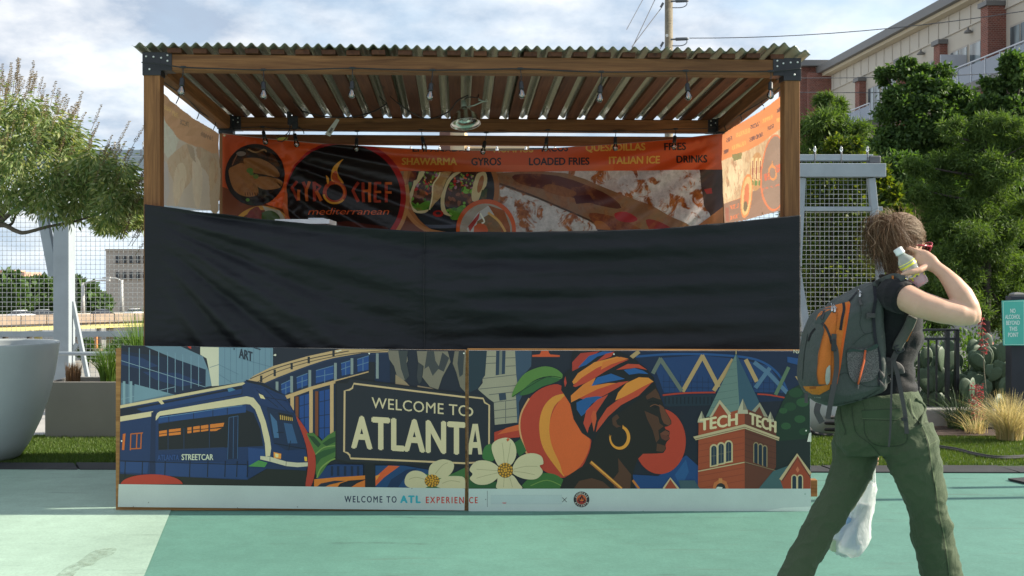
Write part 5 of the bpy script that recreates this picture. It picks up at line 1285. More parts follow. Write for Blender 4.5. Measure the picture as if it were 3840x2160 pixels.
def brace(a, b_, w, d, Y=11.95): k = MB(); k.beam((Xf(a[0], Y), Y, Zf(a[1], Y)), (Xf(b_[0], Y), Y, Zf(b_[1], Y)), w, d, up=(0, 1, 0)); k.build('brace', M_gal, fl_, bevel=.005)
brace((158, 790), (204, 1035), .10, .08); brace((192, 790), (222, 900), .03, .07); brace((272, 1130), (332, 1432), .04, .05); brace((262, 1330), (290, 1290), .05, .04); brace((255, 1335), (272, 1400), .04, .04)
for k in range(7): c9(fl_, Xf(430 + 108 * k), Zf(575) + .037, YF)
# deck kerb
kb = MB(); kb.box(((-14 + 3.2) / 2, 12.95, .06), (17.2, .25, .14)); struct(kb.build('kerb', M_conc, None, bevel=.01))

# --- planters on the left
M_pot = mat('pale fibreglass', (0.50, 0.54, 0.54), 0.42, 0.10, 2, 0.06, 300, fine=.02)
M_box = mat('taupe planter', (0.25, 0.235, 0.21), 0.6, 0.08, 3, 0.1, 200, fine=.05)
M_soil = mat('potting soil', (0.035, 0.024, 0.016), 0.95, 0.3, 20, 0.8, 60)
pc = Vector((-4.05, 8.75, 0))
pt = thing('bowl_planter', 'large pale round bowl planter holding the flowering tree', 'planter', pc)
R0 = U(205, 1290, 8.75).x - pc.x; ZR = Zf(1284, 8.75)
prof = [(R0 * .42, 0.02), (R0 * .50, .04), (R0 * .62, .14), (R0 * .76, ZR * .34), (R0 * .87, ZR * .55), (R0 * .945, ZR * .75), (R0 * .985, ZR * .92), (R0 * 1.0, ZR - .012), (R0 * .994, ZR), (R0 * .955, ZR), (R0 * .945, ZR - .02), (R0 * .90, ZR * .75)]
b = MB(); b.lathe(prof, pc, 72); b.build('bowl', M_pot, pt, smooth=True)
b = MB(); b.lathe([(R0 * .92, ZR - .12), (0, ZR - .09)], pc, 40); b.build('soil', M_soil, pt, smooth=True)
bx = thing('box_planter', 'long taupe rectangular planter with grasses beside the bowl', 'planter', (Xf(330, 10), 10.2, 0))
bz = Zf(1432, 9.96); xl, xr = Xf(168, 9.96), Xf(700, 9.96)
b = MB()
def boxring(m, x0, x1, y0, y1, z0, z1, t):
    m.box(((x0 + x1) / 2, y0 + t / 2, (z0 + z1) / 2), (x1 - x0, t, z1 - z0)); m.box(((x0 + x1) / 2, y1 - t / 2, (z0 + z1) / 2), (x1 - x0, t, z1 - z0))
    m.box((x0 + t / 2, (y0 + y1) / 2, (z0 + z1) / 2), (t, y1 - y0 - 2 * t, z1 - z0)); m.box((x1 - t / 2, (y0 + y1) / 2, (z0 + z1) / 2), (t, y1 - y0 - 2 * t, z1 - z0))
boxring(b, xl, xr, 9.96, 10.5, 0, bz, .03); b.build('trough', M_box, bx, bevel=.006)
b = MB(); b.box(((xl + xr) / 2, 10.23, bz - .07), (xr - xl - .065, .475, .04)); b.build('soil', M_soil, bx)
def grass_clump(name, label, c, n, h, spread, m, w=.004, group=None, seg=5, lean=.5, up0=0.0):
    rng = random.Random(int(c[0] * 1000) + n); vs = []; fs = []
    for _ in range(n):
        a = rng.uniform(0, 2 * pi); r0 = rng.uniform(0, spread * .35); hh = h * rng.uniform(.55, 1.08); ln = rng.uniform(.1, 1) ** 1.3 * spread * lean * 2
        sx, sy = c[0] + r0 * cos(a), c[1] + r0 * sin(a); tw = rng.uniform(0, pi); k = len(vs); ww = w * rng.uniform(.6, 1.2)
        for i in range(seg + 1):
            t = i / seg; bend = t ** 2.0
            x = sx + cos(a) * ln * bend; y = sy + sin(a) * ln * bend; z = c[2] + hh * (t - .32 * bend * ln / max(h, .01)); wi = ww * (1 - t) ** .6 + .0004
            vs += [(x - cos(tw) * wi, y - sin(tw) * wi, z), (x + cos(tw) * wi, y + sin(tw) * wi, z)]
        for i in range(seg): q = k + 2 * i; fs.append((q, q + 1, q + 3, q + 2))
    me = bpy.data.meshes.new(name); o3 = Vector(c)
    me.from_pydata([(v[0] - o3.x, v[1] - o3.y, v[2] - o3.z) for v in vs], [], fs); me.materials.append(m)
    o = bpy.data.objects.new(name, me); put(o, None, Matrix.Translation(o3)); return tag(o, label, 'grass', group)
M_gr = leaf_mat('green grass', [(0.07, 0.15, 0.03), (0.11, 0.20, 0.04), (0.16, 0.25, 0.06)], .45, .35)
M_dry = leaf_mat('dry grass', [(0.22, 0.12, 0.07), (0.34, 0.21, 0.13), (0.16, 0.085, 0.05)], .7, .2)
grass_clump('ornamental_grass', 'green upright grass clump in the taupe planter', (Xf(408, 10.2), 10.2, bz - .05), 260, .42, .20, M_gr, .004)
grass_clump('ornamental_grass', 'cropped dry brown grass stubble in the taupe planter', (Xf(275, 10.2), 10.2, bz - .05), 420, .20, .17, M_dry, .004, lean=.08)
grass_clump('ornamental_grass', 'taller green grass clump close to the stall corner', (Xf(530, 10.3), 10.3, bz - .05), 300, .68, .26, M_gr, .004)
# ================================================================ what stands beyond the deck
M_bcon = mat('precast concrete wall', (0.40, 0.355, 0.31), 0.85, 0.06, .3, 0, fine=0)
M_win = mat('dark window', (0.02, 0.022, 0.026), 0.15, 0.2, .5)
M_gird = mat('yellow girder', (0.48, 0.43, 0.16), 0.6, 0.12, .4)
M_par = mat('stained parapet', (0.27, 0.205, 0.15), 0.9, 0.22, .5, fine=.1)
M_pink = mat('salmon brick', (0.50, 0.30, 0.22), 0.9, 0.1, .3)
M_pole = mat('street lamp pole', (0.50, 0.50, 0.48), 0.5, 0.05, 2)
def at(px, py, Y): return U(px, py, Y)
def bld_box(parent, name, px0, px1, py0, py1, Y, dep, m, zmin=None):
    a, c = U(px0, py0, Y), U(px1, py1, Y); z0 = c.z if zmin is None else zmin
    b = MB(); b.box(((a.x + c.x) / 2, Y + dep / 2, (a.z + z0) / 2), (c.x - a.x, dep, a.z - z0)); return b.build(name, m, parent)
# office block seen through the left mesh
ob = thing('office_block', 'plain tan concrete block with rows of small dark windows', 'building', U(480, 1100, 260))
bld_box(ob, 'wall', 397, 660, 940, 1200, 260, 30, M_bcon, -12)
bld_box(ob, 'roof_coping', 395, 662, 934, 941, 259.6, 30.6, M_par)
for r_, (ya, yb) in enumerate(((960, 987), (1021, 1047))):
    for k in range(9):
        px = 434 + 25.6 * k
        w = bld_box(ob, 'window', px, px + 11, ya, yb, 259.5, .51, M_win); 
        bld_box(w, 'sill', px - 1, px + 12, yb, yb + 1.5, 259.3, .7, M_par)
br = thing('brick_building', 'distant salmon brick building above the treetops', 'building', U(50, 1060, 420))
bld_box(br, 'wall', -60, 92, 1020, 1070, 420, 15, M_pink, -12); bld_box(br, 'penthouse', -60, 52, 1013, 1021, 421, 10, M_pink)
for k in range(5): bld_box(br, 'window', 6 + k * 9, 11 + k * 9, 1022, 1030, 419.6, .5, M_win)
# elevated road: parapet panels, yellow girders, piers
rd = thing('elevated_road', 'elevated road with stained concrete parapet and yellow steel girders', 'bridge', U(200, 1300, 62))
A_, B_ = U(-260, 1188, 146), U(760, 1170, 214)
def road_pt(t, dz, dy=0): p = A_.lerp(B_, t); return Vector((p.x, p.y + dy, p.z + dz))
for k in range(12):
    a, b_ = road_pt(k / 12 + .0015, -.66), road_pt((k + 1) / 12 - .0015, -.66)
    m = MB(); m.beam(a, b_, .35, 1.32); m.build('parapet_panel', M_par, rd)
m = MB(); m.beam(road_pt(0, -1.5, 0) + Vector((-5, 1.3, 0)), road_pt(1, -1.5, 0) + Vector((-5, 1.3, 0)), 9.4, .35); m.build('road_deck', M_par, rd)
m = MB(); m.beam(road_pt(0, -.7, 0) + Vector((-9.8, 2.6, 0)), road_pt(1, -.7, 0) + Vector((-9.8, 2.6, 0)), .3, 1.3); m.build('far_parapet', M_conc, rd)
for dy in (.5, 3, 6):
    m = MB(); m.beam(road_pt(0, -1.98, 0) + Vector((-dy, dy * .26, 0)), road_pt(1, -1.98, 0) + Vector((-dy, dy * .26, 0)), .14, .62); m.build('girder', M_gird, rd)
for k in range(11):
    m = MB(); q = road_pt((k + .5) / 11, 0, 0) + Vector((-5, 1.3, 0))
    m.box((q.x, q.y, (q.z - 2.3 - 12) / 2), (.9, .9, q.z - 2.3 + 12)); 
    if k % 3 == 1: m.build('pier', M_gird if k == 4 else M_par, rd)
def sedan(label, t, dy, col, flip=False, L_=4.5):
    p = road_pt(t, -.80, 0) + Vector((-dy, dy * .26, 0)); d = (B_ - A_).normalized(); d.z = 0; d.normalize(); 
    if flip: d = -d
    n = Vector((-d.y, d.x, 0)); c = thing('car', label, 'car', p)
    Mt = Matrix((d, n, Vector((0, 0, 1)))).transposed(); pa = mat('car paint', col, .25, .03, 1, spec=.6)
    def loftp(prof, w0, w1, z0=0):
        m = MB(); m.loft([[p + Mt @ Vector((x, -w, z)) for x, z, w in prof], [p + Mt @ Vector((x, w, z)) for x, z, w in prof]]); return m
    body = [(-2.25, .35, .86), (-2.3, .75, .86), (-2.1, .95, .84), (-1.2, .98, .84), (1.1, .92, .84), (2.0, .78, .82), (2.25, .6, .8), (2.25, .35, .8)]
    loftp(body, 1, 1).build('body', pa, c)
    m = MB(); lo = [(-1.9, .96), (-1.2, 1.42), (.3, 1.46), (1.2, .93)]
    m.loft([[p + Mt @ Vector((x, -(.82 if z < 1 else .62), z)) for x, z in lo], [p + Mt @ Vector((x, (.82 if z < 1 else .62), z)) for x, z in lo]]); m.build('cabin', M_win, c)
    m = MB(); lo = [(-1.25, 1.41), (-1.15, 1.47), (.25, 1.51), (.4, 1.44)]
    m.loft([[p + Mt @ Vector((x, -.63, z)) for x, z in lo], [p + Mt @ Vector((x, .63, z)) for x, z in lo]]); m.build('roof', pa, c)
    for x in (-1.4, 1.4):
        for s in (-.8, .8):
            m = MB(); m.tube([p + Mt @ Vector((x, s - .1, .32)), p + Mt @ Vector((x, s + .1, .32))], .32, 14); m.build('wheel', M_rub, c)
G_ = 'cars on the elevated road'
def grp(o): o['group'] = G_; return o
sedan('white car on the elevated road, leftmost of the traffic', .30, 2.2, (.75, .76, .78)); sedan('dark grey car right behind the white car on the road', .375, 2.4, (.06, .065, .07)); sedan('silver car beside the steel post on the elevated road', .43, 5.0, (.6, .62, .64)); sedan('dark car seen right of the steel post on the road', .60, 2.6, (.05, .055, .07)); sedan('pale car near the office block on the elevated road', .80, 5.2, (.7, .7, .7))
def lamp(label, px, py0, py1, Y, arm):
    a, b_ = U(px, py1, Y), U(px, py0, Y); t = thing('street_lamp', label, 'street lamp', (a.x, Y, a.z))
    m = MB(); m.tube([(a.x, Y, a.z), (a.x, Y, b_.z)], [.36, .22], 10); m.build('pole', M_pole, t, smooth=True)
    m = MB(); m.tube(smooth_curve([(a.x, Y, b_.z - .2), (a.x + arm * .4, Y, b_.z + .25), (a.x + arm, Y, b_.z + .38)], 5), .12, 6); m.build('arm', M_pole, t, smooth=True)
    m = MB(); m.box((a.x + arm * 1.15, Y, b_.z + .36), (1.3, .5, .3)); m.build('lamp_head', M_pole, t, bevel=.04)
lamp('slim street lamp rising from the road beside the far trees', 311, 1060, 1175, 185, 3.2); lamp('thicker street lamp in front of the tan office block', 457, 1050, 1172, 190, -2.2)
bd = thing('warning_barrier', 'orange and brown barrier below the elevated road', 'barrier', U(358, 1300, 90)); bld_box(bd, 'board', 354, 362, 1262, 1310, 90, .3, mat('orange board', (.45, .18, .06), .7)); bld_box(bd, 'foot', 348, 372, 1308, 1318, 89.8, .9, M_par)
# building seen between the back rail and banner
cb = thing('corner_building', 'tan building with brown corner pier seen between the stall rails', 'building', U(1700, 600, 60))
M_tan = mat('tan block wall', (0.62, 0.50, 0.32), .9, .06, .4); M_brw = mat('brown brick pier', (0.16, 0.085, 0.065), .9, .15, .8)
bld_box(cb, 'pier', 1648, 1688, 470, 900, 60, 3, M_brw, -12); bld_box(cb, 'wall', 1688, 1742, 470, 540, 60.2, 8, M_tan, -12); bld_box(cb, 'wing', 1742, 1985, 548, 640, 60.6, 6, M_tan, -12)
for k in range(4): bld_box(cb, 'wall_course', 1690, 1985, 556 + 9 * k, 558 + 9 * k, 60.4, .3, M_par)
bld_box(cb, 'dark_annex', 1985, 2110, 554, 640, 58, 6, mat('dark cladding', (.045, .045, .05), .7), -12); bld_box(cb, 'grey_annex', 2110, 2230, 556, 640, 58.5, 6, M_conc, -12)

# --- apartment house on the right, its front running away from us
AV = Vector((-0.0744, 1, 0)).normalized(); AN = Vector((-AV.y, AV.x, 0)); AN = -AN if AN.x > 0 else AN    # AN points to the left, out of the front
XO = 35.0
def ap(px, h_, out=0.0):
    """point on the front: depth from the pixel column, height above the eye"""
    Y = XO * FPX / (px - 1600.0); base = Vector((XO + AV.x / AV.y * Y, Y, CH + h_)); return base + AN * out
def apY(Y, h_, out=0.0): return Vector((XO + AV.x / AV.y * Y, Y, CH + h_)) + AN * out
tB = NT('red brick'); uvb = tB.n('ShaderNodeTexCoord').outputs['Object']
sxy = tB.n('ShaderNodeSeparateXYZ', {0: uvb}); sm_ = tB.n('ShaderNodeMath', {0: sxy.outputs[0], 1: sxy.outputs[1]}, operation='ADD'); cxy = tB.n('ShaderNodeCombineXYZ', {0: sm_.outputs[0], 1: sxy.outputs[2]})
bk_ = tB.n('ShaderNodeTexBrick', {'Vector': cxy.outputs[0], 'Color1': (.24, .075, .05, 1), 'Color2': (.16, .05, .035, 1), 'Mortar': (.30, .24, .20, 1), 'Scale': 2.2, 'Mortar Size': .02})
tB.set(base=bk_.outputs[0], rough=.9); M_brick = tB.m
M_stuc = mat('cream stucco', (0.52, 0.475, 0.40), .9, .05, .3); M_trim = mat('white batten', (0.56, 0.52, 0.45), .8, .04, .3); M_eave = mat('dark eave metal', (0.16, 0.155, 0.15), .5, .05, .3); M_sof = mat('soffit cream', (0.62, 0.54, 0.40), .8, .04, .3)
M_alu = mat('window frame', (0.40, 0.36, 0.31), .5, .05, 1); M_rail = mat('balcony rail', (0.50, 0.52, 0.56), .4, .05, 1)
tg = NT('window glass'); tg.set(base=tg.ramp(tg.noise(.8, 2, .5, stretch=(1, 1, .15)), [(0.4, (0.06, 0.08, 0.09)), (0.6, (0.30, 0.36, 0.38))]), rough=.08, spec=.8); M_wgl = tg.m
tb = NT('balcony glass'); tb.set(base=(0.24, 0.30, 0.38), rough=.1, spec=.7, alpha=.7); M_bgl = tb.m
apt = thing('apartment_house', 'cream apartment house with brick piers and glass balconies up on the right', 'building', apY(80, -6.4))
Y0, Y1 = 55.0, 99.0
def wallq(name, ya, yb, h0, h1, out, m, parent=None, th=.25):
    p = [apY(ya, h0, out), apY(yb, h0, out), apY(yb, h1, out), apY(ya, h1, out)]; q = [v - AN * th for v in p]
    b = MB(); b.add(p + q, [(0, 1, 2, 3), (7, 6, 5, 4), (1, 0, 4, 5), (2, 1, 5, 6), (3, 2, 6, 7), (0, 3, 7, 4)]); return b.build(name, m, parent or apt)
wallq('wall', Y0, Y1, -6.4, 18.1, 0, M_stuc, th=6)
wallq('band', Y0, Y1, 16.45, 17.7, .06, M_trim, th=.08)
Yb = Y0
while Yb < Y1: wallq('batten', Yb, Yb + .12, 16.45, 17.7, .12, M_trim, th=.07); Yb += 1.55
wallq('string_course', Y0, Y1, 16.38, 16.46, .10, M_trim, th=.1)
wallq('soffit', Y0, Y1 + .5, 17.72, 18.0, .75, M_sof, th=1.2); wallq('fascia', Y0, Y1 + .8, 17.95, 18.55, 1.15, M_eave, th=.5)
pys = [91.8, 83.8, 77.5, 69.7, 61.8]
for i, py_ in enumerate(pys):
    big = i == 3
    pr = wallq('brick_pier', py_ - .45, py_ + .45, -6.4, 16.6 if big else 15.9, 1.15 if big else .55, M_brick, th=1.2 if big else .6)
    wallq('pier_cap', py_ - .55, py_ + .55, (16.6 if big else 15.9) + .002, (16.9 if big else 16.2), 1.3 if big else .7, M_eave, pr, th=1.4 if big else .8)
    if i + 1 < len(pys):
        nx = pys[i + 1]; 
        for (ya, yb) in ((py_ - 1.0, py_ - 3.4), (py_ - 3.7, nx + 1.0)):
            if ya - yb < .8: continue
            w = wallq('window', yb, ya, 12.12, 15.25, .05, M_alu, th=.1)
            n = 2
            for k in range(n):
                a = yb + (ya - yb) * k / n + .08; c = yb + (ya - yb) * (k + 1) / n - .08; wallq('pane', a, c, 12.2, 15.12, .09, M_wgl, w, th=.06)
        m = MB(); q = apY((py_ + nx) / 2, 15.9, .25); m.lathe([(0.28, 0), (.22, .12), (.06, .22), (.05, .35)], q, 12); m.build('wall_light', M_eave, apt)
for (ya, yb) in ((94.0, 86.0), (80.5, 56.0)):
    sl = wallq('balcony_slab', yb, ya, 11.65, 12.05, 1.9, M_eave, th=1.9)
    n = int((ya - yb) / 1.7)
    for k in range(n):
        a, c = yb + (ya - yb) * k / n, yb + (ya - yb) * (k + 1) / n
        wallq('balcony_pane', a + .06, c - .06, 12.1, 13.15, 1.82, M_bgl, th=.03); wallq('baluster', a - .035, a + .035, 12.05, 13.25, 1.85, M_rail, th=.07)
    wallq('top_rail', yb, ya, 13.25, 13.33, 1.88, M_rail, th=.1)
# privacy screen with dry creeper on the balcony
wallq('privacy_screen', 74.2, 74.28, 12.06, 14.6, 1.8, M_rail, th=1.8)
tw = thing('brick_tower', 'square brick stair tower at the far end of the apartment house', 'building', U(3050, 1052, 100) - Vector((0, 0, CH)))
def tbox(name, px0, px1, h0, h1, Y, dep, m, par=None):
    a, c = U(px0, 0, Y).x, U(px1, 0, Y).x; b = MB(); b.box(((a + c) / 2, Y + dep / 2, CH + (h0 + h1) / 2), (c - a, dep, h1 - h0)); return b.build(name, m, par or tw)
tbox('wall', 3000, 3126, -6.4, 18.6, 100.0, 8, M_brick); tbox('wall_bay', 3032, 3126, -6.4, 18.0, 99.3, .75, M_brick); tbox('coping', 2990, 3126, 18.6, 19.1, 99.2, 9, M_eave)

# --- utility pole and overhead lines
up = thing('utility_pole', 'tall weathered wooden utility pole behind the stall roof', 'utility pole', U(2508, 1100, 38) - Vector((0, 0, 6)))
M_pw = wood_mat('pole timber', (0.13, 0.11, 0.075), (0.28, 0.24, 0.17))
pz = U(2508, -200, 38); pb = U(2508, 1100, 38)
m = MB(); m.tube([(pb.x, 38, -12), (pb.x, 38, pz.z)], [.16, .13], 14); m.build('shaft', M_pw, up, smooth=True)
ins = mat('grey insulator', (.10, .11, .12), .4)
for py in (2, 145):
    a = U(2515, py + 3, 37.8); b_ = U(2582, py, 37.8); m = MB(); m.tube([a, a.lerp(b_, .25), a.lerp(b_, .3), a.lerp(b_, .9), b_], [.03, .03, .055, .055, .03], 8); m.build('insulator', ins, up, smooth=True)
    m = MB(); m.tube(smooth_curve([U(2576, py + 3, 37.8), U(2574, py + 17, 37.8), U(2556, py + 26, 37.8), U(2520, py + 27, 37.8)], 5), .016, 5); m.build('jumper', ins, up)
m = MB(); m.tube([U(2501, 133, 37.7), U(2501, 133, 37.6)], .05, 10); m.build('bolt_plate', M_bolt, up)
for py in (25, 172):
    m = MB(); m.tube([U(2487, py - 14, 37.9), U(2478, py + 2, 37.9)], .045, 6); m.build('guy_clamp', ins, up)
def wire(label, a, b_, sag=.3, r=.014):
    t = [a.lerp(b_, k / 12) - Vector((0, 0, sag * 4 * (k / 12) * (1 - k / 12))) for k in range(13)]
    m = MB(); m.tube(t, r, 5); o = m.build('overhead_wire', mat('wire', (.09, .09, .095), .5), None); tag(o, label, 'wire')
wire('overhead wire running right from the pole towards the apartment eave', U(2585, 143, 37.8), U(3960, 22, 34), .25)
wire('thin wire crossing in front of the apartment windows, upper of two', U(3000, 293, 36), U(3900, 268, 36), .05, .012)
wire('thin wire crossing in front of the apartment windows, lower of two', U(3000, 346, 36), U(3900, 334, 36), .05, .012)
wire('short wire stub seen low among the right trees', U(3290, 640, 36), U(3560, 646, 36), .05, .012)
wire('guy wire slanting left from the pole, steeper one', U(2460, -10, 38), U(2370, 180, 36), .0, .014); wire('guy wire slanting left from the pole, lower one', U(2482, 27, 37.9), U(2370, 175, 36), .0, .014); wire('guy wire at the far left of the pole', U(2415, -10, 38), U(2350, 110, 36), .0, .012); wire('guy wire low beside the pole above the roof edge', U(2480, 175, 37.9), U(2455, 215, 37), .0, .012)
# ================================================================ trees and shrubs
def leaf_mesh(name, pos, axis, length, width, m, seed=1, fold=.25, parent=None, curl=0.0):
    """many leaf blades: kite of four corners, folded along the midrib"""
    rng = np.random.default_rng(seed); n = len(pos)
    ax = axis / np.maximum(np.linalg.norm(axis, axis=1, keepdims=True), 1e-6)
    rnd = rng.normal(size=(n, 3)); sd_ = np.cross(ax, rnd); sd_ /= np.maximum(np.linalg.norm(sd_, axis=1, keepdims=True), 1e-6)
    up = np.cross(sd_, ax)
    Ls = (length * rng.uniform(.6, 1.25, n))[:, None]; Ws = (width * rng.uniform(.7, 1.25, n))[:, None]
    A = pos; C = pos + ax * Ls - up * Ls * curl; mid = pos + ax * Ls * .45 + up * Ws * fold
    B = mid + sd_ * Ws * .5 - up * Ws * fold; D = mid - sd_ * Ws * .5 - up * Ws * fold
    vs = np.stack([A, B, C, D, mid], 1).reshape(-1, 3)
    base = (np.arange(n) * 5)[:, None]
    f = np.concatenate([base + np.array([[0, 1, 4]]), base + np.array([[1, 2, 4]]), base + np.array([[2, 3, 4]]), base + np.array([[3, 0, 4]])], 0)
    o3 = vs.mean(0)
    me = bpy.data.meshes.new(name); me.vertices.add(len(vs)); me.vertices.foreach_set('co', (vs - o3).ravel())
    me.loops.add(len(f) * 3); me.loops.foreach_set('vertex_index', f.ravel().astype(np.int32))
    me.polygons.add(len(f)); me.polygons.foreach_set('loop_start', np.arange(len(f), dtype=np.int32) * 3); me.polygons.foreach_set('loop_total', np.full(len(f), 3, dtype=np.int32))
    me.update(); me.validate(); me.materials.append(m)
    o = bpy.data.objects.new(name, me); return put(o, parent, Matrix.Translation(Vector(o3.tolist())))
def clump_points(clumps, per, seed, sub=9, shell=.75, tight=.30, fine=0):
    """leaf positions gathered in tufts towards the outside of each ellipsoid"""
    rng = np.random.default_rng(seed); P = []; D = []
    for (c, r, w) in clumps:
        c = np.array(c); r = np.array(r)
        k = int(sub * w); dirs = rng.normal(size=(k, 3)); dirs /= np.linalg.norm(dirs, axis=1, keepdims=True)
        cs = dirs * (shell + (1 - shell) * rng.uniform(-1.2, .8, (k, 1)))
        n = int(per * w); ix = rng.integers(0, k, n)
        off = rng.normal(size=(n, 3)) * tight * rng.uniform(.5, 1.1, (n, 1))
        q = cs[ix] + off
        P.append(c + q * r); D.append(dirs[ix] * .8 + off / tight * .7)
    return np.concatenate(P), np.concatenate(D)
M_bark = mat('bark', (0.12, 0.095, 0.075), .9, .3, 12, .6, 40, fine=.15)
M_darkbark = mat('dark bark', (0.055, 0.045, 0.038), .9, .3, 6, .4, 20)
def limb(mb, pts, r0, r1, n=8):
    q = smooth_curve([tuple(p) for p in pts], 5); mb.tube(q, [r0 + (r1 - r0) * i / (len(q) - 1) for i in range(len(q))], n)

# --- flowering tree in the bowl (close, left)
M_vl = leaf_mat('chaste tree leaf', [(0.08, 0.14, 0.05), (0.13, 0.20, 0.065), (0.21, 0.27, 0.095), (0.34, 0.36, 0.18), (0.10, 0.165, 0.058)], .5, .38, (1.5, 1.45, .6))
M_sp = leaf_mat('seed spike', [(0.20, 0.15, 0.085), (0.26, 0.21, 0.11), (0.15, 0.11, 0.07)], .8, .2, (1.3, 1.1, .7))
YT = 8.75
def PT(px, py, dy=0.0): return U(px, py, YT + dy)
ct = thing('flowering_tree', 'leafy tree with upright seed spikes growing in the pale bowl', 'tree', (pc.x, pc.y, ZR - .1))
trunk = MB(); tb = Vector((pc.x, pc.y, ZR - .10))
limb(trunk, [tb, PT(-70, 1120), PT(-60, 960), PT(-40, 880)], .055, .035, 10)
limb(trunk, [PT(-50, 900), PT(0, 843, -.1), PT(60, 866, -.2), PT(95, 872, -.25), PT(180, 850, -.2), PT(290, 828, -.1), PT(400, 790, 0)], .022, .006)
limb(trunk, [PT(-40, 880), PT(10, 825, -.1), PT(62, 782, -.1), PT(110, 752, -.1), PT(170, 680, 0)], .022, .008)
limb(trunk, [PT(20, 848, -.1), PT(45, 838, -.1), PT(62, 800, -.1), PT(92, 772, -.1)], .012, .008)
limb(trunk, [PT(-60, 930), PT(-120, 780, .1), PT(-100, 560, .2), PT(-60, 400, .2)], .035, .01); limb(trunk, [PT(-60, 930), PT(60, 700, .3), PT(140, 540, .3), PT(180, 420, .3)], .028, .006); limb(trunk, [PT(60, 780, .1), PT(200, 690, .3), PT(330, 640, .4)], .015, .005); limb(trunk, [PT(-60, 930), PT(-200, 800, -.2), PT(-330, 600, -.2)], .03, .008)
trunk.build('trunk', M_bark, ct, smooth=True)
cl_px = [(40, 470, 125, 1.0), (120, 440, 90, .7), (190, 500, 95, .9), (270, 560, 95, .9), (350, 610, 85, .8), (430, 650, 80, .8), (480, 720, 70, .7), (90, 600, 130, 1.1), (220, 660, 120, 1.1), (330, 710, 100, 1.0), (430, 760, 85, .8), (490, 810, 50, .5), (170, 740, 90, .7), (290, 770, 70, .6), (400, 830, 55, .45), (-80, 420, 140, 1.), (-100, 600, 170, 1.), (-220, 500, 170, 1.), (-300, 640, 170, .8), (-60, 730, 110, .7), (30, 700, 90, .6), (500, 760, 45, .5), (515, 835, 32, .3), (455, 845, 36, .35)]
clumps = []
rc = random.Random(5)
for (x, y, r, w) in cl_px:
    rm = r / FPX * YT
    for dy in ((-.35, .30) if y < 785 else (.62, .85)): clumps.append((tuple(PT(x + rc.uniform(-14, 14), y + rc.uniform(-10, 10), dy + rc.uniform(-.15, .15))), (rm, rm * 1.25, rm * .9), w * .55))
pos, dr = clump_points(clumps, 940, 11, 22, .66, .27)
dr[:, 2] = dr[:, 2] * .4 - .75
leaf_mesh('crown', pos, dr, .062, .0165, M_vl, 3, .2, ct, .1)
pos2, dr2 = clump_points(clumps[:24], 330, 19, 14, .6, .34); dr2[:, 2] = dr2[:, 2] * .5 - .3
leaf_mesh('crown', pos2, dr2, .040, .010, M_vl, 4, .2, ct, .1)
# seed spikes
rs = random.Random(9); sm = MB(); pos = []; axs = []
top_line = [(-200, 330), (20, 330), (60, 300), (130, 330), (200, 400), (290, 455), (360, 505), (420, 560), (480, 620), (530, 690), (540, 760)]
def spike(px, py, dy, ln, lean):
    b_ = PT(px, py, dy); d = Vector((lean + rs.uniform(-.12, .12), rs.uniform(-.15, .15), 1)).normalized()
    e = b_ + d * ln; sm.tube([b_ - d * .06, e], [.0022, .001], 4)
    k = int(ln / .013)
    for i in range(k):
        t = (i + .5) / k; c = b_.lerp(e, t); rr = .020 * (1 - t) ** .55 + .003
        for j in range(6):
            a = rs.uniform(0, 2 * pi); v = Vector((cos(a), sin(a), rs.uniform(.1, .6))); pos.append(c + v * rr * .25); axs.append(v * 1.0)
for i in range(60):
    px = rs.uniform(-30, 535); py = lerp_list(top_line, px) + rs.uniform(-4, 60) ; spike(px, py, rs.uniform(-.45, .45), rs.uniform(.09, .19), .12 + .5 * max(0, px) / 540)
for i in range(85):
    px = rs.uniform(-40, 530); py = lerp_list(top_line, px) + rs.uniform(40, 260); spike(px, py, rs.uniform(-.6, -.2), rs.uniform(.07, .14), .12 + .5 * max(0, px) / 540)
for (x, y, l_) in ((62, 262, .17), (66, 250, .15), (112, 270, .17), (50, 290, .12), (130, 285, .12), (195, 330, .14), (285, 375, .16), (352, 425, .16), (455, 480, .15), (505, 495, .15), (30, 330, .14), (20, 350, .12)): spike(x, y + 40, -.1, l_, .1 + .4 * x / 540)
leaf_mesh('seed_spikes', np.array([tuple(p) for p in pos]), np.array([tuple(a) for a in axs]), .012, .009, M_sp, 8, .3, ct)
stuff(sm.build('spike_stems', M_sp, ct))

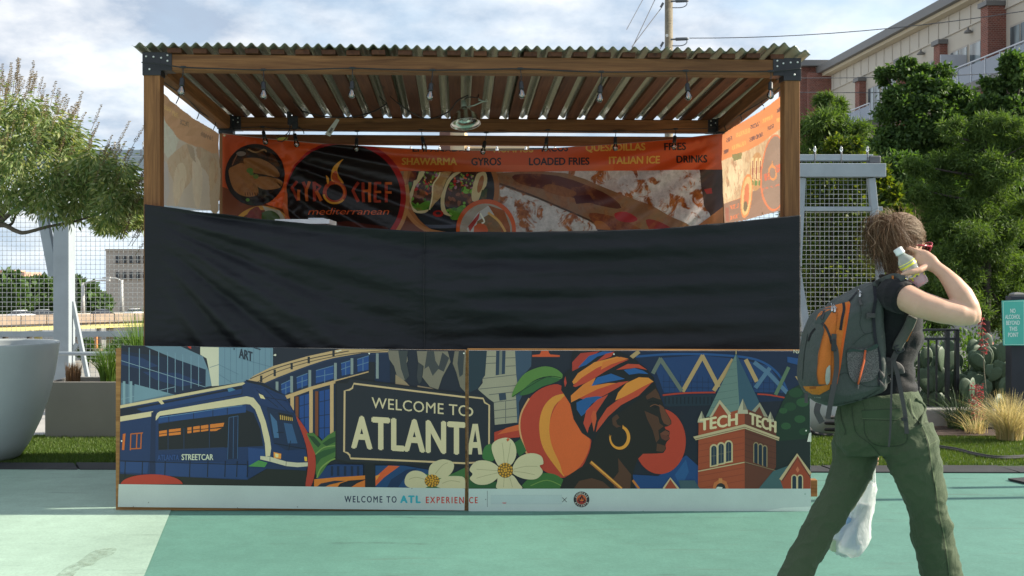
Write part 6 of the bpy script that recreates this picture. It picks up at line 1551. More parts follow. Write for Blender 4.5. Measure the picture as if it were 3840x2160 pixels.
# --- bigger trees behind, right
M_broad = leaf_mat('broad leaf', [(0.036, 0.078, 0.020), (0.062, 0.122, 0.030), (0.105, 0.175, 0.044), (0.030, 0.066, 0.018)], .6, .34, (1.4, 1.5, .5))
M_cyp = leaf_mat('feathery needle', [(0.055, 0.105, 0.024), (0.088, 0.150, 0.034), (0.13, 0.198, 0.048), (0.042, 0.082, 0.021)], .65, .40, (1.4, 1.45, .5))
M_vine = leaf_mat('vine leaf', [(0.045, 0.085, 0.016), (0.085, 0.135, 0.022), (0.16, 0.19, 0.03), (0.025, 0.05, 0.012), (0.06, 0.11, 0.02)], .45, .42, (1.6, 1.5, .4))
def far_tree(name, label, Y, cl, per, ls, ws, m, trunk_px, seed, tight=.26, droop=0., sub=14, group=None, tr=.16, branch=True):
    b_ = U(trunk_px[0], 1052, Y); z0 = trunk_px[2] if len(trunk_px) > 2 else 0
    t = thing(name, label, 'tree', (b_.x, Y, z0), group)
    mb = MB(); topp = U(trunk_px[0], trunk_px[1], Y); limb(mb, [(b_.x, Y, z0), (b_.x + .05, Y, (z0 + topp.z) / 2), tuple(topp)], tr, tr * .35, 10)
    cs = []
    for (x, y, r, w) in cl:
        rm = r / FPX * Y; c = U(x, y, Y + random.Random(int(x * 7 + y)).uniform(-.4, .4) * rm * 2); cs.append((tuple(c), (rm, rm, rm * .9), w))
        if branch:
            s_ = U(trunk_px[0], min(1000, max(trunk_px[1], y + r * .8)), Y); limb(mb, [tuple(s_), tuple((s_ + c) / 2 + Vector((0, 0, -.1 * rm))), tuple(c)], tr * .35, tr * .08, 6)
    mb.build('trunk', M_darkbark, t, smooth=True)
    rj = random.Random(seed); c2 = []
    for (c, r, w) in cs:
        for k in range(7):
            v = Vector((rj.gauss(0, 1), rj.gauss(0, 1), rj.gauss(0, 1))).normalized() * rj.uniform(.35, 1.0); q = rj.uniform(.30, .56); c2.append(((c[0] + v.x * r[0], c[1] + v.y * r[1], c[2] + v.z * r[2]), (r[0] * q * 1.15, r[1] * q, r[2] * q * .8), w / 7))
    pos, dr = clump_points(c2, per, seed, max(sub * 5, 70), .6, tight * 1.25); dr = dr * .35 + np.random.default_rng(seed).normal(size=dr.shape) * .75; dr[:, 2] -= droop
    leaf_mesh('crown', pos, dr, ls, ws, m, seed + 1, .25, t)
    return t
G = 'trees right of the stall'
far_tree('broadleaf_tree', 'dense broadleaf tree in front of the apartment windows', 36, [(3420, 320, 90, 1.2), (3500, 300, 80, 1.), (3360, 400, 95, 1.2), (3470, 430, 110, 1.5), (3570, 350, 90, 1.2), (3600, 450, 90, 1.1), (3330, 500, 80, 1.), (3410, 540, 110, 1.4), (3520, 550, 110, 1.3), (3320, 280, 40, .4), (3400, 245, 38, .4), (3300, 610, 90, 1.1), (3440, 660, 110, 1.2), (3560, 660, 100, 1.)], 3400, .15, .11, M_broad, (3450, 500, -2), 41, .22, group=G)
far_tree('broadleaf_tree', 'broadleaf tree cut by the right edge below the balcony', 34, [(3760, 330, 80, 1.), (3830, 280, 90, 1.2), (3700, 420, 70, .8), (3800, 430, 110, 1.4), (3880, 380, 100, 1.), (3720, 540, 100, 1.1), (3820, 560, 110, 1.2), (3660, 480, 50, .5)], 3400, .15, .11, M_broad, (3800, 450, -2), 43, .22, group=G)
far_tree('cypress_tree', 'light feathery cypress left of the broadleaf tree', 27, [(3080, 470, 80, .9), (3060, 560, 100, 1.1), (3160, 520, 80, 1.), (3130, 420, 50, .5), (3200, 600, 90, 1.1), (3040, 650, 100, 1.), (3150, 690, 110, 1.2), (3260, 690, 90, 1.), (3090, 380, 30, .3), (3100, 800, 130, 1.2), (3240, 820, 120, 1.)], 5200, .17, .030, M_cyp, (3110, 400, -1), 45, .28, .2, 20, group=G)
far_tree('cypress_tree', 'large dark feathery cypress with trunk showing behind the sign', 16.5, [(3420, 700, 70, .7), (3450, 620, 50, .5), (3620, 1180, 90, .8), (3500, 1170, 80, .7), (3760, 1180, 90, .7), (3560, 620, 90, .9), (3680, 560, 100, 1.), (3780, 640, 110, 1.1), (3640, 720, 120, 1.2), (3520, 760, 100, 1.), (3750, 790, 130, 1.2), (3600, 860, 120, 1.1), (3700, 930, 130, 1.1), (3500, 900, 90, .8), (3800, 950, 120, 1.), (3560, 1010, 100, .9), (3660, 1080, 110, .9), (3780, 1090, 100, .8), (3480, 1040, 80, .7), (3660, 470, 60, .5), (3740, 460, 60, .5), (3560, 500, 50, .4), (3850, 540, 90, .7), (3860, 800, 100, .8)], 5600, .085, .015, M_cyp, (3690, 480), 47, .30, .25, 22, group=G, tr=.075)
far_tree('cypress_tree', 'deep green cypress filling the gap behind the walking person', 21, [(3380, 640, 90, 1.), (3440, 760, 120, 1.2), (3360, 860, 110, 1.1), (3470, 900, 120, 1.1), (3400, 1020, 120, 1.1), (3330, 960, 80, .8), (3560, 1060, 120, 1.), (3330, 740, 70, .7), (3520, 1130, 90, .8), (3400, 1130, 100, .9)], 3600, .13, .05, M_broad, (3420, 640), 49, .28, .15, 20, group=G, tr=.09)
far_tree('broadleaf_tree', 'dark backing tree low behind the cypress trunks', 30, [(3660, 700, 150, 1.4), (3800, 800, 160, 1.5), (3560, 820, 150, 1.4), (3700, 960, 160, 1.5), (3450, 980, 150, 1.3), (3840, 1000, 150, 1.2), (3560, 1100, 140, 1.), (3300, 850, 120, 1.), (3120, 930, 150, 1.2), (3250, 1020, 140, 1.2), (3060, 1060, 130, 1.)], 1900, .34, .26, M_broad, (3700, 700, -1), 51, .26, group=G)
# vine-covered shrub behind the right mesh
vs_ = thing('climbing_shrub', 'sunlit yellow-green climbing shrub behind the right mesh fence', 'shrub', (Xf(3160, 13.4), 13.4, 0))
cs = []
for (x, y, r, w) in ((3130, 560, 45, .7), (3180, 545, 40, .6), (3100, 640, 70, 1.), (3200, 640, 75, 1.), (3270, 680, 60, .9), (3310, 640, 35, .5), (3060, 740, 70, 1.), (3150, 760, 80, 1.1), (3240, 780, 80, 1.1), (3320, 790, 50, .7), (3070, 880, 80, 1.), (3170, 900, 90, 1.1), (3270, 900, 80, 1.), (3040, 1000, 70, .9), (3140, 1020, 90, 1.), (3240, 1030, 80, .9), (3080, 1130, 80, .9), (3190, 1150, 80, .9), (3350, 740, 30, .4), (3380, 800, 30, .4), (3300, 1080, 60, .7), (3060, 1230, 80, .9), (3160, 1240, 80, .8)):
    rm = r / FPX * 13.4; cs.append((tuple(U(x, y, 13.4 + random.uniform(-.1, .25))), (rm, rm * .9, rm), w))
pos, dr = clump_points(cs, 620, 61, 12, .75, .28); leaf_mesh('foliage', pos, dr, .062, .045, M_vine, 62, .2, vs_)
mb = MB()
for k in range(9): limb(mb, [(Xf(3040 + 32 * k, 13.4), 13.4, 0), (Xf(3050 + 30 * k, 13.4), 13.4 + random.uniform(-.1, .1), 1.2), (Xf(3030 + 34 * k + random.uniform(-30, 30), 13.4), 13.4, 2.3)], .015, .006, 6)
mb.build('stems', M_darkbark, vs_)
# --- far trees on the left beyond the elevated road
M_farl = leaf_mat('far leaf', [(0.05, 0.10, 0.025), (0.08, 0.145, 0.035), (0.04, 0.08, 0.02)], .6, .25)
for i, (lab, Y, x, cl) in enumerate((('rounded far tree at the left edge beyond the road', 95, 20, [(20, 1080, 45, 1.), (60, 1110, 40, .9), (-30, 1100, 50, 1.), (20, 1140, 50, 1.)]), ('broad far tree left of the steel post', 100, 110, [(90, 1100, 40, .9), (130, 1080, 40, .9), (165, 1100, 40, .9), (110, 1140, 50, 1.), (170, 1140, 45, 1.)]), ('far tree partly hidden by the steel post', 102, 210, [(190, 1090, 35, .8), (230, 1090, 35, .8), (205, 1130, 50, 1.), (260, 1140, 40, .8)]),
                                     ('pointed far tree beside the slim street lamp', 98, 285, [(285, 1072, 22, .5), (290, 1105, 32, .8), (330, 1110, 30, .7), (290, 1145, 45, 1.), (350, 1140, 40, .8)]), ('low far tree just left of the office block', 104, 370, [(360, 1120, 28, .7), (385, 1140, 28, .7), (370, 1160, 30, .7)]))):
    far_tree('far_tree', lab, Y * 2.25, cl, 800, 1.7, 1.5, M_farl, (x, 1090, -12), 71 + i, .3, group='trees beyond the elevated road', tr=.6, branch=False)
for i, (x, y, r, Y) in enumerate(((440, 1290, 34, 120), (330, 1305, 30, 118), (520, 1285, 38, 122))):
    far_tree('roadside_bush', ('dark bush below the girders near the stall corner', 'dark bush below the girders by the steel brace', 'dark bush under the road beside the grass clump')[i], Y, [(x, y, r, 1.), (x + 25, y + 10, r * .8, .8)], 600, .7, .6, M_farl, (x, y, -12), 91 + i, .3, branch=False)
# ================================================================ planting bed, railing and sign on the right
M_mulch = mat('brown mulch', (0.055, 0.032, 0.022), .95, .4, 15, .8, 40, fine=.25)
sheet('planting_bed', [(Xf(3420, 10.2), 10.02), (7.5, 9.75), (7.5, 13), (2.9, 13), (3.3, 10.9)], .03, M_mulch, .05)
kb = MB(); kb.box((Xf(3400, 10.7), 10.75, .085), (2.6, .22, .20)); o = kb.build('low_kerb_wall', mat('kerb concrete', (.33, .31, .28), .9, .15, 3, .3, 60), None, bevel=.01); tag(o, 'short weathered concrete kerb wall below the black railing', 'kerb')
# black railing
rl = thing('black_railing', 'black steel railing in front of the cactus pads', 'railing', (Xf(3500, 10.9), 10.9, .2))
YR = 10.9
def rbox(n, px0, px1, py0, py1, d=.03): a, c = U(px0, py0, YR), U(px1, py1, YR); b = MB(); b.box(((a.x + c.x) / 2, YR, (a.z + c.z) / 2), (abs(c.x - a.x), d, abs(a.z - c.z))); return b.build(n, M_steel, rl, bevel=.003)
rbox('top_rail', 3300, 3592, 1233, 1241, .05); rbox('mid_rail', 3300, 3600, 1266, 1275, .04); rbox('bottom_rail', 3300, 3592, 1548, 1556, .04)
for x in (3445, 3481, 3512, 3548): rbox('baluster', x - 3.5, x + 3.5, 1275, 1548, .018)
for x in (3552, 3588): rbox('post', x - 7, x + 7, 1236, 1575, .05)
# prickly pear
M_pad = mat('cactus pad', (0.058, 0.098, 0.052), .6, .25, 9, .15, 70, fine=.12)
padm = None
def pad_mesh():
    m = MB(); n = 16; rings = []
    for k in range(9):
        t = k / 8; z = t; w = .5 * sin(pi * min(1, t * .93 + .04)) ** .62 * (.62 + .38 * t); w = max(w, .03); th = .075 * sin(pi * min(1, t * .9 + .07)) ** .5
        rings.append([Vector((w * cos(2 * pi * j / n), th * sin(2 * pi * j / n), z)) for j in range(n)])
    m.loft(rings); return m.mesh('pad', M_pad, True)
PADM = pad_mesh()
rp = random.Random(21)
def cactus(label, px, Y, zbase, h, w, npad):
    t = thing('prickly_pear', label, 'cactus', (Xf(px, Y), Y, zbase), 'prickly pear cactus behind the railing'); t['group'] = 'prickly pear cactus in the bed'
    pads = []
    def add(p, s, tilt, yaw, lvl):
        o = bpy.data.objects.new('pad', PADM); M_ = Matrix.Translation(p) @ Matrix.Rotation(yaw, 4, 'Z') @ Matrix.Rotation(tilt, 4, 'Y') @ Matrix.Diagonal((s * .78, s * .8, s, 1)); put(o, t, M_); pads.append((M_ @ Vector((rp.uniform(-.2, .2), 0, .93)), s, tilt, lvl))
    for i in range(8): add(Vector((Xf(px, Y) + rp.uniform(-w, w) * 1.1, Y + rp.uniform(-.25, .2), zbase)), rp.uniform(.20, .28), rp.uniform(-.35, .35), rp.uniform(-.6, .6), 0)
    k = 0
    while len(pads) < npad and k < 400:
        k += 1; p, s, ti, lv = rp.choice(pads)
        if p.z > zbase + h: continue
        add(p, min(.27, s * rp.uniform(.78, 1.05)), ti * .4 + rp.uniform(-.6, .6), rp.uniform(-.8, .8), lv + 1)
zb_ = .04
cactus('prickly pear clump behind the railing, closest to the person', 3470, 11.35, zb_, .50, .30, 42); cactus('prickly pear clump right of the railing end post', 3620, 11.3, zb_, .55, .30, 42); cactus('prickly pear clump under the red flower spike', 3690, 11.6, zb_, .55, .30, 42); cactus('prickly pear clump next to the sign post', 3775, 11.3, zb_, .55, .30, 42); cactus('prickly pear clump behind the others in the middle', 3560, 11.9, zb_, .60, .34, 40); cactus('small prickly pear clump low in front of the bed', 3700, 10.75, zb_, .22, .22, 16)
hd = thing('hedge', 'dark evergreen hedge filling the space behind the cactus', 'hedge', (Xf(3620, 13.8), 13.8, 0))
cs = [(tuple(U(x, y, 13.8 + .3 * (k % 2))), (.42, .35, .36), 1.) for k, (x, y) in enumerate([(3380 + 85 * i, yy) for i in range(8) for yy in (1350, 1440, 1530)])]
pos, dr = clump_points(cs, 420, 88, 12, .75, .3); leaf_mesh('foliage', pos, dr, .06, .03, M_broad, 89, .2, hd)
# red yucca stalks
M_red = leaf_mat('yucca flower', [(0.30, 0.055, 0.06), (0.42, 0.10, 0.09), (0.24, 0.04, 0.05)], .6, .3, (1.2, .8, .8)); M_stalk = mat('flower stalk', (.16, .15, .10), .7)
def yucca(label, pts, Y, s0, n, wid):
    q = [U(x, y, Y) for x, y in pts]; t = thing('red_yucca', label, 'plant', (q[0].x, Y, 0)); m = MB(); c = smooth_curve([tuple(v) for v in [Vector((q[0].x, Y, 0))] + q], 6); m.tube(c, [.006 - .004 * i / len(c) for i in range(len(c))], 6); m.build('stalk', M_stalk, t)
    rng = random.Random(n); P = []; D = []
    for _ in range(n):
        i = rng.uniform(s0, 1) * (len(c) - 1); p = Vector(c[int(i)]); a = rng.uniform(0, 2 * pi); v = Vector((cos(a), sin(a), rng.uniform(-.5, .5))); P.append(tuple(p + v * rng.uniform(0, wid))); D.append(tuple(v + Vector((0, 0, -.4))))
    leaf_mesh('flowers', np.array(P), np.array(D), .026, .013, M_red, n, .4, t)
    grass = []
    return t
yucca('tall red yucca flower spike rising beside the tree trunk', [(3698, 1480), (3690, 1380), (3688, 1290), (3676, 1180)], 10.6, .68, 170, .03); yucca('short crimson yucca flower spike in front of the cactus', [(3660, 1600), (3672, 1560), (3662, 1500), (3668, 1436)], 10.3, .42, 260, .055)
tcn_ = thing('traffic_cone', 'small orange cone standing far behind the cactus', 'cone', U(3711, 1340, 16)); m = MB(); b_ = U(3711, 1338, 16); m.lathe([(.12, 0), (.11, .02), (.085, .03), (.03, .30), (.02, .32)], b_ - Vector((0, 0, .02)), 14); m.build('cone_body', mat('cone orange', (.55, .07, .03), .5), tcn_, smooth=True); m = MB(); m.box(b_ - Vector((0, 0, .03)), (.3, .3, .03)); m.build('cone_base', M_rub, tcn_); m = MB(); m.box((b_.x, b_.y, b_.z / 2 - .03), (.4, .4, b_.z - .05)); m.build('cone_plinth', M_conc, tcn_)
# golden feather grass
M_gold = leaf_mat('feather grass', [(0.50, 0.42, 0.22), (0.66, 0.57, 0.34), (0.44, 0.38, 0.19), (0.34, 0.33, 0.13)], .6, .45, (1.2, 1.1, .8))
grass_clump('feather_grass', 'large golden feather grass tuft at the right edge', (Xf(3785, 9.75), 9.75, .03), 850, .42, .30, M_gold, .002, lean=.66, seg=6)
grass_clump('feather_grass', 'small golden feather grass tuft leaning over the mulch', (Xf(3660, 10.15), 10.15, .03), 130, .26, .28, M_gold, .002, lean=.7, seg=6)
grass_clump('spiky_grass', 'thin dark green grass in front of the kerb wall', (Xf(3600, 10.5), 10.5, .03), 240, .40, .34, leaf_mat('blue grass', [(.05, .085, .05), (.08, .12, .07)], .5, .3), .003, lean=.7, seg=6)
grass_clump('spiky_grass', 'dense low green tuft at the foot of the cactus', (Xf(3640, 10.35), 10.35, .03), 160, .14, .22, M_gr, .003, lean=.7)
# sign on its dark post
sp_ = thing('notice_sign', 'teal no-alcohol notice board mounted on a dark post', 'sign', (Xf(3818, 10.4), 10.4, 0))
YS = 10.4; m = MB(); a = U(3790, 1110, YS + .05); c = U(3846, 1110, YS + .05); m.box(((a.x + c.x) / 2, YS + .1, a.z / 2), (c.x - a.x, .13, a.z)); m.build('post', mat('dark post', (.018, .020, .032), .5, .2, 6, .1, 40), sp_, bevel=.006)
m = MB(); q = U(3815, 1108, YS + .1); m.lathe([(.075, 0), (.078, .015), (.05, .03), (.0, .034)], (q.x, YS + .1, a.z), 4, Matrix.Rotation(pi / 4, 3, 'Z')); m.build('post_cap', M_eave, sp_)
def sign_map(px, py): return U(px, py, YS - .012), Vector((0, -1, 0))
A = Art((3380, 1080, 460 / 877.0), 1.5)
A.poly([(720, 92), (872, 84), (884, 84), (884, 410), (730, 410)], (72, 158, 146)); A.line([(876, 92), (728, 98), (736, 404), (878, 404)], 3.5, (170, 200, 186)); A.lines([(876, 92, 878, 404)], 3.5, (170, 200, 186))
for s, x0, x1, y in (('NO', 779, 816, 178), ('ALCOHOL', 742, 850, 221), ('BEYOND', 750, 846, 264), ('THIS', 772, 828, 307), ('POINT', 764, 836, 350)): A.text(s, x0, x1, y, 32, (196, 214, 200), -.01, .012)
A.build('face', print_mat('sign print', .45), sp_, sign_map)
m = MB(); q = [U(x, y, YS - .011) for x, y in ((3757.6, 1128), (3843.7, 1124), (3843.7, 1295), (3763, 1295))]; m.add(q + [v + Vector((0, .012, 0)) for v in q], [(3, 2, 1, 0), (4, 5, 6, 7), (0, 1, 5, 4), (1, 2, 6, 5), (2, 3, 7, 6), (3, 0, 4, 7)]); m.build('board', mat('sign back', (.10, .35, .31), .5), sp_)
# low wall, pavement and parked car glimpsed behind the trees
wl = MB(); a, c = U(3360, 1212, 24), U(4000, 1212, 24); wl.box(((a.x + c.x) / 2, 24.2, (a.z) / 2), (c.x - a.x, .3, a.z)); o = wl.build('retaining_wall', M_conc, None, bevel=.02); tag(o, 'grey concrete retaining wall behind the cactus and tree trunks', 'wall')
# cables on the turf
cb_ = thing('power_cable', 'bundle of black cables lying across the right turf', 'cable', (Xf(3700, 9.2), 9.2, .02))
for k in range(3):
    pts = [U(x, y + k * 3 - 3, ground_Y(y + k * 3 - 3)) + Vector((0, 0, .028 + .006 * (k % 2))) for x, y in ((3380, 1672), (3470, 1682), (3540, 1692), (3590, 1700), (3660, 1718), (3740, 1730), (3850, 1726), (3990, 1715))]
    cable(cb_, pts, .011, 'cable', M_rub, 8)
fg = MB(); q = [(U(x, y, ground_Y(y)).x, ground_Y(y)) for x, y in ((3780, 1802), (3870, 1796), (3930, 1820), (3850, 1818))]; fg.add([(x, y, .004) for x, y in q] + [(x, y, .016) for x, y in q], [(4, 5, 6, 7), (0, 1, 5, 4), (1, 2, 6, 5), (2, 3, 7, 6), (3, 0, 4, 7)]); o = fg.build('floor_mat', M_rub, None); tag(o, 'dark ribbed rubber mat at the right edge of the teal floor', 'mat')
# grey pot and cable coil seen between board and person
gp = thing('grey_pot', 'light grey rounded pot glimpsed right of the printed board', 'planter', (Xf(3105, 10.4), 10.4, 0)); m = MB(); m.lathe([(.20, 0), (.27, .04), (.31, .16), (.33, .34), (.32, .36), (.29, .34)], (Xf(3090, 10.4), 10.4, 0), 32); m.build('pot_shell', M_pot, gp, smooth=True); m = MB(); m.lathe([(.30, .32), (0, .33)], (Xf(3090, 10.4), 10.4, 0), 24); m.build('soil', M_soil, gp)
cc = thing('cable_coil', 'coiled black cable on the turf beside the grey pot', 'cable', (Xf(3130, 10.0), 10.0, 0)); cx, cy = Xf(3148, 10.02), 10.02
cable(cc, [(cx + .12 * cos(k * .8), cy + .05 * sin(k * .8), .05 + .012 * k * .6) for k in range(20)], .014, 'coil', M_rub, 8); cable(cc, [U(x, y, 10.0) for x, y in ((3030, 1600), (3050, 1622), (3090, 1632), (3140, 1632), (3200, 1634))], .014, 'lead', M_rub, 8)
# posts out of frame to the right whose shadows cross the floor
for (lab, x, y, h_) in (('slim grey steel post standing right of the view, taller one', 6.6, 7.56, 3.0), ('slim grey steel post standing right of the view, shorter one', 6.3, 7.9, 1.95)):
    m = MB(); m.tube([(x, y, 0), (x, y, h_)], .035, 12); m.lathe([(.09, 0), (.09, .012), (0, .012)], (x, y, 0), 16); o = m.build('steel_post', M_gal, None, smooth=False); tag(o, lab, 'post')
# things on and under the stall
bxp = thing('foam_board', 'flat white board with papers lying on the stall counter', 'board', U(1140, 845, 7.4)); m = MB(); a, c = U(1030, 821, 7.35), U(1235, 838, 7.35); m.box(((a.x + c.x) / 2, 7.5, (a.z + c.z) / 2 - .002), (c.x - a.x, .3, .030)); m.build('board_sheet', mat('white foam', (.78, .78, .76), .6), bxp, bevel=.002); m = MB(); m.box((U(1180, 817, 7.35).x, 7.5, a.z + .006), (.10, .2, .006)); m.build('papers', mat('paper', (.6, .62, .66), .6), bxp); m = MB(); m.box(((a.x + c.x) / 2, 7.5, (1.638 + c.z) / 2), (c.x - a.x - .05, .2, c.z - 1.638)); m.build('crate', M_cap, bxp)
# clamp lamp
M_brush = mat('brushed steel', (.62, .62, .60), .22, .05, 20, metal=1.0); M_patina = mat('pale clamp metal', (.40, .48, .42), .4, .1, 20, metal=.5)
YL = 8.0; lc = U(1748, 470, YL); lt = thing('clamp_lamp', 'dome reflector clamp lamp hanging under the stall roof', 'lamp', lc)
axl = Vector((.10, -.28, -1)).normalized(); ML = axl.to_track_quat('Z', 'Y').to_matrix(); tp = U(1740, 400, YL)
m = MB(); m.lathe([(.018, .0), (.022, .02), (.05, .035), (.085, .075), (.102, .13), (.106, .132), (.104, .134), (.083, .078), (.048, .038), (.0, .03)], tp, 40, ML); m.build('reflector', M_brush, lt, smooth=True)
m = MB(); m.lathe([(.016, -.045), (.020, -.043), (.020, .0), (.016, .01)], tp, 16, ML); m.build('lamp_socket', M_patina, lt, smooth=True)
m = MB(); m.lathe([(.012, .03), (.024, .06), (.028, .085), (.018, .105), (0, .11)], tp, 16, ML); m.build('bulb', M_c9, lt, smooth=True)
m = MB(); m.tube([U(1748, 402, YL), U(1775, 396, YL), U(1815, 379, YL - .02)], .005, 6); m.tube([U(1793, 370, YL), U(1816, 381, YL), U(1826, 372, YL)], .004, 6); m.tube([U(1794, 376, YL - .02), U(1816, 381, YL - .02), U(1830, 378, YL - .02)], .004, 6); m.build('clamp', M_patina, lt, smooth=True)
cable(lt, [U(1740, 386, YL), U(1745, 370, YL), U(1765, 364, YL), U(1790, 366, YL), U(1794, 355, YL + .1)], .004, 'cord')
# loose cables, plug block and paper tag below the roof
lc_ = thing('loose_cable', 'black cable looping along the underside of the roof', 'cable', U(1400, 420, 8.3))
cable(lc_, [U(1130, 415, 8.4), U(1200, 434, 8.4), U(1310, 440, 8.4), U(1400, 418, 8.3), U(1450, 388, 8.2)], .005); cable(lc_, [U(1490, 385, 8.2), U(1540, 420, 8.3), U(1605, 446, 8.4), U(1680, 420, 8.3), U(1716, 378, 8.1), U(1755, 358, 8.0)], .005)
for a_, b_ in ((U(1450, 388, 8.2), roof_pt((U(1450, 388, 8.2).x - FL.x), 8.2 - FL.y, 0)), (U(1490, 385, 8.2), roof_pt((U(1490, 385, 8.2).x - FL.x), 8.2 - FL.y, 0)), (U(1130, 415, 8.4), roof_pt((U(1130, 415, 8.4).x - FL.x), 8.4 - FL.y, 0))): cable(lc_, [a_, (a_ + b_) / 2, b_], .003, 'staple')
pb_ = thing('plug_block', 'tangle of black plugs hanging from the back beam', 'plug', U(1098, 450, 8.9)); m = MB(); p = U(1098, 452, 8.88); m.box(p, (.075, .05, .07)); m.box(p + Vector((.02, -.01, -.045)), (.045, .04, .05)); m.box(p + Vector((-.03, 0, .045)), (.03, .03, .05)); m.build('plugs', M_sock, pb_, bevel=.006)
for pts in ([(1090, 470), (1078, 500), (1045, 515), (1038, 522)], [(1102, 475), (1100, 505), (1104, 520)], [(1110, 470), (1135, 488), (1140, 502)], [(1086, 470), (1086, 500), (1060, 530), (1040, 528)]): cable(pb_, [U(x, y, 8.86) for x, y in pts], .0035, 'lead')
m = MB(); q = [U(x, y, 8.86) for x, y in ((1036, 516), (1080, 514), (1076, 526), (1040, 526))]; m.add(q + [v + Vector((0, .004, 0)) for v in q], [(3, 2, 1, 0), (4, 5, 6, 7), (0, 1, 5, 4), (1, 2, 6, 5), (2, 3, 7, 6), (3, 0, 4, 7)]); m.build('yellow_tag', mat('yellow tag', (.42, .36, .05), .5), pb_)
tgp = thing('paper_tag', 'long white paper tag hanging from the loose cable', 'tag', U(1240, 480, 8.5)); m = MB(); q = [U(x, y, 8.5) for x, y in ((1262, 444), (1273, 450), (1238, 512), (1218, 503))]; m.add(q + [v + Vector((0, .003, 0)) for v in q], [(3, 2, 1, 0), (4, 5, 6, 7), (0, 1, 5, 4), (1, 2, 6, 5), (2, 3, 7, 6), (3, 0, 4, 7)]); m.build('tag_sheet', mat('tag paper', (.62, .60, .52), .6), tgp); cable(tgp, [U(1268, 446, 8.5), U(1272, 434, 8.45), U(1276, 425, 8.4)], .002, 'tie'); m = MB(); q = [U(x, y, 8.497) for x, y in ((1243, 478), (1250, 482), (1240, 500), (1231, 496))]; m.add(q, [(3, 2, 1, 0)]); m.build('barcode_patch', mat('tag ink', (.2, .19, .17), .7), tgp)
# ================================================================ the walking person
YP = 4.75; SC = FPX / YP            # pixels per metre at the person
def PP(px, py, d=0.0): return U(px, py, YP + d)
def ring_at(c, ax1, r1, ax2, r2, n=20):
    return [c + ax1 * (r1 * cos(2 * pi * k / n)) + ax2 * (r2 * sin(2 * pi * k / n)) for k in range(n)]
def limb_loft(mb, st, n=18, cap_round=True):
    """st: (px, py, depth, half-width in pixels across the view, half-depth in metres). sections square to the path"""
    P = [PP(s[0], s[1], s[2]) for s in st]; rings = []
    for i, s in enumerate(st):
        t = (P[min(i + 1, len(P) - 1)] - P[max(i - 1, 0)]).normalized()
        a = t.cross(Vector((0, 1, 0)))
        if a.length < .2: a = Vector((1, 0, 0))
        a.normalize(); b = a.cross(t).normalized()
        rings.append(ring_at(P[i], a, s[3] / SC, b, s[4], n))
    if cap_round:
        for e, sgn in ((0, -1), (-1, 1)):
            c = P[e]; t = (P[1] - P[0] if e == 0 else P[-1] - P[-2]).normalized() * sgn; r = min(st[e][3] / SC, st[e][4]) * .5
            rr = [c + (p - c) * .62 + t * r for p in rings[e]]
            rings = [rr] + rings if e == 0 else rings + [rr]
    mb.loft(rings)
def ball(mb, c, rx, ry, rz_, n=16, M=None):
    m = [(sin(pi * k / 10), -cos(pi * k / 10)) for k in range(11)]
    vs = []
    for r, z in m[1:-1]:
        ring = []
        for k in range(n):
            v = Vector((rx * r * cos(2 * pi * k / n), ry * r * sin(2 * pi * k / n), rz_ * z))
            ring.append(c + (M @ v if M is not None else v))
        vs.append(ring)
    mb.loft(vs)
def remesh(mb, name, m, parent, vox, smooth_it=6, fac=.5, M0=None, disp=None):
    me = mb.mesh(name + '_src', m); o = bpy.data.objects.new(name + '_src', me); COL.objects.link(o)
    r = o.modifiers.new('r', 'REMESH'); r.mode = 'VOXEL'; r.voxel_size = vox; r.use_smooth_shade = True
    s = o.modifiers.new('s', 'SMOOTH'); s.iterations = smooth_it; s.factor = fac
    dg = bpy.context.evaluated_depsgraph_get(); dg.update()
    e = bpy.data.meshes.new_from_object(o.evaluated_get(dg)); bpy.data.objects.remove(o)
    if disp is not None:
        co = np.empty(len(e.vertices) * 3); e.vertices.foreach_get('co', co); co = co.reshape(-1, 3); no = np.empty(len(e.vertices) * 3); e.vertices.foreach_get('normal', no); no = no.reshape(-1, 3)
        d = np.array([disp(Vector(c)) for c in co.tolist()]); co = co + no * d[:, None]; e.vertices.foreach_set('co', co.ravel())
    co = np.empty(len(e.vertices) * 3); e.vertices.foreach_get('co', co); co = co.reshape(-1, 3)
    c = co.mean(0) if parent is not None else np.array([co[:, 0].mean(), co[:, 1].mean(), co[:, 2].min()])
    e.vertices.foreach_set('co', (co - c).ravel()); e.materials.clear(); e.materials.append(m); e.polygons.foreach_set('use_smooth', [True] * len(e.polygons)); e.update()
    ob = bpy.data.objects.new(name, e); put(ob, parent, Matrix.Translation(Vector(c.tolist())))
    e.name = name
    return ob
def bvh_of(objs):
    V = []; F = []
    for o in objs:
        M_ = WM[o.name]; b = len(V); V += [M_ @ v.co for v in o.data.vertices]; F += [tuple(b + i for i in p.vertices) for p in o.data.polygons]
    return BVHTree.FromPolygons(V, F)
CAM = Vector((0, 0, CH))
def drape_map(bvh, step, lift=.0015, fallback=YP):
    def depth(px, py):
        d = Vector(((px - CX) / FPX, 1.0, (CY - py) / FPX)); l = d.length
        h_ = bvh.ray_cast(CAM, d / l, 50)
        if h_[0] is not None: return h_[3] / l
        q = bvh.find_nearest(CAM + d * fallback)
        return q[0].y if q[0] is not None else fallback
    g = pl_interp(depth, step)
    def f(px, py):
        Y = g(px, py); p = U(px, py, Y); n = (CAM - p).normalized()
        a = U(px + 3, py, g(px + 3, py)) - p; b = U(px, py + 3, g(px, py + 3)) - p; nn = b.cross(a)
        nn = nn.normalized() if nn.length > 1e-9 else n
        if nn.dot(n) < 0: nn = -nn
        return p + n * lift, nn, n
    return f
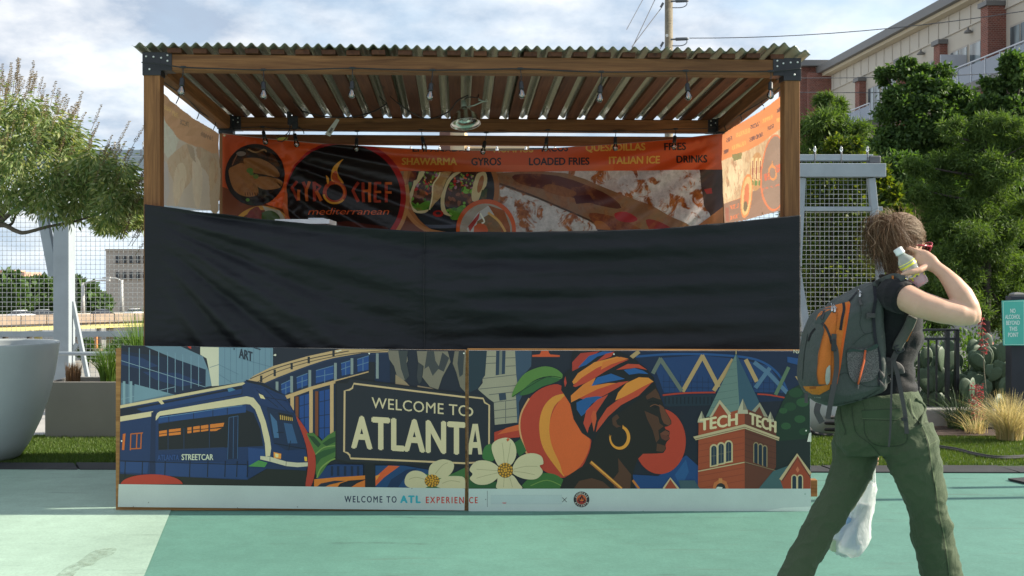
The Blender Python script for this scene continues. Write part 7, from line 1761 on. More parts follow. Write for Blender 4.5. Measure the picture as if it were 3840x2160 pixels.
def fabric(name, col, rough=.8, bump=.25, bs=300, wr=0.0, ws=18, var=.12, sheen=.1, stretch=None):
    t = NT(name); c = t.mix(1.0, col, t.ramp(t.noise(5, 5, .6), [(0.3, 1 - var), (0.7, 1 + var)]), 'MULTIPLY'); c = t.mix(1.0, c, t.ramp(t.noise(bs, 2, .7), [(0.3, .86), (0.7, 1.1)]), 'MULTIPLY'); t.set(base=c, rough=rough, spec=.25, sheen=sheen)
    h_ = t.noise(bs, 2, .6)
    if wr: h_ = t.mix(.88, h_, t.noise(ws, 4, .55, stretch=stretch, dist=.9))
    t.bump(h_, bump + wr, .004 if not wr else .012); return t.m
tsk = NT('skin'); ck = tsk.mix(tsk.ramp(tsk.noise(9, 5, .6), [(0.35, 0.0), (0.7, 1.0)]), (0.56, 0.33, 0.225), (0.64, 0.40, 0.285)); fr = tsk.ramp(tsk.noise(130, 2, .5), [(0.70, 0.0), (0.76, .45)]); ck = tsk.mix(fr, ck, (0.35, 0.17, 0.10)); tsk.set(base=ck, rough=.48, spec=.4); tsk.bsdf.inputs['Subsurface Weight'].default_value = .12; tsk.bsdf.inputs['Subsurface Radius'].default_value = (.02, .008, .004); tsk.bsdf.inputs['Subsurface Scale'].default_value = .4; tsk.bump(tsk.noise(220, 3, .6), .12, .002)
M_skin = tsk.m
M_pants = fabric('green trousers', (0.060, 0.084, 0.043), .8, .2, 420, .9, 14, .10, .06, (1, 1, .55)); M_shirt = fabric('black tee', (0.0085, 0.0088, 0.0105), .75, .2, 500, .45, 13, .15, .08, (.6, .6, 1.6))
# --- bare body: one mesh, mostly inside the clothes
B = MB()
limb_loft(B, [(3306, 1640, 0, 120, .10), (3312, 1540, 0, 130, .11), (3330, 1420, 0, 82, .09), (3342, 1300, 0, 88, .095), (3345, 1200, 0, 92, .12), (3345, 1130, 0, 80, .15), (3352, 1080, 0, 50, .09), (3366, 1040, .01, 44, .052), (3380, 990, .02, 42, .055)], 20)
# head: skull, face, jaw, nose, ear, lips
HC = PP(3383, 918, .03); fw = Vector((cos(radians(28)), sin(radians(28)), -.10)).normalized(); rt = Vector((sin(radians(28)), -cos(radians(28)), 0)); upv = rt.cross(fw).normalized() * (1 if rt.cross(fw).z > 0 else -1)
MH = Matrix((fw, rt, upv)).transposed()
def hp(f, r, u): return HC + MH @ Vector((f, r, u))
ball(B, hp(-.005, 0, .012), .096, .074, .098, 20, MH); ball(B, hp(.040, 0, -.045), .052, .056, .075, 16, MH); ball(B, hp(.066, 0, -.092), .026, .032, .024, 12, MH)
ball(B, hp(.100, 0, -.022), .016, .011, .024, 10, MH); ball(B, hp(.106, 0, -.036), .013, .014, .010, 10, MH); ball(B, hp(.084, 0, -.063), .014, .024, .008, 10, MH); ball(B, hp(.082, 0, -.076), .013, .021, .008, 10, MH); ball(B, hp(.075, 0, .012), .022, .050, .012, 10, MH)
for s in (1, -1): ball(B, hp(-.002, s * .073, -.02), .017, .008, .030, 10, MH @ Matrix.Rotation(.2, 3, 'Y'))
limb_loft(B, [(3366, 1075, .01, 46, .055), (3374, 1010, .02, 42, .052), (3380, 960, .03, 40, .05)], 16)
# right arm raised to the ear
limb_loft(B, [(3345, 1100, -.16, 48, .055), (3392, 1112, -.20, 51, .055), (3450, 1142, -.235, 49, .052), (3530, 1166, -.26, 45, .047), (3600, 1180, -.27, 41, .042), (3640, 1184, -.265, 36, .038)], 18)
limb_loft(B, [(3652, 1190, -.262, 30, .034), (3632, 1155, -.258, 40, .040), (3604, 1108, -.245, 43, .041), (3572, 1062, -.225, 34, .034), (3540, 1026, -.205, 26, .026), (3512, 1003, -.19, 23, .021), (3496, 994, -.18, 25, .020)], 18)
ball(B, PP(3650, 1190, -.262), .030, .030, .030, 12)
# palm, thumb, fingers
limb_loft(B, [(3512, 1003, -.19, 23, .020), (3488, 986, -.178, 32, .019), (3462, 972, -.165, 36, .017), (3440, 962, -.152, 33, .015)], 14)
limb_loft(B, [(3478, 998, -.185, 15, .014), (3446, 1014, -.208, 12, .0125), (3418, 1020, -.215, 10.5, .011), (3392, 1027, -.205, 9, .0095), (3380, 1031, -.198, 7, .008)], 10)
limb_loft(B, [(3448, 945, -.155, 11, .010), (3426, 938, -.150, 10, .0095), (3410, 930, -.138, 9, .009), (3400, 934, -.118, 8, .008)], 10)
limb_loft(B, [(3436, 962, -.140, 11, .010), (3414, 968, -.120, 10, .0095), (3392, 970, -.100, 9, .009), (3372, 976, -.105, 8, .008)], 10)
limb_loft(B, [(3438, 985, -.135, 11, .010), (3416, 992, -.115, 10, .0095), (3394, 996, -.100, 9, .009), (3378, 1000, -.108, 8, .008)], 10)
limb_loft(B, [(3446, 1004, -.140, 10, .0095), (3426, 1014, -.125, 9, .009), (3408, 1018, -.115, 8, .008), (3396, 1022, -.120, 7, .0075)], 10)
# left arm hanging on the far side with the bag
limb_loft(B, [(3340, 1110, .17, 46, .05), (3320, 1240, .22, 38, .042), (3300, 1380, .25, 33, .036), (3290, 1480, .26, 28, .03), (3280, 1600, .25, 22, .024), (3277, 1640, .25, 24, .02), (3276, 1690, .25, 26, .018)], 14)
for k in range(4): limb_loft(B, [(3262 + k * 9, 1690, .245 + .004 * k, 7, .008), (3262 + k * 9, 1725, .24, 7, .008), (3268 + k * 7, 1742, .255, 6.5, .0075), (3272 + k * 5, 1728, .27, 6, .007)], 8)
limb_loft(B, [(3262, 1665, .24, 8, .009), (3250, 1700, .23, 7.5, .0085), (3262, 1730, .235, 7, .008)], 8)
# legs
RL = [(3360, 1600, -.06, 78, .085), (3400, 1690, -.075, 74, .085), (3436, 1763, -.08, 66, .078), (3470, 1905, -.07, 50, .062), (3500, 2038, -.04, 48, .058), (3535, 2180, 0, 38, .045), (3556, 2270, .03, 30, .034)]
LL = [(3240, 1600, .07, 66, .085), (3222, 1690, .08, 66, .085), (3196, 1763, .07, 60, .075), (3150, 1850, .05, 52, .065), (3090, 1950, .02, 46, .058), (3020, 2080, -.03, 42, .05), (2960, 2190, -.07, 34, .04), (2920, 2262, -.10, 28, .032)]
limb_loft(B, RL, 14); limb_loft(B, LL, 14)
person = remesh(B, 'person', M_skin, None, .0052, 4, .5)
tag(person, 'person in black tee and green trousers striding right, holding a bottle to the ear', 'person')
# --- trousers
T = MB()
limb_loft(T, [(3296, 1470, 0, 142, .120), (3300, 1510, 0, 155, .132), (3302, 1570, 0, 168, .142), (3306, 1640, 0, 170, .14), (3312, 1690, 0, 140, .12)], 24, False)
ball(T, PP(3236, 1590, -.02), .098, .10, .115, 16); ball(T, PP(3352, 1600, -.06), .11, .085, .12, 16)
limb_loft(T, [(3392, 1610, -.055, 108, .105), (3418, 1690, -.075, 100, .105), (3439, 1763, -.08, 89, .098), (3458, 1830, -.078, 80, .088), (3476, 1905, -.07, 72, .080), (3490, 1970, -.06, 71, .078), (3503, 2038, -.04, 73, .078), (3532, 2160, -.01, 73, .080), (3556, 2280, .03, 72, .085)], 22, False)
limb_loft(T, [(3222, 1610, .06, 92, .105), (3210, 1690, .08, 86, .105), (3196, 1763, .07, 78, .095), (3158, 1842, .05, 66, .08), (3100, 1940, .02, 60, .072), (3060, 2013, -.01, 58, .070), (3018, 2087, -.04, 57, .07), (2984, 2160, -.07, 55, .070), (2930, 2275, -.11, 55, .075)], 22, False)
def pd(c):
    w = mnoise.noise((c.x * 9, c.y * 9, c.z * 14)) * .0050 + (1 - abs(mnoise.noise((c.x * 14 + c.z * 9, c.y * 14, c.z * 20 - c.x * 12)))) ** 5 * .0055 + mnoise.noise((c.x * 24 + c.z * 10, c.y * 24, c.z * 34)) * .0022
    k = 1.0 if c.z < .75 else .5
    return w * k + .004 * sin(c.z * 46 + c.x * 30) * exp(-((c.z - .36) / .10) ** 2) + .003 * sin(c.z * 60 - c.x * 25) * exp(-((c.z - .72) / .09) ** 2)
trou = remesh(T, 'trousers', M_pants, person, .0070, 5, .5, disp=pd)
# --- tee
Sh = MB()
limb_loft(Sh, [(3310, 1496, 0, 132, .112), (3318, 1460, 0, 126, .11), (3326, 1400, 0, 100, .108), (3332, 1345, 0, 92, .110), (3340, 1290, 0, 106, .118), (3346, 1220, 0, 108, .135), (3347, 1160, 0, 100, .165), (3349, 1110, 0, 88, .165), (3354, 1075, 0, 66, .115), (3362, 1048, .01, 52, .066)], 24, False)
ball(Sh, PP(3408, 1268, .02), .057, .095, .068, 16); ball(Sh, PP(3404, 1262, -.06), .058, .055, .066, 16)
limb_loft(Sh, [(3345, 1102, -.13, 62, .074), (3372, 1108, -.18, 64, .074), (3398, 1120, -.215, 61, .066)], 18, False)
limb_loft(Sh, [(3340, 1110, .13, 54, .06), (3332, 1160, .19, 50, .056), (3324, 1210, .21, 46, .052)], 16, False)
def sd_(c): return .0035 * sin(c.z * 95 + 5 * mnoise.noise((c.x * 8, c.y * 8, c.z * 8))) * exp(-((c.z - (CH + (CY - 1420) / SC)) / .06) ** 2) + .002 * mnoise.noise((c.x * 16, c.y * 16, c.z * 26))
tee = remesh(Sh, 'tee', M_shirt, person, .0062, 4, .5, disp=sd_)
# shoes (below the frame)
for (x, y, d, ang) in ((3572, 2330, .03, .15), (2900, 2320, -.12, -.35)):
    m = MB(); q = PP(x, y, d); q.z = max(q.z, .055); Mx = Matrix.Rotation(ang, 3, 'Y') @ Matrix.Rotation(radians(25), 3, 'Z'); ball(m, q + Vector((.05, .02, .0)), .145, .05, .052, 14, Mx); ball(m, q + Vector((-.03, 0, .03)), .06, .045, .06, 12, Mx); o = remesh(m, 'shoe', M_rub, person, .007, 3)
# seams, pocket and creases of the trousers
PM = bvh_of([trou]); pm = drape_map(PM, 9, .0012)
A = Art((2920, 1450, 680 / 1388.0), 1.0)
A.gain = 1.0; DKG, LTG = (44, 56, 38), (92, 108, 76)
A.poly([(632, 178), (930, 164), (934, 236), (905, 250), (645, 248)], (56, 74, 48)); A.line([(636, 182), (930, 168)], 5, DKG); A.line([(640, 246), (905, 250), (934, 234)], 4, LTG); A.line([(642, 252), (905, 256)], 4, (36, 46, 32))
A.line([(652, 256), (668, 380), (760, 452), (930, 450), (986, 392), (950, 256)], 4.5, DKG, 4); A.line([(664, 262), (680, 372), (764, 440), (925, 438), (972, 388), (940, 262)], 2.5, (72, 92, 58), 4)
A.line([(1000, 90), (1020, 200), (1090, 300), (1140, 420), (1165, 600), (1200, 800), (1225, 980), (1270, 1200), (1300, 1449)], 5, DKG, 5); A.line([(1008, 92), (1030, 205), (1098, 300), (1149, 420), (1174, 600), (1209, 800), (1234, 980), (1279, 1200), (1309, 1449)], 3.5, (100, 116, 82), 5)
A.line([(560, 150), (570, 260), (600, 360), (700, 440), (778, 530)], 5, DKG, 5); A.line([(470, 160), (480, 250), (510, 340), (500, 370)], 4, DKG, 4); A.line([(640, 100), (660, 180)], 3, DKG); A.line([(1215, 410), (1150, 450)], 3, LTG)
A.build('seams', print_mat('trouser thread', .8, grain=0), trou, pm, step=9, dz=.0003)
m = MB(); pts = [pm((2920 + x * .49), (1450 + y * .49))[0] for x, y in ((1052, 96), (1085, 115), (1112, 145), (1118, 175), (1100, 225), (1085, 296))]; m.tube(smooth_curve([tuple(p - Vector((0, .004, 0))) for p in pts], 4), .006, 8); m.build('pocket_lip', M_pants, trou, smooth=True)
# collar
m = MB(); cc_ = PP(3362, 1046, .01); m.tube([cc_ + Vector((.062 * cos(a), .075 * sin(a), .012 * cos(a) * -1)) for a in [2 * pi * k / 24 for k in range(25)]], .008, 8); m.build('collar', M_shirt, tee, smooth=True)
m = MB(); m.tube([tuple(cc_ + Vector((.055 * cos(a), -.07 * abs(sin(a)) - .0, -.01 + .02 * cos(a)))) for a in [pi * k / 12 for k in range(13)]], .004, 6); m.build('lanyard', mat('blue lanyard', (.05, .10, .28), .7), person)
# --- sunglasses
M_red_fr = mat('red plastic frame', (0.30, 0.012, 0.03), .2, .05, 20, spec=.6); tl = NT('dark lens'); tl.set(base=(.05, .008, .014), rough=.05, spec=.8); M_lens = tl.m
for s in (1, -1):
    m = MB(); m.tube([hp(-.01, s * .078, -.004), hp(.05, s * .078, .000), hp(.094, s * .070, .002)], [.003, .004, .005], 6); g0 = m.build('temple_arm', M_red_fr, person, smooth=True)
    m = MB(); q = [(.100, .066, .016), (.112, .012, .016), (.110, .010, -.018), (.100, .022, -.032), (.090, .060, -.026)]; c = smooth_curve([(a, s * b_, u) for a, b_, u in q], 5, True); m.tube([hp(*p) for p in c] + [hp(*c[0])], .0035, 6); m.build('lens_rim', M_red_fr, person, smooth=True)
    m = MB(); m.add([hp(*p) for p in c], [tuple(range(len(c)))]); m.add([hp(p[0] - .003, p[1], p[2]) for p in c], [tuple(range(len(c)))]); m.build('lens', M_lens, person)
# --- hair: cap under strands
tH = NT('hair'); gi = tH.n('ShaderNodeNewGeometry'); ch = tH.ramp(gi.outputs['Random Per Island'], [(0.0, (.060, .031, .015)), (.5, (.115, .060, .030)), (.85, (.18, .10, .052)), (1.0, (.28, .175, .10))]); tH.set(base=ch, rough=.5, spec=.22); M_hair = tH.m
tH2 = NT('greying hair'); gi = tH2.n('ShaderNodeNewGeometry'); ch = tH2.ramp(gi.outputs['Random Per Island'], [(0.0, (.21, .14, .085)), (.5, (.32, .225, .145)), (1.0, (.48, .37, .27))]); tH2.set(base=ch, rough=.48, spec=.28); M_hair2 = tH2.m
Hc = MB(); ball(Hc, hp(-.014, 0, .026), .102, .082, .098, 22, MH); ball(Hc, hp(-.055, 0, -.015), .062, .074, .075, 16, MH); ball(Hc, hp(-.085, .0, .045), .045, .05, .045, 14, MH); ball(Hc, hp(-.112, .03, -.015), .034, .042, .055, 14, MH); ball(Hc, hp(-.075, .02, -.085), .030, .042, .045, 14, MH)
hair = remesh(Hc, 'hair', mat('hair underlayer', (.055, .030, .016), .6, .3, 30, .5, 120), person, .006, 3)
rh = random.Random(3); HS = [[], []]
KN = hp(-.096, .035, .058)
def strand(mbi, pts, r): HS[mbi].append((smooth_curve([tuple(p) for p in pts], 4), r))
def skull(f, r, u, k=1.0): v = Vector((f / .105, r / .086, u / .101)); v.normalize(); return hp(-.014 + v.x * .105 * k, v.y * .086 * k, .026 + v.z * .101 * k)
for i in range(1900):
    th = rh.uniform(-.2, 2.9); ph = rh.uniform(-1.3, 1.5)      # from the hairline back to the knot
    f0 = rh.uniform(-.02, .105); r0 = rh.uniform(-.3, 1) * .086; u0 = rh.uniform(-.01, .101)
    a = skull(f0, r0, u0, 1.01); kk = KN + Vector((rh.gauss(0, .016), rh.gauss(0, .016), rh.gauss(0, .016)))
    vm = (a - hp(-.014, 0, .026)) * .55 + (kk - hp(-.014, 0, .026)) * .5; lm = MH.transposed() @ vm; b_ = skull(lm.x, lm.y, lm.z, 1.03 + rh.uniform(0, .05))
    strand(1 if f0 > .03 and rh.random() < .85 else (1 if rh.random() < .10 else 0), [a, b_, kk], rh.uniform(.0004, .0008))
for i in range(1700):
    a = KN + Vector((rh.gauss(0, .014), rh.gauss(0, .014), rh.gauss(0, .014)))
    sp_x = rh.uniform(-.95, .12); ln = rh.uniform(.08, .185)
    p1 = a + Vector((sp_x * .07 - .012, rh.uniform(-.06, .02), rh.uniform(-.012, .045))); p2 = p1 + Vector((sp_x * .045 + rh.gauss(.012, .018), rh.gauss(-.012, .018), -ln * .45)); p3 = p2 + Vector((rh.gauss(.022, .022), rh.gauss(0, .016), -ln * .5)); p4 = p3 + Vector((rh.gauss(.006, .02), rh.gauss(0, .015), -ln * .22))
    strand(1 if rh.random() < .10 else 0, [a, p1, p2, p3, p4], rh.uniform(.0004, .0008))
for i in range(420):       # loops of the knot
    a0 = rh.uniform(0, 6.28); rr = rh.uniform(.012, .032); ax_ = Vector((rh.gauss(0, .4), 1, rh.gauss(0, .4))).normalized(); e1 = ax_.orthogonal().normalized(); e2 = ax_.cross(e1); o_ = KN + Vector((rh.gauss(0, .010), rh.gauss(-.008, .010), rh.gauss(0, .010)))
    strand(1 if rh.random() < .12 else 0, [o_ + e1 * rr * cos(a0 + t) + e2 * rr * sin(a0 + t) for t in (0, .8, 1.6, 2.4, 3.2)], .0007)
for i in range(420):       # strands round the nape and ear
    a = skull(rh.uniform(-.09, .0), rh.uniform(.3, 1) * .086, rh.uniform(-.02, .04), 1.02); strand(0, [a, a + Vector((rh.uniform(-.03, .0), -.012, -.04)), a + Vector((rh.uniform(-.05, .01), rh.uniform(-.03, 0), -rh.uniform(.08, .14)))], .0006)
for i in range(130):       # flyaways
    a = skull(rh.uniform(-.10, .07), rh.uniform(-.4, 1) * .086, rh.uniform(.02, .101), 1.02) if i % 2 else KN
    d = Vector((rh.uniform(-1, .35), rh.uniform(-.6, .4), rh.uniform(.0, 1))).normalized(); l_ = rh.uniform(.02, .075); strand(i % 3 == 0, [a, a + d * l_ * .6 + Vector((0, 0, .01)), a + d * l_ + Vector((rh.gauss(0, .02), rh.gauss(0, .01), rh.gauss(-.01, .02)))], .0006)
for k, mm in ((0, M_hair), (1, M_hair2)):
    m = MB()
    for pts, r in HS[k]:
        if len(pts) > 3: m.tube(pts, [r * (1 - .7 * i / (len(pts) - 1)) for i in range(len(pts))], 3, caps=False)
    stuff(m.build('strands', mm, hair, smooth=True))

# ================================================================ rucksack
def crop2(x, y): return (2980 + x * .4624, 1030 + y * .4624)
out = [(655, 45), (560, 72), (480, 118), (340, 190), (295, 245), (205, 275), (148, 350), (100, 470), (74, 600), (56, 750), (50, 850), (72, 930), (108, 985), (150, 1030), (215, 1062), (300, 1074), (370, 1056), (450, 1038), (560, 1008), (650, 968), (696, 930), (700, 820), (690, 650), (682, 500), (672, 350), (668, 200), (672, 100)]
op = smooth_curve([crop2(*p) for p in out], 3, True)
cxm, cym = sum(p[0] for p in op) / len(op), sum(p[1] for p in op) / len(op)
rdir = Vector((.10, -.995, 0))
Pk = MB(); rings = []
for s in (-1, -.97, -.88, -.7, -.45, -.2, .1, .4, .65, .85, .96, 1.0):
    k = (1 - abs(s) ** 3.2) ** .5 if abs(s) < 1 else .55
    k = (.62 + .38 * k) * .975; d = .135 * s
    base = [PP(cxm + (x - cxm) * k, cym + (y - cym) * k, -.02) for x, y in op]
    rings.append([p + rdir * d + Vector((0, 0, 0)) for p in base])
Pk.loft(rings)
M_pk = fabric('grey-green pack cloth', (0.066, 0.076, 0.069), .7, .25, 350, .35, 22, .12, .05)
def pkd(c): return .003 * mnoise.noise((c.x * 14, c.y * 14, c.z * 12)) + .0016 * mnoise.noise((c.x * 40, c.y * 40, c.z * 34))
pack = remesh(Pk, 'rucksack', M_pk, None, .0065, 6, .5, disp=pkd)
tag(pack, 'grey-green and orange rucksack worn on the back with straps dangling', 'backpack')
KB = bvh_of([pack]); km = drape_map(KB, 8, .0012)
def pk_art(): return Art((2980, 1030, .4624), 1.0)
M_pko = fabric('orange pack cloth', (0.42, 0.135, 0.026), .7, .25, 350, .3, 24, .14, .05); M_pkg = fabric('dark webbing', (0.065, 0.062, 0.060), .7, .3, 500)
tp_ = NT('cloth panels'); vc = tp_.n('ShaderNodeVertexColor', layer_name='Col'); cp_ = tp_.mix(1.0, vc.outputs[0], tp_.ramp(tp_.noise(7, 5, .6), [(0.3, .86), (0.7, 1.14)]), 'MULTIPLY'); cp_ = tp_.mix(1.0, cp_, tp_.ramp(tp_.noise(380, 2, .7), [(0.3, .85), (0.7, 1.1)]), 'MULTIPLY'); tp_.set(base=cp_, rough=.72, spec=.25); tp_.bump(tp_.noise(60, 4, .6), .35, .004); M_panel = tp_.m
OR = (194, 108, 44); OR2 = (202, 92, 34); GG = (66, 76, 72)
A = pk_art()
A.poly([(350, 240), (445, 215), (452, 240), (430, 380), (400, 560), (375, 740), (340, 900), (290, 890), (195, 890), (180, 800), (190, 650), (215, 540), (240, 450), (232, 420), (290, 330), (300, 290), (230, 330), (170, 370), (190, 320), (250, 265)], OR)
A.poly([(425, 235), (452, 240), (430, 380), (400, 560), (375, 740), (345, 890), (335, 870), (360, 700), (385, 520), (410, 380)], OR2)
A.poly([(250, 300), (300, 280), (330, 300), (300, 340), (262, 382), (235, 400), (160, 395), (185, 345)], GG); A.poly([(300, 300), (350, 330), (330, 480), (300, 560), (262, 470), (235, 400)], OR)
A.poly([(68, 905), (200, 905), (290, 890), (282, 930), (200, 975), (140, 970), (90, 940)], (190, 116, 44)); A.poly([(118, 910), (175, 905), (172, 925), (122, 928)], (150, 84, 34))
A.poly([(255, 770), (272, 745), (288, 738), (288, 850), (275, 885), (258, 892), (248, 850)], (168, 172, 160), 2)
A.build('orange_panels', M_panel, pack, km, step=8, dz=.0004)
A = pk_art()
A.line([(395, 225), (400, 280), (385, 360), (372, 450)], 22, (40, 40, 46), 5); A.line([(218, 390), (255, 430), (285, 500), (300, 560)], 20, (52, 54, 56), 5); A.line([(165, 435), (130, 480), (108, 540)], 15, (30, 32, 34), 4); A.line([(510, 130), (470, 180), (440, 215)], 12, (34, 36, 40), 4); A.line([(240, 290), (222, 330), (215, 360)], 12, (40, 42, 46), 4)
A.line([(640, 40), (655, 200), (640, 330), (655, 520), (690, 690), (692, 900)], 26, (38, 38, 44), 5); A.line([(530, 230), (540, 320), (530, 400), (570, 480), (640, 460)], 3, (34, 42, 40), 5); A.line([(450, 1040), (560, 1005), (690, 930)], 3, (34, 44, 42), 4); A.line([(360, 815), (430, 800), (560, 900), (690, 905)], 4, (36, 46, 42), 4); A.line([(470, 570), (560, 490), (640, 470)], 4, (38, 48, 44), 4); A.line([(105, 480), (75, 650), (62, 850)], 4, (42, 52, 48), 4); A.line([(235, 400), (240, 450), (205, 600), (180, 800), (195, 890)], 4, (120, 66, 30), 4); A.line([(345, 300), (330, 480), (300, 640), (300, 880)], 4, (140, 74, 30), 4)
A.line([(600, 1000), (420, 1040), (300, 1060)], 3, (38, 50, 44), 4)
A.build('zips', M_panel, pack, drape_map(KB, 8, .0035), step=8, dz=.0003)
tn = NT('pocket mesh'); wv = tn.n('ShaderNodeTexVoronoi', {'Vector': tn.n('ShaderNodeTexCoord').outputs['Object'], 'Scale': 190.0}, feature='DISTANCE_TO_EDGE'); tn.set(base=tn.ramp(wv.outputs['Distance'], [(0.05, (.13, .12, .115)), (.22, (.028, .028, .028))]), rough=.6); tn.bump(wv.outputs['Distance'], -.5, .003)
A = pk_art(); A.poly([(430, 615), (480, 600), (560, 602), (620, 585), (660, 572), (675, 620), (684, 720), (680, 790), (640, 850), (560, 872), (480, 868), (440, 800), (426, 700)], (90, 88, 84), 3); A.build('mesh_pocket', tn.m, pack, drape_map(KB, 8, .007), step=8)
A = pk_art(); A.poly([(430, 612), (470, 600), (540, 610), (600, 595), (665, 560), (676, 590), (610, 618), (540, 626), (480, 622), (435, 632)], (52, 68, 62), 3); A.build('pocket_hem', M_panel, pack, drape_map(KB, 8, .010), step=8)
def ribbon(name, pts, w, m, parent, th=.0018, fm=None, lift=.0):
    """flat webbing strap through photo points (x, y, depth)"""
    P = smooth_curve([tuple(p) for p in pts], 5); mb = MB(); rows = []
    Q = [Vector(p) for p in P]
    for i, p in enumerate(Q):
        t = (Q[min(i + 1, len(Q) - 1)] - Q[max(i - 1, 0)]).normalized(); v = (p - CAM).normalized(); s = t.cross(v).normalized() * w / 2; n = s.cross(t).normalized() * th
        rows.append([p - s - n, p + s - n, p + s + n, p - s + n])
    mb.loft(rows); return mb.build(name, m, parent)
def K(x, y, lift=.006): q = crop2(x, y); p, n, d = km(*q); return p + d * lift
def F2(x, y, dp): q = crop2(x, y); return U(q[0], q[1], YP + dp)
dK = K(330, 600).y - YP
ribbon('side_strap', [K(320, 480), K(318, 560), K(335, 620, .012), K(340, 760, .016), F2(318, 900, dK - .02), F2(295, 1020, dK - .02), F2(268, 1170, dK - .01)], .020, M_pkg, pack); m = MB(); m.box(K(318, 575, .012), (.020, .010, .045)); m.build('buckle', M_steel, pack, bevel=.003)
ribbon('lower_strap', [F2(195, 1045, dK), F2(180, 1110, dK - .01), F2(205, 1170, dK - .01), F2(222, 1200, dK - .01)], .024, M_pkg, pack); ribbon('haul_strap', [F2(95, 960, dK), F2(94, 1040, dK - .01)], .014, M_pkg, pack)
m = MB(); m.tube([K(572, 612, .016), K(560, 700, .018), K(535, 800, .018), K(514, 890, .016)], .0032, 6); m.tube([K(576, 612, .014), K(566, 700, .016), K(540, 800, .016), K(516, 890, .014)], .0030, 6); m.build('orange_cord', mat('orange cord', (.55, .10, .025), .6), pack, smooth=True); m = MB(); m.tube([K(514, 890, .015), K(510, 925, .015)], .005, 8); m.build('cord_end', M_pkg, pack)
for (x, y, a) in ((525, 150, 0), (300, 265, .4), (322, 272, .3)):
    m = MB(); m.tube([K(x - 12 + 20 * a, y - 32, .010), K(x + 2, y - 10, .012), K(x, y + 30, .012)], .0022, 6); m.tube([K(x - 4, y - 25, .011), K(x + 14, y - 5, .012), K(x + 6, y + 30, .012)], .0022, 6); m.build('zip_pull', M_brush, pack, smooth=True)
ribbon('pull_tape', [K(526, 190, .012), K(530, 220, .012), K(545, 245, .012)], .010, M_pkg, pack); ribbon('pull_tape', [K(238, 310, .01), K(225, 345, .01), K(222, 360, .01)], .008, M_pkg, pack)
m = MB(); m.box(K(618, 332, .012), (.034, .012, .018)); m.box(K(595, 340, .010), (.012, .010, .022)); m.build('buckle', M_pkg, pack, bevel=.003)
A = pk_art(); A.text('RIPAL', 160, 215, 1004, 12, (150, 156, 148), -.06, .01); A.build('lettering', M_panel, pack, km, step=None)
# shoulder strap over the shoulder and in front of the arm, hip belt, loose webbing
TB = bvh_of([tee, person]); tm = drape_map(TB, 8, .004)
def Tp(x, y, lift=.004): q = crop2(x, y); p, n, d = tm(*q); return p + d * lift
def pad_strap(name, pts, w, th, m):
    Q = [Vector(p) for p in smooth_curve([tuple(p) for p in pts], 5)]; mb = MB(); rows = []
    for i, p in enumerate(Q):
        t = (Q[min(i + 1, len(Q) - 1)] - Q[max(i - 1, 0)]).normalized(); v = (p - CAM).normalized(); s = t.cross(v).normalized() * w / 2; n = s.cross(t).normalized() * th
        rows.append([p - s, p - s * .8 + n, p + s * .8 + n, p + s, p + s * .8 - n, p - s * .8 - n])
    mb.loft(rows); return mb.build(name, m, pack, smooth=True)
pad_strap('shoulder_strap', [K(655, 90, .01), Tp(700, 62, .008), Tp(760, 35, .008), Tp(820, 22, .008), Tp(880, 40, .008)], .034, .007, M_pk)
pad_strap('shoulder_strap', [Tp(955, 345, .014), Tp(925, 420, .016), Tp(880, 500, .014), Tp(845, 560, .012), Tp(830, 610, .012)], .040, .007, fabric('strap pad', (.085, .085, .072), .75, .3, 400)); ribbon('strap_piping', [Tp(985, 370, .022), Tp(950, 450, .026), Tp(905, 540, .024)], .008, M_pko, pack)
ribbon('strap_patch', [Tp(715, 40, .022), Tp(760, 28, .022), Tp(800, 24, .022)], .016, M_pko, pack)
m = MB(); q = Tp(848, 598, .018); Rb = Matrix.Rotation(radians(-25), 3, 'Y'); m.box(q, (.030, .008, .006), Rb); m.box(q + Rb @ Vector((0, 0, .014)), (.030, .008, .006), Rb); m.box(q - Rb @ Vector((0, 0, .014)), (.034, .008, .008), Rb); m.box(q + Rb @ Vector((.015, 0, 0)), (.005, .008, .034), Rb); m.box(q - Rb @ Vector((.015, 0, 0)), (.005, .008, .034), Rb); m.build('strap_buckle', M_steel, pack, bevel=.0015)
ribbon('strap_tail', [Tp(828, 625, .012), Tp(800, 690, .014), Tp(790, 760, .016)], .022, M_pkg, pack)
dT = Tp(790, 760).y - YP - .02
ribbon('loose_strap', [F2(790, 700, dT), F2(788, 850, dT - .01), F2(782, 1050, dT - .035), F2(776, 1250, dT - .04), F2(764, 1395, dT - .04)], .0075, M_pkg, pack)
ribbon('loose_strap', [F2(800, 690, dT), F2(830, 790, dT - .01), F2(862, 950, dT - .035), F2(895, 1130, dT - .045), F2(910, 1290, dT - .045)], .0165, M_pkg, pack); m = MB(); m.box(F2(890, 1172, dT - .048), (.024, .007, .014)); m.build('strap_slider', M_steel, pack, bevel=.002)
pad_strap('hip_belt', [K(690, 800, .004), Tp(730, 780, .012), Tp(790, 745, .014), Tp(835, 760, .012), Tp(848, 800, .010)], .045, .008, M_pkg); pad_strap('hip_belt', [K(690, 880, .004), Tp(720, 860, .010), Tp(760, 830, .012)], .040, .008, M_pkg); ribbon('belt_tape', [Tp(700, 700, .01), Tp(740, 690, .012), Tp(775, 700, .014)], .022, M_pkg, pack)

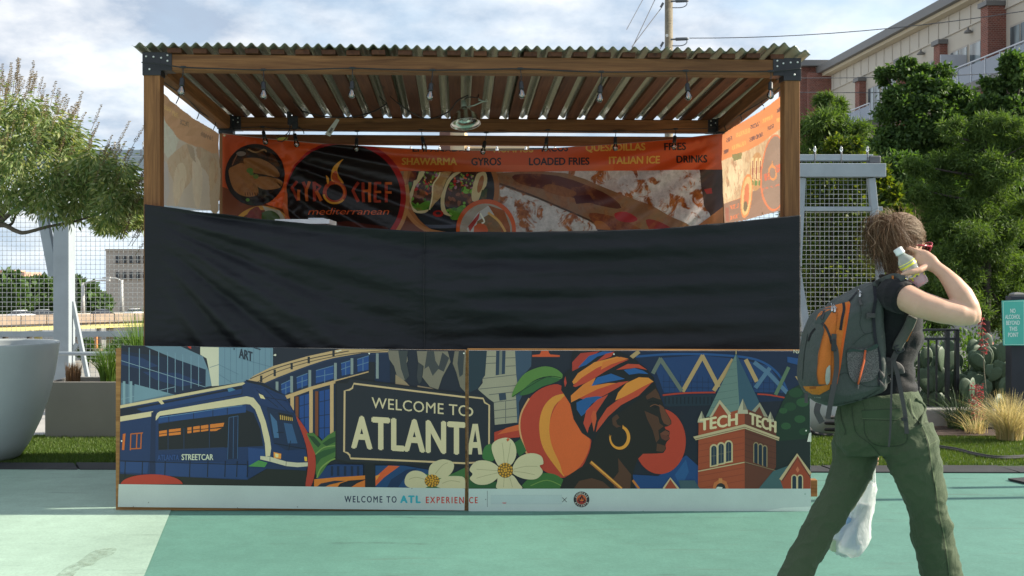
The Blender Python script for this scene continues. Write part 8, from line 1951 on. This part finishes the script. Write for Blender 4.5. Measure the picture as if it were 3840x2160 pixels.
# ================================================================ bottle in the hand
ba, bb_2 = PP(3364, 931, -.165), PP(3456, 1072, -.175); axb = (bb_2 - ba); Lb = axb.length; axb.normalize(); MBt = axb.to_track_quat('Z', 'Y').to_matrix()
bt = thing('drink_bottle', 'clear plastic drink bottle with white cap held beside the ear', 'bottle', bb_2)
tpl = NT('clear plastic'); tpl.set(base=(.72, .80, .76), rough=.12, trans=.35, ior=1.2); tpl.bsdf.inputs['Alpha'].default_value = .5; M_clear = tpl.m
m = MB(); r_ = .036; m.lathe([(.016, .020), (.0165, .034), (.022, .044), (.031, .056), (.035, .070), (.034, .088), (.033, .100), (.035, .112), (r_, .125), (r_, Lb - .015), (.032, Lb - .003), (.0, Lb)], ba, 26, MBt); bs_ = m.build('bottle_shell', M_clear, bt, smooth=True)
m = MB(); m.lathe([(.0, 0), (.0165, .001), (.0185, .004), (.0185, .020), (.0195, .021), (.0195, .026), (.016, .027)], ba, 24, MBt); m.build('cap', mat('white cap', (.74, .78, .76), .4), bt, smooth=True)
m = MB(); m.lathe([(.0345, Lb - .045), (.0345, Lb - .016), (.031, Lb - .006), (0, Lb - .005)], ba, 24, MBt); tq = NT('pink drink'); tq.set(base=(.80, .22, .30), rough=.1, trans=.4); m.build('pink_drink', tq.m, bt, smooth=True)
M_yel = mat('yellow label', (.70, .66, .05), .4)
for z0, z1 in ((.066, .069), (.076, .084)): m = MB(); k0 = .0335 if z0 < .07 else .0358; m.lathe([(k0, z0), (.0358, z1)], ba, 26, MBt); m.f = m.f[:26]; m.m = m.m[:26]; m.c = m.c[:26]; m.build('label_band', M_yel, bt, smooth=True)
rb_ = random.Random(4)
for k in range(38):
    a = rb_.uniform(0, 2 * pi); z = rb_.uniform(.118, Lb - .03); q = ba + MBt @ Vector((.0366 * cos(a), .0366 * sin(a), z)); nb = MBt @ Vector((cos(a), sin(a), 0)); m = MB(); m.lathe([(0, .0), (.0042, .0), (.0042, .0005), (0, .0006)], q, 7, nb.to_track_quat('Z', 'Y').to_matrix()); m.build('printed_dot', M_yel if k % 4 else M_cap, bs_)

# ================================================================ carrier bag
def crop3(x, y): return (2920 + x * .4899, 1450 + y * .4899)
prof_ = [(735, 690, 742), (780, 650, 752), (830, 622, 742), (900, 580, 735), (960, 545, 722), (1020, 505, 706), (1080, 462, 700), (1140, 430, 698), (1200, 402, 680), (1250, 410, 655), (1285, 450, 622), (1297, 500, 580)]
rings = []
for (y, xa, xb) in prof_:
    (pa, py_), (pb2, _) = crop3(xa, y), crop3(xb, y); c = U((pa + pb2) / 2, py_, YP + .26); w = (pb2 - pa) / 2 / FPX * (YP + .26); dpt = min(.085, w * .9)
    rings.append([c + Vector((w * (1 + .06 * sin(5 * a + y * .03) + .04 * sin(11 * a + y * .05)) * cos(a), dpt * (1 + .12 * sin(4 * a + y * .02)) * sin(a), .004 * sin(7 * a + y))) for a in [2 * pi * k / 44 for k in range(44)]])
m = MB(); m.loft(rings)
bag = thing('carrier_bag', 'thin white plastic carrier bag hanging behind the legs', 'bag', rings[-1][0])
tw_ = NT('thin white plastic'); nb_ = tw_.noise(26, 6, .65, stretch=(1, 1, .4), dist=1.2); bmp = tw_.bump(nb_, .8, .03); tw_.set(base=(.80, .84, .84), rough=.28, spec=.5); tr = tw_.n('ShaderNodeBsdfTranslucent', {0: (.85, .88, .86, 1)}); tr2 = tw_.n('ShaderNodeBsdfTransparent', {0: (.95, .97, .97, 1)}); mA = tw_.n('ShaderNodeMixShader', {0: .45}); tw_.link(tw_.bsdf.outputs[0], mA.inputs[1]); tw_.link(tr.outputs[0], mA.inputs[2]); mB = tw_.n('ShaderNodeMixShader', {0: .30}); tw_.link(mA.outputs[0], mB.inputs[1]); tw_.link(tr2.outputs[0], mB.inputs[2]); tw_.link(mB.outputs[0], tw_.out.inputs[0])
m.build('bag_film', tw_.m, bag, smooth=True)
m = MB(); hq = U(3276, 1735, YP + .255); q0, q1 = rings[0][4], rings[0][24]; m.tube(smooth_curve([tuple(q0), tuple(q0.lerp(hq, .5)), tuple(hq), tuple(q1.lerp(hq, .5)), tuple(q1)], 5), .007, 8); m.build('bag_handle', tw_.m, bag, smooth=True)
m = MB(); c = U(*crop3(560, 1120), YP + .26); m.box(c, (.085, .06, .13), Matrix.Rotation(.25, 3, 'Y')); m.build('blue_carton', mat('pale blue carton', (.30, .45, .68), .6), bag, bevel=.006); m = MB(); c = U(*crop3(640, 1050), YP + .25); m.box(c, (.05, .05, .18), Matrix.Rotation(.12, 3, 'Y')); m.build('white_carton', mat('white carton', (.78, .79, .78), .6), bag, bevel=.006); m = MB(); c = U(*crop3(425, 1215), YP + .25); m.box(c, (.03, .04, .05), Matrix.Rotation(.2, 3, 'Y')); m.build('green_packet', mat('green print', (.45, .55, .35), .6), bag, bevel=.004)
